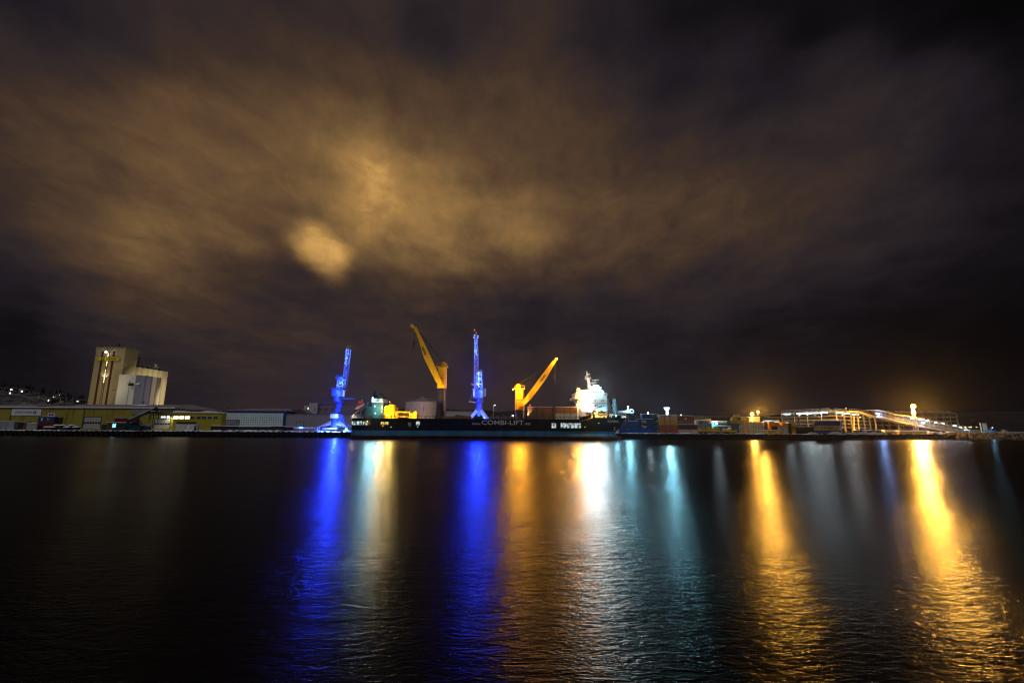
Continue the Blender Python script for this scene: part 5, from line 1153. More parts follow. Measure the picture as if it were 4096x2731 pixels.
MB().lattice(quad(250,352,1000,c2,1.7), quad(268,334,720,c2,1.2), 4, .48, .34).box(c2(245,742).x,c2(358,742).x,YQ-1.8,YQ+1.8,zz2(745),zz2(738)).box(c2(266,700).x,c2(334,700).x,YQ-1.1,YQ+1.1,zz2(712),zz2(696)).box(c2(246,860).x,c2(365,860).x,YQ-1.9,YQ+1.9,zz2(864),zz2(857)).build('a_frame', LATW, k2)
MB().lattice(quad(338,372,985,c2,.6),quad(340,358,700,c2,.5),5,.16,.12).build('ladder_tower', CW, k2)
j2 = MB().lattice(quad(226,296,1000,c2,1.9)[0:4], quad(226,274,225,c2,.8), 13, .32, .23).build('jib', LATW, k2)
MB().cyl(c2(250,186,-.7),c2(250,186,.7),.85,n=16).torus(c2(250,186,-.8),1.05,.2,14,5).build('head_sheave', mat('jib_head_grey',(0,0,0)), j2)
MB().box(c2(238,130).x,c2(266,130).x,YQ-.6,YQ+.6,zz2(160),zz2(108)).cyl(c2(229,112),c2(229,84),.1,n=6).build('jib_head', mat('jib_head_grey',(0,0,0)), j2)
for x, y in ((218,196),(283,172),(226,160),(278,200)): MB().sph(c2(x,y,-1.1),.28,8,5).build('jib_lamp', E_BLUE, j2)
MB().sph(c2(229,77),.3,10,6).build('beacon', emit('beacon_red',(1,.05,.06),3), j2)
light(c2(229,77,-.7),(1,.03,.04),60,.15,k2)
mb = MB(); mb.beam(c2(136,1198,-1),c2(245,1212,-1),.55).beam(c2(160,1190,-1),c2(200,1040,-1),.1); mb.build('cable_arm', mat('arm_orange_lit',(.5,.36,.26),.6), k2)  # orange lamplight put into the tan of the arm
MB().box(c2(186,940).x,c2(220,940).x,YQ-2,YQ-.6,zz2(950),zz2(925)).box(c2(186,940).x,c2(192,940).x,YQ-2,YQ-1.8,zz2(925),zz2(908)).build('jib_platform', mat('arm_orange_lit',(0,0,0)), k2)
# blue floodlights on both cranes
BP = BLUEP
def blue(p, pw, r=.25, tgt=None, ang=130, par=None, col=BLUE): return light(p, col, pw*BP, r, par, tgt, ang)
BW = (.10,.23,1.0)
for f, par, pts in ((c1, k1, ((410,1290,-5.2,1500,1),(250,1335,-6.5,1500,0),(560,1335,-6,1300,0),(400,1352,-9,1900,0),(400,1352,-8,2600,1),(200,1352,-8,2200,1),(150,1340,-5,3000,0),(-150,1320,-4,5200,0),(300,1355,-7,4200,1),(520,1355,-8,3000,1),(425,775,-3.5,330,1),(440,830,-3.6,180,1),(430,890,-4.0,160,1),(548,800,-3.9,160,1),(470,650,-2.6,420,1),(520,600,0,300,1),(480,560,-3.2,260,1),(545,400,0,110,0),(570,310,0,260,1),(582,240,0,230,1),(596,160,0,130,1),(600,115,-.2,150,1),(405,1150,-4.2,330,1),(440,1000,-4.5,350,0),(340,800,-6,260,0),(560,480,-.2,160,0))),
                    (c2, k2, ((225,1425,-7.6,1100,1),(375,1425,-7.6,900,1),(300,1420,-3,500,1),(328,1040,-3.3,300,1),(330,1100,-3.3,200,1),(224,1070,-4.2,140,1),(300,930,-2.6,420,1),(300,840,-2.2,300,1),(300,760,-2.0,330,1),(252,470,0,200,1),(252,430,0,200,1),(252,380,0,230,1),(250,290,0,130,1),(250,240,-.2,150,1),(298,1280,-3.6,230,0),(262,620,0,60,0),(262,560,0,60,0),(270,1110,-6,300,0),(250,900,-3,200,0)))):
    for x, y, dy, pw, hot in pts:
        p = f(x,y,dy); low_ = y > 1310 and f is c1
        blue(p, pw*(2.6 if hot else 3.0), .18, (p.x,p.y+1,QZ) if low_ else None, 140, par, BW if hot else BLUE)
# blue spots with housings, added to feed the streaks on the water
for f, par, x, y in ((c1,k1,470,520),(c1,k1,410,1010),(c2,k2,300,690),(c2,k2,300,1000)):
    p = f(x,y,-3.0); MB().box(p.x-.4,p.x+.4,p.y+.05,p.y+.5,p.z-.35,p.z+.35).build('floodlight', DARK, par)  # housing of the added streak spot
    streak_spot((p.x,p.y-.2,p.z), BLUE, 40000*BSTREAK, .35, par)
# pale beams and pipes lying on the snow beside the first crane
for a, b_, y, lab in ((1175,1278,1711,'long pale pipe lying on the blue-lit snow, nearer the wagons'),(1291,1349,1713,'short pale pipe lying in front of the crane legs')):
    t = solo(MB().cyl(P(a,y,243),P(b_,y+1,243),.42,n=10), 'pipe', WHITEP, lab, 'pipe', P(a,y,243))

# ------------------------------------------------------------------ storage tank and things behind the ship
YT = 292.0; tx0, tx1 = X(1606,YT,1650), X(1738,YT,1650); tr = (tx1-tx0)/2; tcx = (tx0+tx1)/2
tz_ = Z(1672,1605,YT)
TANK = mat('tank_steel', (.60,.50,.47), .42, .1, var=.12, scale=.25, dirt=(.20,.18,.18), dirt_amt=.15, streak=True)
tk = thing('storage_tank', 'big round grey storage tank with a railed conical roof behind the ship', 'tank', (tcx,YT+tr,QZ))
mb = MB().cyl((tcx,YT+tr,QZ),(tcx,YT+tr,tz_),tr,n=56)
mb.build('shell', TANK, tk, smooth=False)
MB().cyl((tcx,YT+tr,tz_+.01),(tcx,YT+tr,tz_+1.6),tr+.15,.9,40).build('roof', mat('tank_roof',(.30,.29,.31),.6,var=.15,scale=.4), tk)
mb = MB()
for i in range(44):
    t = 2*math.pi*i/44; c_, s__ = math.cos(t), math.sin(t); r_ = tr+.25; q1 = Vector((tcx+r_*c_,YT+tr+r_*s__,tz_)); mb.beam(q1,q1+Vector((0,0,1.5)),.16)
    t2 = 2*math.pi*(i+1)/44; q2 = Vector((tcx+r_*math.cos(t2),YT+tr+r_*math.sin(t2),tz_))
    mb.beam(q1+Vector((0,0,1.45)),q2+Vector((0,0,1.45)),.14)
for i in range(3): mb.cyl((tcx,YT+tr,tz_*(.3+.25*i)),(tcx,YT+tr,tz_*(.3+.25*i)+.06),tr+.04,n=56,caps=False)
mb.build('rail', GALV, tk)
mb = MB(); mb.beam((tcx-3.6,YT+tr-2,tz_+.8),(tcx+.2,YT+tr,tz_+3.3),.35).beam((tcx+3.4,YT+tr-2,tz_+.8),(tcx+.2,YT+tr,tz_+3.3),.3).beam((tcx-1.2,YT+tr-4,tz_+.7),(tcx+.2,YT+tr,tz_+3.1),.3).cyl((tcx+.3,YT+tr,tz_+2.6),(tcx+.3,YT+tr,tz_+4.4),.3,n=8).beam((tcx+.6,YT+tr,tz_+3.2),(tcx+3.0,YT+tr,tz_+2.2),.3)
mb.build('roof_stair', GALV, tk)
MB().cyl((tx1-1.2,YT+tr-7,QZ),(tx1-1.2,YT+tr-7,tz_+1),.3,n=8).build('ladder_pipe', GALV, tk)
YP = 300.0
pb = thing('low_warehouse', 'pale low warehouse seen between the first deck crane and the second quay crane', 'warehouse', (X(1830,YP),YP,QZ))
MB().box(X(1780,YP,1660),X(1886,YP,1660),YP,YP+16,QZ,Z(1830,1647,YP)).build('wall', mat('pale_wall',(.20,.25,.27),.7,var=.1,scale=.2), pb)
MB().box(X(1779,YP,1660),X(1887,YP,1660),YP-.3,YP+16.3,Z(1830,1647,YP)+.01,Z(1830,1644,YP)).build('roof', ROOF, pb)
def pole_lamp(px, py, Y, col, power, r, lab, arm=0.0, name='street_lamp', cat='street lamp', head=.5, radius=.12, ff=None, group=None, target=None, ang=150, streak_power=0):
    p = P(px,py,Y); bx_ = p.x-arm
    t = thing(name, lab, cat, (bx_,Y+.6,QZ), group)
    mb = MB().cyl((bx_,Y+.6,QZ),(bx_,Y+.6,p.z+.1),radius*1.4,radius,8)
    if arm: mb.beam((bx_,Y+.6,p.z),(p.x,Y+.6,p.z+.4),.14)
    mb.build('pole', GALV if name != 'crane_lamp' else DARK, t)
    MB().box(p.x-head*.6,p.x+head*.6,Y+.3,Y+.75,p.z-head*.3,p.z+head*.5).build('lamp_head', DARK, t)
    if col in EM: MB().sph((p.x,Y,p.z),r*.85,12,7).build('bulb', EM[col], t)
    light((p.x,Y-.1,p.z-r*1.9-.1), col, power, r, t, target, ang)
    if streak_power: streak_spot((p.x,Y-r-.3,p.z-.2), col, streak_power, r, t)
    return t
pole_lamp(1980,1620,262,COLD,120,.22,'thin lamp post with a small white lamp behind the middle of the ship',.9)
def beacon(px,py,Y,lab):
    p = P(px,py,Y); t = thing('beacon_mast',lab,'beacon',(p.x,Y,QZ)); MB().cyl((p.x,Y,QZ),(p.x,Y,p.z-.4),.12,n=6).build('pole',DARK,t); MB().sph((p.x,Y,p.z),.38,8,5).build('lamp',emit('beacon_red',(0,0,0),1),t)
beacon(2120,1620,262,'slim mast with a red beacon above the brown deck containers')
# amber-lit clutter behind the ship deck

# ------------------------------------------------------------------ right of the bow
YV = 256.0
vt = thing('control_cabin', 'raised dark cabin with a bright snow-covered roof and railing just beyond the bow', 'cabin', (X(2515,YV),YV,QZ))
def v5(x,y,Y=YV): return P(2480+x/7.84, 1600+y/7.84, Y)
MB().box(v5(205,600).x,v5(395,600).x,YV,YV+6,QZ,v5(300,400).z).build('tower', mat('cabin_dark',(.035,.025,.02),.7,var=.3,scale=.8), vt)
rf_ = MB().prism([(v5(-60,395).x,v5(0,398).z),(v5(400,402).x,v5(400,402).z),(v5(395,372).x,v5(395,372).z),(v5(250,352).x,v5(250,352).z),(v5(200,325).x,v5(200,325).z),(v5(0,330).x,v5(0,330).z),(v5(-60,345).x,v5(-60,345).z)],YV-.5,YV+6.5).build('snow_roof', SNOW, vt)
MB().torus((v5(365,350).x,YV-.2,v5(365,352).z),1.0,.35,14,6).build('reel', WHITEP, vt)
mb = MB()
for i in range(12): x = v5(-40+i*22,400).x; mb.box(x-.07,x+.07,YV-.4,YV-.3,v5(0,470).z,v5(0,402).z)
mb.box(v5(-45,400).x,v5(208,400).x,YV-.4,YV-.3,v5(0,475).z,v5(0,468).z).build('rail', GALV, vt)
mb = MB().beam(v5(398,430,YV+2),v5(490,490,YV+2),.35).box(v5(400,500).x,v5(698,500).x,YV+3,YV+5,v5(500,512).z,v5(500,498).z).box(v5(500,560).x,v5(560,560).x,YV+3,YV+5,QZ,v5(500,513).z); mb.build('gantry_beam', mat('beam_teal',(.10,.17,.16),.6), vt)
pole_lamp(2512,1627,YV-.5,CYAN,5200*YARD,.55,'bright cyan-white lamp on a short mast above the snow-roofed cabin',0,'mast_lamp','lamp',streak_power=5500)
pole_lamp(2592,1651,262,COLD,3000*YARD,.5,'cold white lamp post behind the stacked dark blue containers',0,'yard_lamp','lamp',streak_power=2500)
tw = thing('light_tower', 'short white-lit tower with a flared lamp crown above the container stacks', 'tower', (X(2667,300),300,QZ))
p = P(2667,1634,300)
MB().cyl((p.x,300,QZ),(p.x,300,p.z-1.2),.75,.75,14).cyl((p.x,300,p.z-1.19),(p.x,300,p.z-.6),.8,1.1,14).build('shaft', WHITEP, tw)
MB().cyl((p.x,300,p.z-.59),(p.x,300,p.z+.6),1.0,1.7,16).build('lamp_crown', emit('crown_cold',(.75,.95,1),9), tw)
light((p.x,297.6,p.z-.3),CYAN,9500*YARD,.6,tw); streak_spot((p.x,297.5,p.z+.2),CYAN,19000,.6,tw); light((p.x-.2,297.6,p.z-4),COLD,1100,.2,tw)
pole_lamp(2724,1659,266,WHITE,500,.32,'small greenish-white lamp above the brown container stack',0,'yard_lamp','lamp')
# container stacks: (px0, px1, Y, [boundaries bottom..top], [(colour key, label)...])
CC = {k_: cont_mat(k_, c, s_a) for k_, c, s_a in (('navy',(.025,.05,.13),0),('geest',(.030,.055,.115),0),('royal',(.012,.075,.36),0),('mid_blue',(.015,.075,.23),0),('violet',(.06,.05,.12),0),('ink',(.012,.016,.018),0),('salmon',(.52,.28,.13),.25),('golden',(.46,.25,.035),.15),('brown',(.26,.085,.03),0),('brick',(.29,.06,.035),0),('umber',(.20,.06,.018),0),('mole',(.14,.12,.10),.05),('maroon',(.10,.028,.018),0),('sand',(.40,.32,.23),0),('grey_teal',(.22,.27,.28),0),('cream',(.55,.45,.25),0),('pale_grey2',(.32,.31,.30),0),('orange',(.50,.17,.03),.05),('brown_and_shade',(.035,.020,.014),0),('gold',(.50,.25,.03),0),('yard_yellow',(.40,.30,.08),0),('indigo',(.06,.055,.15),0),('black_blue',(.012,.012,.02),0))}
SG = 'stacked containers on the quay'
STK = {}
def stack(px0, px1, Y, ys, items, depth=2.44, doors=False):
    pm = (px0+px1)/2
    for i, (kk, lab) in enumerate(items):
        z0 = QZ+.01 if i == 0 else Z(pm,ys[i],Y)+.012; z1 = Z(pm,ys[i+1],Y)
        x0, x1 = X(px0,Y,1715), X(px1,Y,1715)
        last = i == len(items)-1
        STK[lab] = container(x0,x1,Y,Y+depth,z0,z1,CC[kk],lab,SG,last,doors=doors)
    return STK[items[-1][1]]
stack(2478,2508,250,[1733,1717,1700,1682],[('royal','bright blue ribbed container on the quay just under the bow'),('violet','dusky violet container above the ribbed blue one under the bow'),('violet','topmost dusky violet container beside the flare of the bow')])
stack(2508.5,2517,250.2,[1733,1717],[('royal','narrow bright blue container end right next to the ribbed blue one')])
stack(2518,2554,248,[1733,1715.5,1700.5,1684.5],[('mid_blue','lowest plain blue container of the three-high blue stack'),('mid_blue','middle plain blue container of the three-high blue stack'),('mid_blue','snow-topped plain blue container crowning the three-high stack')])
stack(2554.5,2600,246,[1733,1716,1695.5,1675],[('royal','vivid blue container at the foot of the lettered stack'),('geest','lower dark blue container with pale lettering in the stack'),('geest','upper dark blue container with pale lettering and snow')])
stack(2600.5,2616,246.2,[1733,1716,1695.5,1675],[('royal','vivid blue end unit beside the foot of the lettered stack'),('navy','lower dark navy end unit beside the lettering'),('navy','upper dark navy end unit beside the lettering')])
for lab in ('lower dark blue container with pale lettering in the stack','upper dark blue container with pale lettering and snow'):
    c_ = STK[lab]; bxs = [o for o in c_.children if o.name.startswith('body')][0]
    vz0 = min((bxs.matrix_local @ v.co).z for v in bxs.data.vertices)+ORG[c_.name].z; 
    a = P(2567,1700,245.9); text('Geest', mat('geest_white',(.50,.52,.58),.6), 'lettering', c_, (a.x,245.98,vz0+.55), UX, UZ, P(2586.5,1700,245.9).x-a.x, 1.65, bold=.01)
stack(2569,2616,252,[1674.5,1656],[('navy','dark navy snow-topped container at the very top, over the lettered stack')]) if 0 else None
x0, x1 = X(2569,250,1715), X(2616,250,1715)
stack(2569,2616,250.5,[1733,1716,1695.5,1675,1656.5],[('navy','hidden lowest navy container behind the lettered stack'),('navy','hidden navy container behind the lower lettering'),('navy','hidden navy container behind the upper lettering'),('navy','dark navy snow-topped container rising highest behind the lettered stack')])
stack(2617,2633,246,[1733,1716,1695.5,1675.5,1656],[('ink','black container end at the foot of the dark narrow stack'),('ink','black container end, second of the dark narrow stack'),('ink','black container end, third of the dark narrow stack'),('ink','black container end on top of the dark narrow stack')],depth=6,doors=True)
wl = mat('label_white',(.45,.47,.46),.6)
for lab in ('black container end at the foot of the dark narrow stack','black container end, third of the dark narrow stack','black container end on top of the dark narrow stack'):
    o = STK[lab]; z = ORG[o.name].z; xx = X(2629,246,1700); mb = MB()
    for r_ in (0,1):
        for c_ in (0,1): mb.box(xx-.25+c_*.3,xx+.0+c_*.3,245.93,245.99,z+1.2+r_*.35,z+1.45+r_*.35)
    mb.build('placard', wl, o)
stack(2638,2710,246,[1733,1717.5,1699,1680,1659.5],[('brick','red-brown container at the foot of the tall brown stack'),('brown','plain brown container, second of the tall brown stack'),('golden','streaky golden-brown container, third of the tall brown stack'),('salmon','streaky pale salmon container with snow on top of the tall stack')])
stack(2711.5,2779,249,[1733,1716,1706,1695.5,1682.8,1662.5],[('maroon','hidden lowest container behind the beige one'),('maroon','hidden second container behind the beige one'),('maroon','hidden third container behind the dark red one'),('mole','thin grey-brown container with a pale inscription in the brown stack'),('umber','brown container with a pale square emblem on top of the stack')])
stack(2717.5,2791,245.5,[1733,1717,1697.5],[('sand','beige container on the quay with a shadow across its end'),('maroon','dark red-brown container with snow lying on the beige one')])
c_ = STK['brown container with a pale square emblem on top of the stack']; a = P(2740,1678.5,248.9)
MB().box(a.x,a.x+1.0,248.92,248.99,a.z,a.z+1.0).build('emblem', mat('emblem_pale',(.50,.40,.32),.6), c_)
a = P(2733,1676,248.9); MB().box(a.x,a.x+.5,248.92,248.99,a.z-.25,a.z+.25).build('emblem', mat('emblem_orange',(.40,.20,.04),.6), c_)
c_ = STK['thin grey-brown container with a pale inscription in the brown stack']; a = P(2717,1687,248.9); mb = MB()
for i in range(7): mb.box(a.x+i*.26,a.x+i*.26+.18,248.92,248.99,a.z,a.z+.38)
mb.build('inscription', mat('inscription_pale',(.35,.30,.24),.6), c_)
# pale gable warehouse, teal building, roadside shed
YGW = 276.0
gw = thing('pale_warehouse', 'pale gabled warehouse with a snowy roof behind the grey containers', 'warehouse', (X(2810,YGW),YGW,QZ))
gp = [(X(2776,YGW,1690),QZ),(X(2844,YGW,1690),QZ),(X(2844,YGW,1675),Z(2844,1674,YGW)),(X(2776,YGW,1675),Z(2776,1680,YGW))]
MB().prism(gp,YGW,YGW+25).build('wall', mat('cream_wall',(.52,.47,.36),.7,var=.06,scale=.2), gw)
MB().hexa([(gp[3][0]-.3,YGW-.3,gp[3][1]+.03),(gp[2][0]+.4,YGW-.3,gp[2][1]+.03),(gp[2][0]+.4,YGW+25,gp[2][1]+.03),(gp[3][0]-.3,YGW+25,gp[3][1]+.03)],[(gp[3][0]-.3,YGW-.3,gp[3][1]+.3),(gp[2][0]+.4,YGW-.3,gp[2][1]+.3),(gp[2][0]-5.4,YGW+12,Z(2800,1661,YGW+12)),(gp[3][0]-.3,YGW+12,Z(2776,1661,YGW+12))]).build('roof', mat('brownish_roof',(.10,.08,.06),.8,var=.4,scale=.5), gw)
stack(2792,2839,254,[1733,1701.5,1682],[('grey_teal','lower grey container in front of the pale gable warehouse'),('grey_teal','upper grey container with a dark square on its side')])
a = P(2800,1693,253.9); MB().box(a.x,a.x+1.3,253.92,253.99,a.z,a.z+.75).build('placard', mat('placard_brown',(.06,.03,.015),.6), STK['upper grey container with a dark square on its side'])
stack(2840,2848,258,[1733,1713,1693],[('brick','hidden red container end low beside the grey ones'),('brick','red container end showing between grey container and teal building')])
YTB = 300.0
tb = thing('teal_building', 'teal building with a red and white stripe under its roof edge', 'building', (X(2878,YTB),YTB,QZ))
MB().box(X(2840,YTB,1700),X(2907,YTB,1700),YTB,YTB+15,QZ,Z(2870,1687,YTB)).build('wall', mat('teal_wall',(.06,.30,.32),.6,var=.1,scale=.3), tb)
MB().box(X(2838,YTB,1690),X(2907,YTB,1690),YTB-.3,YTB+15,Z(2870,1687,YTB)+.01,Z(2870,1682.5,YTB)).build('parapet', WHITEP, tb)
MB().box(X(2843,YTB,1690),X(2905,YTB,1690),YTB-.4,YTB-.31,Z(2870,1687.5,YTB)+.3,Z(2870,1684.5,YTB)).build('stripe', mat('stripe_red',(.35,.04,.04),.6), tb)
MB().box(X(2853,YTB,1690),X(2903,YTB,1690),YTB-.15,YTB-.02,Z(2870,1698,YTB),Z(2870,1693.5,YTB)).build('window_band', GLASSD, tb)
h_ = MB().sph(P(2866,1692.5,YTB-1.2),.75,12,6,.55).build('wall_lamp', E_WHITE, tb); light(P(2866,1693,YTB-2.2),COLD,1300*YARD,.3,tb)
MB().box(X(2907.5,YTB,1700),X(2974,YTB,1700),YTB+2,YTB+15,QZ,Z(2940,1683,YTB)).build('dark_wing', mat('wing_teal',(.035,.065,.07),.7), tb)
rsd = thing('blue_container_office', 'small blue and white office box with snow on its roof among the yellow machines', 'office', (X(2895,262),262,QZ))
MB().box(X(2868,262,1715),X(2882,262,1715),262,266,QZ,Z(2880,1704.5,262)).build('blue_wall', CC['royal'], rsd)
MB().box(X(2882.1,262,1715),X(2922,262,1715),262,266,QZ,Z(2900,1704.5,262)).build('wall', mat('office_maroon',(.12,.09,.10),.6), rsd)
MB().box(X(2867,262,1715),X(2923,262,1715),261.8,266.2,Z(2890,1704.5,262)+.01,Z(2890,1702.8,262)).build('snow_cover', SNOW, rsd)
# yellow machines on the quay
YMAT = mat('machine_yellow',(.50,.30,.015),.45,var=.15,scale=.6,dirt=(.12,.08,.01),dirt_amt=.15)
def machine(px0,px1,yt,Y,lab,cat,name,bumps):
    x0,x1 = X(px0,Y,1722),X(px1,Y,1722); z1 = Z(px0,yt,Y); t = thing(name,lab,cat,((x0+x1)/2,Y,QZ))
    MB().box(x0,x1,Y,Y+3,QZ+1.0,z1).build('body',YMAT,t)
    mb = MB()
    for a,b_,y in bumps: mb.box(X(a,Y,1715),X(b_,Y,1715),Y+.2,Y+2.6,z1+.01,Z(a,y,Y))
    if mb.v: mb.build('superstructure',YMAT,t)
    for f in (.12,.32,.68,.88): MB().cyl((x0+(x1-x0)*f,Y-.1,QZ+.55),(x0+(x1-x0)*f,Y+.5,QZ+.55),.55,n=14).build('wheel',RUBBER,t)
    MB().box(x0+.1,x1-.1,Y-.02,Y+3.02,QZ+.75,QZ+.98).build('skirt',DARK,t); return t
machine(2797,2832,1722,250,'low yellow yard machine with snow next to the beige container','yard machine','terminal_tractor',((2803,2813,1713),(2818,2828,1718)))
machine(2833,2879,1718,250.5,'bulky yellow straddle machine before the teal building','straddle carrier','straddle_carrier',((2834,2846,1708),(2848,2866,1711),(2868,2878,1707)))
m3 = machine(2896,2947,1720,250,'low long yellow flatbed machine carrying a white tarpaulin','yard machine','flatbed_carrier',((2899,2904,1712),(2918,2923,1713)))
p = P(2908,1719,250.6); MB().box(p.x-1.6,p.x+1.8,250.3,252,p.z+.02,p.z+.6).sph((p.x+1.6,251,p.z+.7),.9,10,6,.7).build('tarpaulin', SNOW, m3)
# yellow lattice gantry by the big sodium lamp
YGT = 256.0
gt = thing('gantry_crane', 'yellow lattice gantry tower beside the sodium lamp and pale block', 'crane', (X(2983,YGT),YGT,QZ))
def gg(px,py,dy=0): return P(px,py,YGT+dy)
def q4(a,b_,y,d): A_, B_ = gg(a,y), gg(b_,y); return [A_+Vector((0,-d,0)),B_+Vector((0,-d,0)),B_+Vector((0,d,0)),A_+Vector((0,d,0))]
MB().lattice(q4(2972,2998,1734,1.2), q4(2972,2990,1668,1.0), 7, .42, .26).build('tower', YMAT, gt)
MB().lattice(q4(2960,2972,1734,1.2), q4(2964,2974,1690,1.0), 4, .22, .16).build('ladder', GALV, gt)
MB().lattice([gg(2922,1690,-1),gg(2922,1682,-1),gg(2922,1682,1),gg(2922,1690,1)],[gg(2973,1690,-1),gg(2973,1680,-1),gg(2973,1680,1),gg(2973,1690,1)],7,.26,.18).build('girder', YMAT, gt)
mb = MB().box(gg(2925,1678).x,gg(2945,1678).x,YGT-1,YGT+1,gg(2935,1681).z,gg(2935,1672).z).box(gg(2928,1671).x,gg(2940,1671).x,YGT-.8,YGT+.8,gg(2935,1671.5).z,gg(2935,1667).z); mb.build('trolley', YMAT, gt)
MB().box(gg(2943,1690).x,gg(2970,1690).x,YGT+1.1,YGT+2,gg(2955,1694).z,gg(2955,1690.5).z).box(gg(2950,1662).x,gg(2972,1662).x,YGT+3,YGT+5,gg(2960,1667).z,gg(2960,1657).z).build('machinery', mat('machinery_tan',(.30,.24,.12),.6), gt)
# far dark sheds with lit roof edge behind
YFS = 420.0
fs_ = thing('far_shed', 'long dark far shed with a pale roof line behind the sodium lamps', 'shed', (X(3000,YFS),YFS,QZ))
MB().box(X(2800,YFS,1690),X(3128,YFS,1690),YFS,YFS+20,QZ,Z(2960,1668,YFS)).build('wall', mat('far_wall',(.05,.035,.025),.8), fs_)
MB().box(X(2800,YFS,1690),X(3129,YFS,1690),YFS-.5,YFS+20,Z(2960,1668,YFS)+.01,Z(2960,1664,YFS)).build('roof', mat('far_roof',(.16,.15,.16),.8,var=.5,scale=.12), fs_)
mb = MB()
for px in (3062,3077,3091,3105,3120): mb.box(X(px,YFS),X(px+2.6,YFS),YFS-.2,YFS-.02,Z(px,1673,YFS),Z(px,1668.5,YFS))
mb.build('pilaster', mat('pilaster_pale',(.40,.36,.28),.7), fs_)
ST_ = emit('strip_window_cold',(.8,.95,1),1.6,.7,.12)
MB().box(X(3055,YFS),X(3128,YFS),YFS-.2,YFS-.02,Z(3090,1686,YFS),Z(3090,1680.5,YFS)).build('window_band', ST_, fs_)
# pale block under the sodium lamp, pale stacks
YPB = 270.0
pbk = thing('yard_block', 'sodium-lit ochre block building standing under the big lamp', 'building', (X(3014,YPB),YPB,QZ))
MB().box(X(2993,YPB,1690),X(3040,YPB,1690),YPB,YPB+8,QZ,Z(3014,1667,YPB)).build('wall', mat('ochre_wall',(.48,.38,.20),.7,var=.08,scale=.3), pbk)
MB().box(X(2992,YPB,1690),X(3041,YPB,1690),YPB-.3,YPB+8.3,Z(3014,1667,YPB)+.01,Z(3014,1665.5,YPB)).build('roof', SNOW, pbk)
stack(2991,3022,254,[1735,1719.5,1704,1687.5],[('cream','lowest cream container by the lattice gantry, an arch shape on it'),('cream','middle cream container by the lattice gantry'),('cream','top cream container by the lattice gantry')])
stack(3024,3032,253,[1735,1719.5,1704,1687.5],[('cream','lowest cream unit standing for the lit edge of the grey stack'),('cream','middle cream unit standing for the lit edge of the grey stack'),('cream','top cream unit standing for the lit edge of the grey stack')],depth=5)  # lit edge of the grey stack, put in as paler units
stack(3032.5,3057,255,[1735,1719,1704,1688.5],[('pale_grey2','lowest grey container right of the cream stack'),('pale_grey2','middle grey container right of the cream stack'),('pale_grey2','top grey container right of the cream stack')])
lw_ = cpx(3028,3073,1719.5,1735,247,CC['cream'],'low cream box with a grey corner in front of the grey stack',SG,zb=QZ+.01)
stack(3058,3076,258,[1735,1720,1704,1688],[('brown_and_shade','lowest sooty brown container in the dark gap'),('brown_and_shade','middle sooty brown container in the dark gap'),('violet','top dusky container in the dark gap')])
stack(3077,3086,256,[1735,1720,1704,1687.5],[('orange','lowest container of the narrow orange-lit end'),('gold','middle container of the narrow orange-lit end'),('orange','top container of the narrow orange-lit end')],depth=6)
stack(3087,3109,258,[1735,1719,1704.5,1690],[('brown_and_shade','lowest shade-dark unit left of the grey orange-topped pair'),('brown_and_shade','middle shade-dark unit left of the grey orange-topped pair'),('orange','orange container in shade left of the tall orange one')])  # the two lower units carry the dark shade there in their colour
stack(3110,3121,258,[1735,1719,1704.5,1689],[('pale_grey2','lowest grey unit in the shade of the tall orange stack'),('pale_grey2','middle grey unit in the shade of the tall orange stack'),('orange','orange unit in the shade of the tall orange stack')])
stack(3122,3155,256,[1736,1720,1704.5,1687],[('cream','lowest pale container under the tall orange one'),('cream','middle pale container under the tall orange one'),('orange','bright orange snow-topped container of the tallest orange stack')],depth=6)
stack(3133,3156,252,[1736,1720,1705.5,1692],[('pale_grey2','lowest grey stand-in unit before the tall orange stack'),('pale_grey2','middle grey stand-in unit before the tall orange stack'),('orange','dull orange container on the grey pair')])  # shade on the pale units put into the grey of this pair
stack(3157,3167,251,[1736,1691],[('brown_and_shade','tall sooty brown container end left of the gold one')],depth=6)
gd = stack(3167.5,3184,250.5,[1736,1690.5],[('gold','tall gold container end with a dark swirl emblem')],depth=6)
a = P(3174.5,1716,250.4); MB().torus((a.x,250.38,a.z+.3),.85,.16,18,5).beam((a.x-1.1,250.36,a.z+.9),(a.x+1.1,250.36,a.z+.75),.22).build('emblem', mat('emblem_soot',(.02,.014,.01),.6), gd)
lb_ = cpx(3080,3126,1720.5,1737,246.5,CC['gold'],'low gold box with a yellow placard in front of the orange stacks',SG,zb=QZ+.01)
a = P(3104,1731,246.4); MB().box(a.x,a.x+1.9,246.42,246.49,a.z,a.z+.75).build('placard', mat('placard_yellow',(.62,.48,.15),.6), lb_)
stack(3185,3266,250,[1737,1721.5,1706.5],[('black_blue','black long container lying low left of the indigo stack'),('brown_and_shade','dark brown long container on the black one, thin snow')])
stack(3266.5,3362,247,[1737,1720.5],[('indigo','lower indigo long container under the yellow one')])
yb0 = Z(3310,1720.5,247)+.19
YMC = container(X(3267,246.8,1710),X(3356,246.8,1710),246.8,249.2,Z(3310,1720.5,247)+.19,Z(3310,1701.5,247),CC['yard_yellow'],'yellow long container with brown capitals between two indigo ones',SG,False)
container(X(3260,247,1692),X(3360,247,1692),247,249.4,Z(3310,1701.5,247)+.02,Z(3310,1683,247),CC['indigo'],'upper indigo long container with snow over the yellow one',SG,True)
a = P(3297,1714,246.8); text('YANG MING', mat('yellow_ink',(.12,.045,.012),.6), 'lettering', YMC, (a.x,246.78,a.z), UX, UZ, P(3339,1714,246.8).x-a.x, .8, bold=.02)
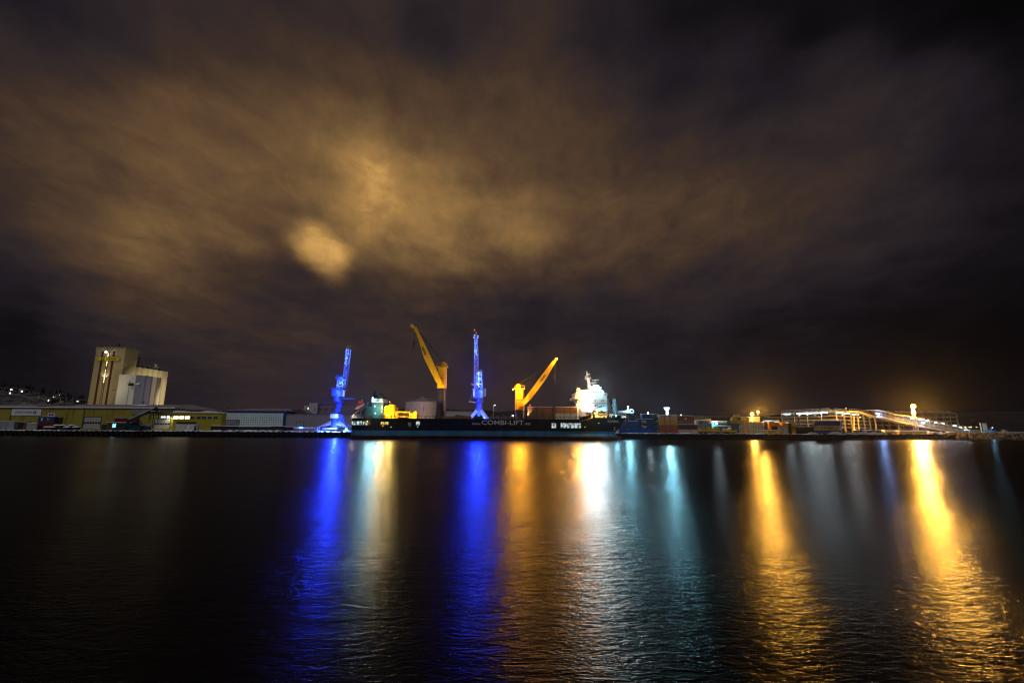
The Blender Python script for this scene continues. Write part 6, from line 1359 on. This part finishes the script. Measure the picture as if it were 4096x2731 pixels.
a = P(3286,1714,246.8); MB().box(a.x+.25,a.x+.55,246.72,246.79,a.z,a.z+.9).box(a.x,a.x+.8,246.72,246.79,a.z+.65,a.z+.9).box(a.x,a.x+.8,246.72,246.79,a.z,a.z+.12).build('emblem', mat('emblem_red',(.25,.03,.02),.6), YMC)
for i, (px, y0, y1, kk, lab) in enumerate(((3361,1737,1720,'pale_grey2','narrow pale unit standing for the lit end of the lower indigo container'),(3358,1719.5,1701,'cream','narrow pale unit standing for the lit end of the yellow container'),(3362,1700.5,1684,'pale_grey2','narrow pale unit standing for the lit end of the upper indigo container'))):
    x0 = X(px+1.5,249,1710); container(x0,x0+1.3,249.6,252,QZ+.01 if i == 0 else Z(px,y0,249),Z(px,y1,249),CC[kk],lab,SG,i == 2)  # extra units put the lamplit container ends into shape and colour
# big sodium lamps behind the stacks
pole_lamp(3008,1655.5,262,SOD,22000*YARD,1.15,'huge orange sodium lamp glaring above the ochre block and lattice gantry',0,'sodium_lamp','lamp',1.2,.2)
pole_lamp(3032,1647,500,SOD,9000*YARD,1.5,'smaller orange sodium lamp just right of the huge one',0,'sodium_lamp','lamp',1.5,.25,streak_power=520000)
ms = pole_lamp(3653,1624,272,SOD,140000*YARD,1.5,'brightest orange lamp on the tall lattice mast above the covered ramp',0,'mast_lamp','lamp',1.6,.1,streak_power=120000)
p = P(3653,1624,272); b0 = Vector((p.x,272.6,QZ)); mb = MB()
mb.lattice([b0+Vector((-.9,-.9,0)),b0+Vector((.9,-.9,0)),b0+Vector((.9,.9,0)),b0+Vector((-.9,.9,0))],[Vector((p.x-.4,272.2,p.z-.8)),Vector((p.x+.4,272.2,p.z-.8)),Vector((p.x+.4,273,p.z-.8)),Vector((p.x-.4,273,p.z-.8))],9,.16,.11).build('mast', GALV, ms)
# ------------------------------------------------------------------ multi-storey car parks
def pxy(px, Y): return (X(px,Y,1700), Y)
GCON = mat('garage_concrete', (.40,.36,.28), .8, var=.12, scale=.4, dirt=(.2,.18,.15), dirt_amt=.12)
GDK = mat('garage_dark', (.09,.09,.09), .85, var=.3, scale=.5)
gA, gB, gC = pxy(3131,330), pxy(3349,285), pxy(3556,388)
gD = (gC[0]-22, gC[1]+26); gE = (gA[0]+12, gA[1]+70)
foot = [gA, gB, gC, gD, gE]
ga = thing('car_park', 'multi-storey car park with cars on its roof deck and a brightly lit top storey', 'car park', (gB[0],gB[1],QZ))
zroof = Z(3349,1642,285); zl = [QZ, Z(3349,1708.5,285), Z(3349,1693,285), Z(3349,1677.5,285), Z(3349,1662,285), zroof]
def inset(poly, d):
    cx = sum(p[0] for p in poly)/len(poly); cy = sum(p[1] for p in poly)/len(poly)
    return [(x+(cx-x)*d, y+(cy-y)*d) for x, y in poly]
for i, z in enumerate(zl[1:]):
    MB().slab(foot, z-.42, z).build('floor_slab', GCON, ga)
def edge(parent, a, b_, n, zt_, m, w=.5, name='column', skip=()):
    for i in range(n+1):
        if i in skip: continue
        f = i/n; x = a[0]+(b_[0]-a[0])*f; y = a[1]+(b_[1]-a[1])*f
        MB().box(x-w/2,x+w/2,y-.35,y-.02,QZ,zt_).build(name, m, parent)
edge(ga, gA, gB, 4, zroof-.02, GCON, .6)
edge(ga, gB, gC, 9, zroof-.02, GCON, 1.0, skip=(0,))
pole_lamp(3370,1660,262,SOD,48000*YARD,.35,'slim lamp post with a sodium lamp before the yellow-lit car park columns',.8,'yard_lamp','lamp',.6,.13,target=P(3400,1690,300),ang=140)
pole_lamp(3440,1668,266,SOD,28000*YARD,.3,'second slim lamp post, standing nearer the ramp before the car park columns',.8,'yard_lamp','lamp',.6,.13,target=P(3465,1690,320),ang=140)
# parapets along both visible sides, one per floor
def along(mb, a, b_, z0, z1, off=-.12, th=.12):
    a = Vector((a[0],a[1]+off,0)); b_ = Vector((b_[0],b_[1]+off,0)); t = Vector((0,th,0)); u = Vector((0,0,z0)); v = Vector((0,0,z1))
    mb.hexa([a+u,b_+u,b_+t+u,a+t+u],[a+v,b_+v,b_+t+v,a+t+v])
for i, z in enumerate(zl[1:]):
    mb = MB(); along(mb, gA, gB, z-.44, z+.35); along(mb, gB, gC, z-.44, z+.35); pr = mb.build('parapet', GCON, ga)
    mb = MB()
    for k_ in (.65,.95): along(mb, gA, gB, z+k_, z+k_+.07, -.1, .06); along(mb, gB, gC, z+k_, z+k_+.07, -.1, .06)
    mb.build('guard_rail', GALV, pr)
ins = inset(foot,.45); MB().slab(ins, QZ, zroof-.45).build('core_wall', mat('core_grey',(.16,.16,.16),.8,var=.2,scale=.3), ga)
sx_ = X(3196,318,1700); MB().box(sx_-1.8,sx_+1.8,314,320,QZ,zroof+.6).build('stair_tower', GDK, ga)
# ceiling lights in the open top storey and bare bulbs below
def on_edge(a, b_, f, back): 
    x = a[0]+(b_[0]-a[0])*f; y = a[1]+(b_[1]-a[1])*f; return x, y+back
for a, b_, f, pw in ((gA,gB,.16,2200),(gA,gB,.42,1800),(gA,gB,.56,2600),(gA,gB,.70,2400),(gA,gB,.85,2600),(gB,gC,.10,1900),(gB,gC,.22,2200),(gB,gC,.36,1100)):
    x, y = on_edge(a,b_,f,2.6); z = zroof-.95
    MB().box(x-2.2,x+2.2,y-.3,y+.3,z-.2,z+.2).build('ceiling_lamp', E_COLD, ga)
    light((x,y-.4,z-.45),(.80,.95,1.0),pw*1.0*YARD,.35,ga)
x, y = on_edge(gB,gC,.93,1); MB().sph((x,y,zl[3]-.9),.35,8,5).build('bulb', E_COLD, ga)
# parked cars: one built with parts, the rest copied
def car_proto(m, label, group, snow=True):
    t = thing('parked_car', label, 'car', (0,0,0), group)
    MB().prism([(-2.1,.3),(2.1,.3),(2.15,.75),(1.3,.9),(-1.9,.92),(-2.15,.7)],-.85,.85).build('body', m, t)
    MB().prism([(-1.75,.93),(1.1,.91),(.45,1.42),(-1.25,1.44)],-.76,.76).build('windows', GLASSD, t)
    if snow: MB().prism([(-1.3,1.45),(.5,1.43),(.4,1.6),(-1.1,1.62)],-.75,.75).build('snow_cover', SNOW, t)
    for sx_ in (-1.3,1.3):
        for sy_ in (-.86,.7): MB().cyl((sx_,sy_,.32),(sx_,sy_+.16,.32),.32,n=12).build('wheel', RUBBER, t)
    return t
c0 = car_proto(mat('car_silver',(.30,.31,.33),.35,.4), 'snow-topped parked car on the roof deck of the car park', 'cars on the roof deck')
rr = random.Random(4); first = True; ang1 = math.atan2(gB[1]-gA[1], gB[0]-gA[0])
spots = []
for i in range(11): spots.append((*on_edge(gA,gB,.08+.085*i,2.2+rr.uniform(0,1.2)),ang1))
for i in range(3): spots.append((*on_edge(gB,gC,.05+.06*i,2.5),math.atan2(gC[1]-gB[1],gC[0]-gB[0])))
for x, y, a in spots:
    if first: c0.location = (x,y,zroof+.02); c0.rotation_euler = (0,0,a); first = False
    else: dup(c0,(x,y,zroof+.02),rz=a)
c1_ = car_proto(mat('car_dark',(.05,.055,.06),.3,.3), 'dark car parked inside the brightly lit top storey of the car park', 'cars in the lit storey', False); first = True
for a, b_, fs in ((gA,gB,(.12,.22,.36,.48,.55,.66,.78,.9)),(gB,gC,(.08,.18,.28))):
    for f in fs:
        x, y = on_edge(a,b_,f,3.0); an_ = math.atan2(b_[1]-a[1],b_[0]-a[0])
        if first: c1_.location = (x,y,zl[4]+.02); c1_.rotation_euler = (0,0,an_); first = False
        else: dup(c1_,(x,y,zl[4]+.02),rz=an_)
c2_ = car_proto(mat('car_grey',(.16,.16,.16),.35,.3), 'dim car parked behind the yellow-lit columns of the car park', 'cars on the dim storeys', False); first = True
for lv in (1,2,3):
    for f in (.06,.14,.22,.30,.40,.5,.6):
        x, y = on_edge(gB,gC,f+rr.uniform(-.02,.02),2.4); an_ = math.atan2(gC[1]-gB[1],gC[0]-gB[0])
        if first: c2_.location = (x,y,zl[lv]+.02); c2_.rotation_euler = (0,0,an_); first = False
        else: dup(c2_,(x,y,zl[lv]+.02),rz=an_)
pole_lamp(3385,1631,292,WHITE,0.01,.28,'small bare lamp standing on the car park roof deck',0,'roof_lamp','lamp') if 0 else None
p = P(3384,1633,290); rl_ = thing('roof_lamp','small pale lamp post on the car park roof deck','lamp',(p.x,290,zroof)); MB().cyl((p.x,290,zroof),(p.x,290,p.z-.3),.1,n=6).build('pole',GALV,rl_); MB().sph((p.x,290,p.z),.4,8,6,1.6).build('lamp_head',WHITEP,rl_)
# second car park, farther right
YG2 = 345.0; h0, h1 = X(3500,YG2,1690), X(3829,YG2,1690); z2t = Z(3829,1651,YG2)
g2 = thing('car_park', 'second car park behind the tall mast, dark open storeys and snowy roof edge', 'car park', ((h0+h1)/2,YG2,QZ))
nl = 5; zz_ = [QZ+(z2t-QZ)*i/nl for i in range(nl+1)]
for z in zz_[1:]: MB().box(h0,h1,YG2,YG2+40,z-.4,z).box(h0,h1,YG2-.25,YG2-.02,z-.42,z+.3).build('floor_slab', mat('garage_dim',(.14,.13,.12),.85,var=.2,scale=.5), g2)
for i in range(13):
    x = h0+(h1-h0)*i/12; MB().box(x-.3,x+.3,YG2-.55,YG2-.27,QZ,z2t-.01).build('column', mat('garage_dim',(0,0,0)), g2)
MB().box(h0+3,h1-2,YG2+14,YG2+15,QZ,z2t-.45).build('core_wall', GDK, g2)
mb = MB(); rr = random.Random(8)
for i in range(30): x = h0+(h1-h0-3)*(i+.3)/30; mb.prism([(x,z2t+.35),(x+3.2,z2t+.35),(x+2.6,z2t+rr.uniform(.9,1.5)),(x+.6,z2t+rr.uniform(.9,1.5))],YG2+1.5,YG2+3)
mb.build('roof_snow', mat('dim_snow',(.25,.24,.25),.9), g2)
# covered yellow-lit bridge from the first car park and the long lit ramp
YR2 = 276.0
ramp = thing('covered_ramp', 'long white covered ramp with arched lit bays sloping down past the tall mast', 'ramp', (X(3700,YR2),YR2,QZ))
def r_(px,py,dy=0): return P(px,py,YR2+dy)
RW = mat('ramp_white',(.15,.15,.145),.6,var=.1,scale=.4)
top = [(3462,1640),(3500,1638),(3523,1641),(3560,1652),(3594,1660),(3622,1662),(3875,1718)]
bot = [(3500,1660),(3525,1661),(3594,1680),(3677,1697),(3760,1713),(3870,1729)]
def band(pts, h, d0, d1, m, nm):
    mb = MB()
    for (a, ya), (b_, yb_) in zip(pts, pts[1:]):
        A_, B_ = r_(a,ya), r_(b_,yb_); t = Vector((0,0,h)); y0, y1 = Vector((0,d0,0)), Vector((0,d1,0))
        mb.hexa([A_+y0-t,B_+y0-t,B_+y1-t,A_+y1-t],[A_+y0,B_+y0,B_+y1,A_+y1])
    return mb.build(nm, m, ramp)
band(top,.35,-1.2,4.2,RW,'roof'); band([(a,y+2) for a,y in bot],1.15,-1.0,4.0,mat('ramp_grey',(.14,.14,.14),.6),'deck')
mb = MB()
for i in range(22):
    f = i/21; a = (3500+f*372); 
    def yy(pts,a):
        for (p0,y0),(p1,y1) in zip(pts,pts[1:]):
            if p0 <= a <= p1: return y0+(y1-y0)*(a-p0)/(p1-p0)
        return pts[-1][1]
    A_ = r_(a,yy(top,a)); B_ = r_(a,yy(bot,a)); mb.beam((A_.x,YR2-1.0,A_.z-.3),(A_.x,YR2-1.0,B_.z-.4),.16)
mb.build('post', RW, ramp)
mb = MB()
for k_ in (1.0,.55):
    for (a,ya),(b_,yb_) in zip(bot,bot[1:]): mb.beam(r_(a,ya,-1.1)+Vector((0,0,k_)),r_(b_,yb_,-1.1)+Vector((0,0,k_)),.08)
mb.build('handrail', GALV, ramp)
mb = MB()
for (a,ya),(b_,yb_) in zip(bot,bot[1:]): 
    A_, B_ = r_(a,ya,4.0), r_(b_,yb_,4.0); mb.hexa([A_,B_,B_+Vector((0,.1,0)),A_+Vector((0,.1,0))],[A_+Vector((0,0,2.6)),B_+Vector((0,0,2.6)),B_+Vector((0,.1,2.6)),A_+Vector((0,.1,2.6))])
mb.build('back_wall', mat('ramp_back',(.16,.19,.19),.6), ramp)
for px, py in ((3645,1671),(3675,1676),(3705,1681),(3737,1688),(3766,1693),(3814,1702),(3836,1709),(3858,1715)):
    c = r_(px,py,1.4); arch = MB().torus((c.x,YR2-1.0,c.z-.6),1.5,.12,10,5,0,math.pi).build('arch', RW, ramp)
    MB().sph((c.x,c.y-.6,c.z-.15),.85,10,6,.6).build('ceiling_lamp', E_COLD, ramp)
    light((c.x,c.y-1.7,c.z-.6),(.80,.96,1.0),420*YARD,.4,ramp)
for px, py, col, pw in ((3514,1655,(.25,.45,1.0),3800),(3693,1690,(.35,.55,1.0),1800)):
    c = r_(px,py,-1.3); MB().sph(c,.6,10,6).build('blue_lamp', emit('lamp_blue_white',(.55,.75,1),6), ramp); light(c+Vector((0,-.9,0)),col,pw*YARD,.5,ramp)
for px, py, pb, sp in ((3500,1677,1729,9),(3595,1697,1722,9),(3689,1710,1726,6),(3762,1720,1728,4)):
    mb = MB(); j = r_(px,py,1); mb.beam(j,(j.x,j.y,QZ),.45)
    for s2 in (-1,1): e = r_(px+s2*sp,py-9,1); mb.beam(j,e,.3)
    mb.build('support', RW, ramp)
yb_ = thing('yellow_lit_bridge', 'yellow-lit sloping footbridge leaving the car park roof corner', 'bridge', (X(3420,281),281,QZ))
mb = MB(); pts = [(3398,1642),(3436,1643),(3500,1663)]
for (a,ya),(b2,yb2) in zip(pts,pts[1:]):
    A_, B_ = P(a,ya,281), P(b2,yb2,281); mb.hexa([A_+Vector((0,0,-1.0)),B_+Vector((0,0,-1.0)),B_+Vector((0,3,-1.0)),A_+Vector((0,3,-1.0))],[A_,B_,B_+Vector((0,3,0)),A_+Vector((0,3,0))])
bd_ = mb.build('deck', mat('bridge_lit_yellow',(.55,.43,.16),.6), yb_)  # yellow lamplight put into the colour of deck and strut
mb = MB()
for (a,ya),(b2,yb2) in zip(pts,pts[1:]):
    A_, B_ = P(a,ya,281), P(b2,yb2,281); mb.beam(A_+Vector((0,-.05,1)),B_+Vector((0,-.05,1)),.1)
    for i in range(5): q_ = A_.lerp(B_,i/4); mb.beam(q_,q_+Vector((0,0,1)),.09)
mb.build('handrail', GALV, yb_)
mb = MB().beam(P(3435,1649,281),P(3415,1656,281),.3).beam(P(3416,1655,281),P(3416,1730,281),.45); mb.build('strut', mat('bridge_lit_yellow',(0,0,0)), yb_)
# low buildings, cars and odds and ends at the foot of the ramp
lbM = mat('lowhouse_tan',(.34,.25,.16),.7,var=.1,scale=.4)
def low(px0,px1,yt,Y,lab,name,cat,m,winx=(),snow=True):
    x0,x1,z1 = X(px0,Y,1730),X(px1,Y,1730),Z(px0,yt,Y); t = thing(name,lab,cat,((x0+x1)/2,Y,QZ))
    MB().box(x0,x1,Y,Y+4,QZ,z1).build('wall',m,t)
    if snow: MB().box(x0-.4,x1+.4,Y-.4,Y+4.4,z1+.01,z1+.55).build('snow_roof',SNOW,t)
    for a,b_ in winx: MB().box(X(a,Y,1730),X(b_,Y,1730),Y-.1,Y-.01,QZ+.9,z1-.5).build('window',mat('window_brown',(.10,.06,.03),.4),t)
    return t
low(3541,3575,1724,266,'small tan kiosk with dark shuttered front and snowy roof','kiosk','kiosk',lbM,((3554,3573),))
low(3598,3674,1724.5,264,'long low tan cabin with a thick snow roof under the mast','cabin','cabin',lbM,((3628,3632),(3634,3638),(3642,3645)))
low(3676,3709,1724.5,264.5,'short tan cabin with one lit window next to the long one','cabin','cabin',lbM,((3680,3684),))
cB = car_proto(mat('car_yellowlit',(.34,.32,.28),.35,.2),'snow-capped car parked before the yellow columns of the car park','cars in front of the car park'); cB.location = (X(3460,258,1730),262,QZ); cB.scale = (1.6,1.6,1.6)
vn = thing('delivery_van','dark van under a rounded snow cap near the rock edge','van',(X(3472,256),258,QZ))
v0,v1 = X(3459,257,1730),X(3486,257,1730); MB().prism([(v0,QZ+.4),(v1,QZ+.4),(v1,QZ+1.6),(v1-.8,QZ+2.0),(v0+.5,QZ+2.0),(v0,QZ+1.4)],257,259).build('body',mat('van_dark',(.04,.045,.035),.4),vn)
MB().prism([(v0+.1,QZ+1.95),(v1-.3,QZ+2.02),(v1-1.0,QZ+2.5),(v0+1.0,QZ+2.5)],256.9,259.1).build('snow_cap',SNOW,vn)
for x in (v0+.8,v1-.8): MB().cyl((x,256.9,QZ+.38),(x,257.1,QZ+.38),.38,n=12).build('wheel',RUBBER,vn)
for px, lab in ((3502,'parked car with thick snow, second along the rock edge after the van'),(3526,'parked car with thick snow, third along the rock edge near the kiosk')):
    d_ = dup(cB,(X(px,258,1730),260,QZ),lab); d_.scale = (1.6,1.6,1.4)
mb_ = thing('work_machine','low orange work machine with yellow-lit posts before the car park columns','machine',(X(3412,258),258,QZ))
MB().box(X(3400,258,1730),X(3412,258,1730),258,260,QZ+.3,Z(3405,1729,258)).box(X(3418,258,1730),X(3430,258,1730),258,260,QZ+.3,Z(3424,1730,258)).build('body',mat('machine_orange',(.50,.10,.01),.5),mb_)
mb = MB()
for px,y in ((3382,1727),(3391,1723),(3407,1727),(3433,1722)): mb.cyl(P(px,1735,258),P(px,y,258),.12,n=6).sph(P(px,y,258),.45,8,5)
mb.beam(P(3386,1726,258),P(3434,1725,258),.14); mb.build('posts',YMAT,mb_)
cV = mat('car_violet',(.28,.28,.34),.3,.3); cM = car_proto(cV,'car in the bluish-lit lot below the covered ramp','cars in the lot below the ramp'); cM.location = (X(3722,272,1727),272,QZ)
rr = random.Random(6)
for i in range(9): dup(cM,(X(3734+i*12.5,272+(i%2)*4,1727),272+(i%3)*4,QZ),rz=rr.uniform(-.3,.3))
for px in (3720,3745,3785,3812,3830): light((X(px,266,1722),268,QZ+2.2),(.55,.62,1.0),260*YARD,.2)
wl_ = thing('retaining_wall','plain grey-blue wall at the lower end of the covered ramp','wall',(X(3895,278),278,QZ))
MB().box(X(3873,278,1725),X(3925,278,1725),278,279,QZ,Z(3895,1718,278)).build('panel',mat('wall_greyblue',(.13,.16,.19),.8,var=.15,scale=.4),wl_); MB().box(X(3872,278,1725),X(3926,278,1725),277.9,279.1,Z(3895,1718,278)+.01,Z(3895,1717,278)).build('coping',CONC,wl_)
for i, px in enumerate((3919,3928,3932.5,3937,3942)):
    b0 = P(px+11,1737,274); t0 = P(px,1694,274); t = thing('steel_pile','slender upright steel pile standing in a cluster at the end of the ramp wall','pile',b0,'cluster of steel piles')
    MB().cyl((b0.x,274,QZ),(b0.x-.35,274,t0.z),.24,n=10).build('shaft',mat('pile_steel',(.25,.32,.38),.5),t); MB().cyl((b0.x-.35,274,t0.z+.01),(b0.x-.35,274,t0.z+.3),.34,n=10).build('cap',GALV,t)
bl = thing('blue_trailer','small dark blue trailer with a white lamp post at the far end of the yard','trailer',(X(3972,270),270,QZ))
MB().box(X(3961,270,1725),X(3984,270,1725),270,273,QZ+.5,Z(3972,1721,270)).build('body',mat('trailer_blue',(.01,.06,.20),.5),bl)
for f in (3965,3980): MB().cyl((X(f,270,1730),269.9,QZ+.4),(X(f,270,1730),270.2,QZ+.4),.4,n=12).build('wheel',RUBBER,bl)
p = P(3970,1710,270); MB().cyl((p.x,271,Z(3972,1721,270)),(p.x,271,p.z),.08,n=6).sph(p,.35,8,5).build('lamp_mast',mat('trailer_lamp',(.6,.7,.75),.5),bl)
light((X(3968,268,1722),268,QZ+3),CYAN,500*YARD,.2,bl)
sg_ = thing('bare_shrub','pale bare shrub among the snow at the far right of the shore','shrub',(X(4018,268),268,QZ)); mb = MB(); rr = random.Random(2)
for i in range(60):
    b0 = Vector((X(4018,268,1730)+rr.uniform(-.5,.5),268+rr.uniform(-.5,.5),QZ)); q_ = b0+Vector((rr.uniform(-1.4,1.4),rr.uniform(-1,1),rr.uniform(1.2,3.0))); mb.beam(b0,q_,.05)
    mb.beam(b0.lerp(q_,.6),q_+Vector((rr.uniform(-.6,.6),0,.3)),.035)
mb.build('twigs',mat('twig_pale',(.16,.17,.18),.8),sg_)
# houses whose lights show across the fjord
FL = ((3836,1680,'far house with a yellow window, first of the upper row on the far hill'),(3852,1681,'far house with a cream window in the middle of the upper row'),(3859,1684,'far house with an amber window, lowest of the upper row'),(3868,1680,'far house with a green-white window ending the upper row'),(3861,1708,'far house with the brightest amber window of the lower row'),(3878,1709,'far house with an orange window, second of the lower row'),(3884,1708,'far house with a bright window, third of the lower row'),(3893,1711,'far house with a small dim window, fourth of the lower row'),(3907,1709,'far house with a warm window before the steel piles'),(3915,1711,'far house with an orange window touching the steel piles'))
for i,(px,py,lab) in enumerate(FL):
    Y = 1150+ (350 if py < 1690 else 60); p = P(px,py,Y); t = thing('far_house',lab,'house',(p.x,Y,p.z-4),'houses on the far hill')
    MB().box(p.x-5,p.x+5,Y,Y+8,p.z-16,p.z+2).build('wall',mat('house_cream',(.4,.36,.3),.8),t); MB().prism([(p.x-5.5,p.z+2.01),(p.x+5.5,p.z+2.01),(p.x,p.z+5)],Y-.5,Y+8.5).build('roof',mat('far_house_roof',(.04,.04,.045),.9),t)
    MB().box(p.x-1.8,p.x+1.8,Y-.2,Y-.02,p.z-1.6,p.z+1.4).build('window',emit('far_light_%d'%(i%3),((1,.7,.25),(1,.85,.55),(1,.6,.2))[i%3],4),t)
fl2 = P(868,1643,900)
# ------------------------------------------------------------------ rocks and snow heaps along the shore
ROCK = mat('rock',(.05,.046,.042),.9,var=.4,scale=1.2); rr = random.Random(12)
def boulders(n, pxr, name, m, hz, s0, s1, front):
    mb = MB()
    for i in range(n):
        px = rr.uniform(*pxr); x = X(px,250,1740); 
        yq = quay_y(x*1.03); x = x*yq/250
        f = rr.random(); y = yq-front+f*(front+1.5); z = -.3+(hz+.3)*f**.8; s = rr.uniform(s0,s1)
        o = len(mb.v); mb.sph((x,y,z),s,7,5,rr.uniform(.55,.85))
        for v in mb.v[o:]:
            d = v-Vector((x,y,z)); v += d*(.35*mnoise.noise((v*.9+Vector((i,0,0))))) 
    return struct(mb, name, m, 'stuff')
boulders(230,(3300,3800),'rocks',ROCK,2.9,.5,1.15,2.4)
boulders(520,(3785,4170),'shore_rocks',mat('shore_rock',(.05,.047,.045),.9,var=.5,scale=.6,dirt=(.20,.20,.22),dirt_amt=.1),3.2,.5,1.2,9)
mb = MB()
for pc, hw, h in ((3232,26,1.3),(3330,34,1.7),(3400,30,1.2),(3470,34,1.6),(3520,26,1.5),(3562,22,1.1)):
    xc = X(pc,242,1735); rows = []; w = hw*.13; nn = 14
    for i in range(nn+1):
        u = -1+2*i/nn; row = []
        for j in range(7):
            v = -1+2*j/6; hgt = h*max(0,(1-u*u))*max(0,1-v*v)*(1+.6*mnoise.noise((u*2.2+pc,v*2,1)))+.15*mnoise.noise((u*6+pc,v*5,3))
            row.append((xc+u*w, quay_y(xc)+1.4+v*1.7, QZ-.1+max(0,hgt)))
        rows.append(row)
    mb.add([q_ for r in rows for q_ in r],[(i*7+j,(i+1)*7+j,(i+1)*7+j+1,i*7+j+1) for i in range(nn) for j in range(6)])
struct(mb,'snow_heaps',mat('dirty_snow',(.34,.33,.34),.9,var=.3,scale=1.5,dirt=(.10,.09,.085),dirt_amt=.2),'stuff')

# ------------------------------------------------------------------ render settings
sc.view_settings.view_transform = 'Standard'; sc.view_settings.look = 'None'; sc.view_settings.exposure = 0; sc.view_settings.gamma = 1
sc.render.engine = 'CYCLES'
cy = sc.cycles; cy.use_denoising = DENOISE; cy.filter_width = 1.2; cy.max_bounces = 4; cy.diffuse_bounces = 2; cy.glossy_bounces = 2; cy.transmission_bounces = 1; cy.caustics_reflective = False; cy.caustics_refractive = False
cy.sample_clamp_indirect = 4.0; cy.sample_clamp_direct = 0
try: cy.denoiser = 'OPENIMAGEDENOISE'
except Exception: pass
cy.use_adaptive_sampling = False
# ------------------------------------------------------------------ thin haze volume added to give the lamps a glow
if HAZE > 0:
    hm = bpy.data.materials.new('haze'); hm.use_nodes = True; nt = hm.node_tree; nt.nodes.clear()
    o_ = nt.nodes.new('ShaderNodeOutputMaterial'); v_ = nt.nodes.new('ShaderNodeVolumePrincipled')
    v_.inputs['Color'].default_value = (.9,.92,1,1); v_.inputs['Density'].default_value = HAZE; v_.inputs['Anisotropy'].default_value = .93
    nt.links.new(v_.outputs[0], o_.inputs['Volume'])
    ob = struct(MB().box(-700,700,-130,1900,-3.2,110), 'haze', hm, 'stuff')
    cy.volume_bounces = 0
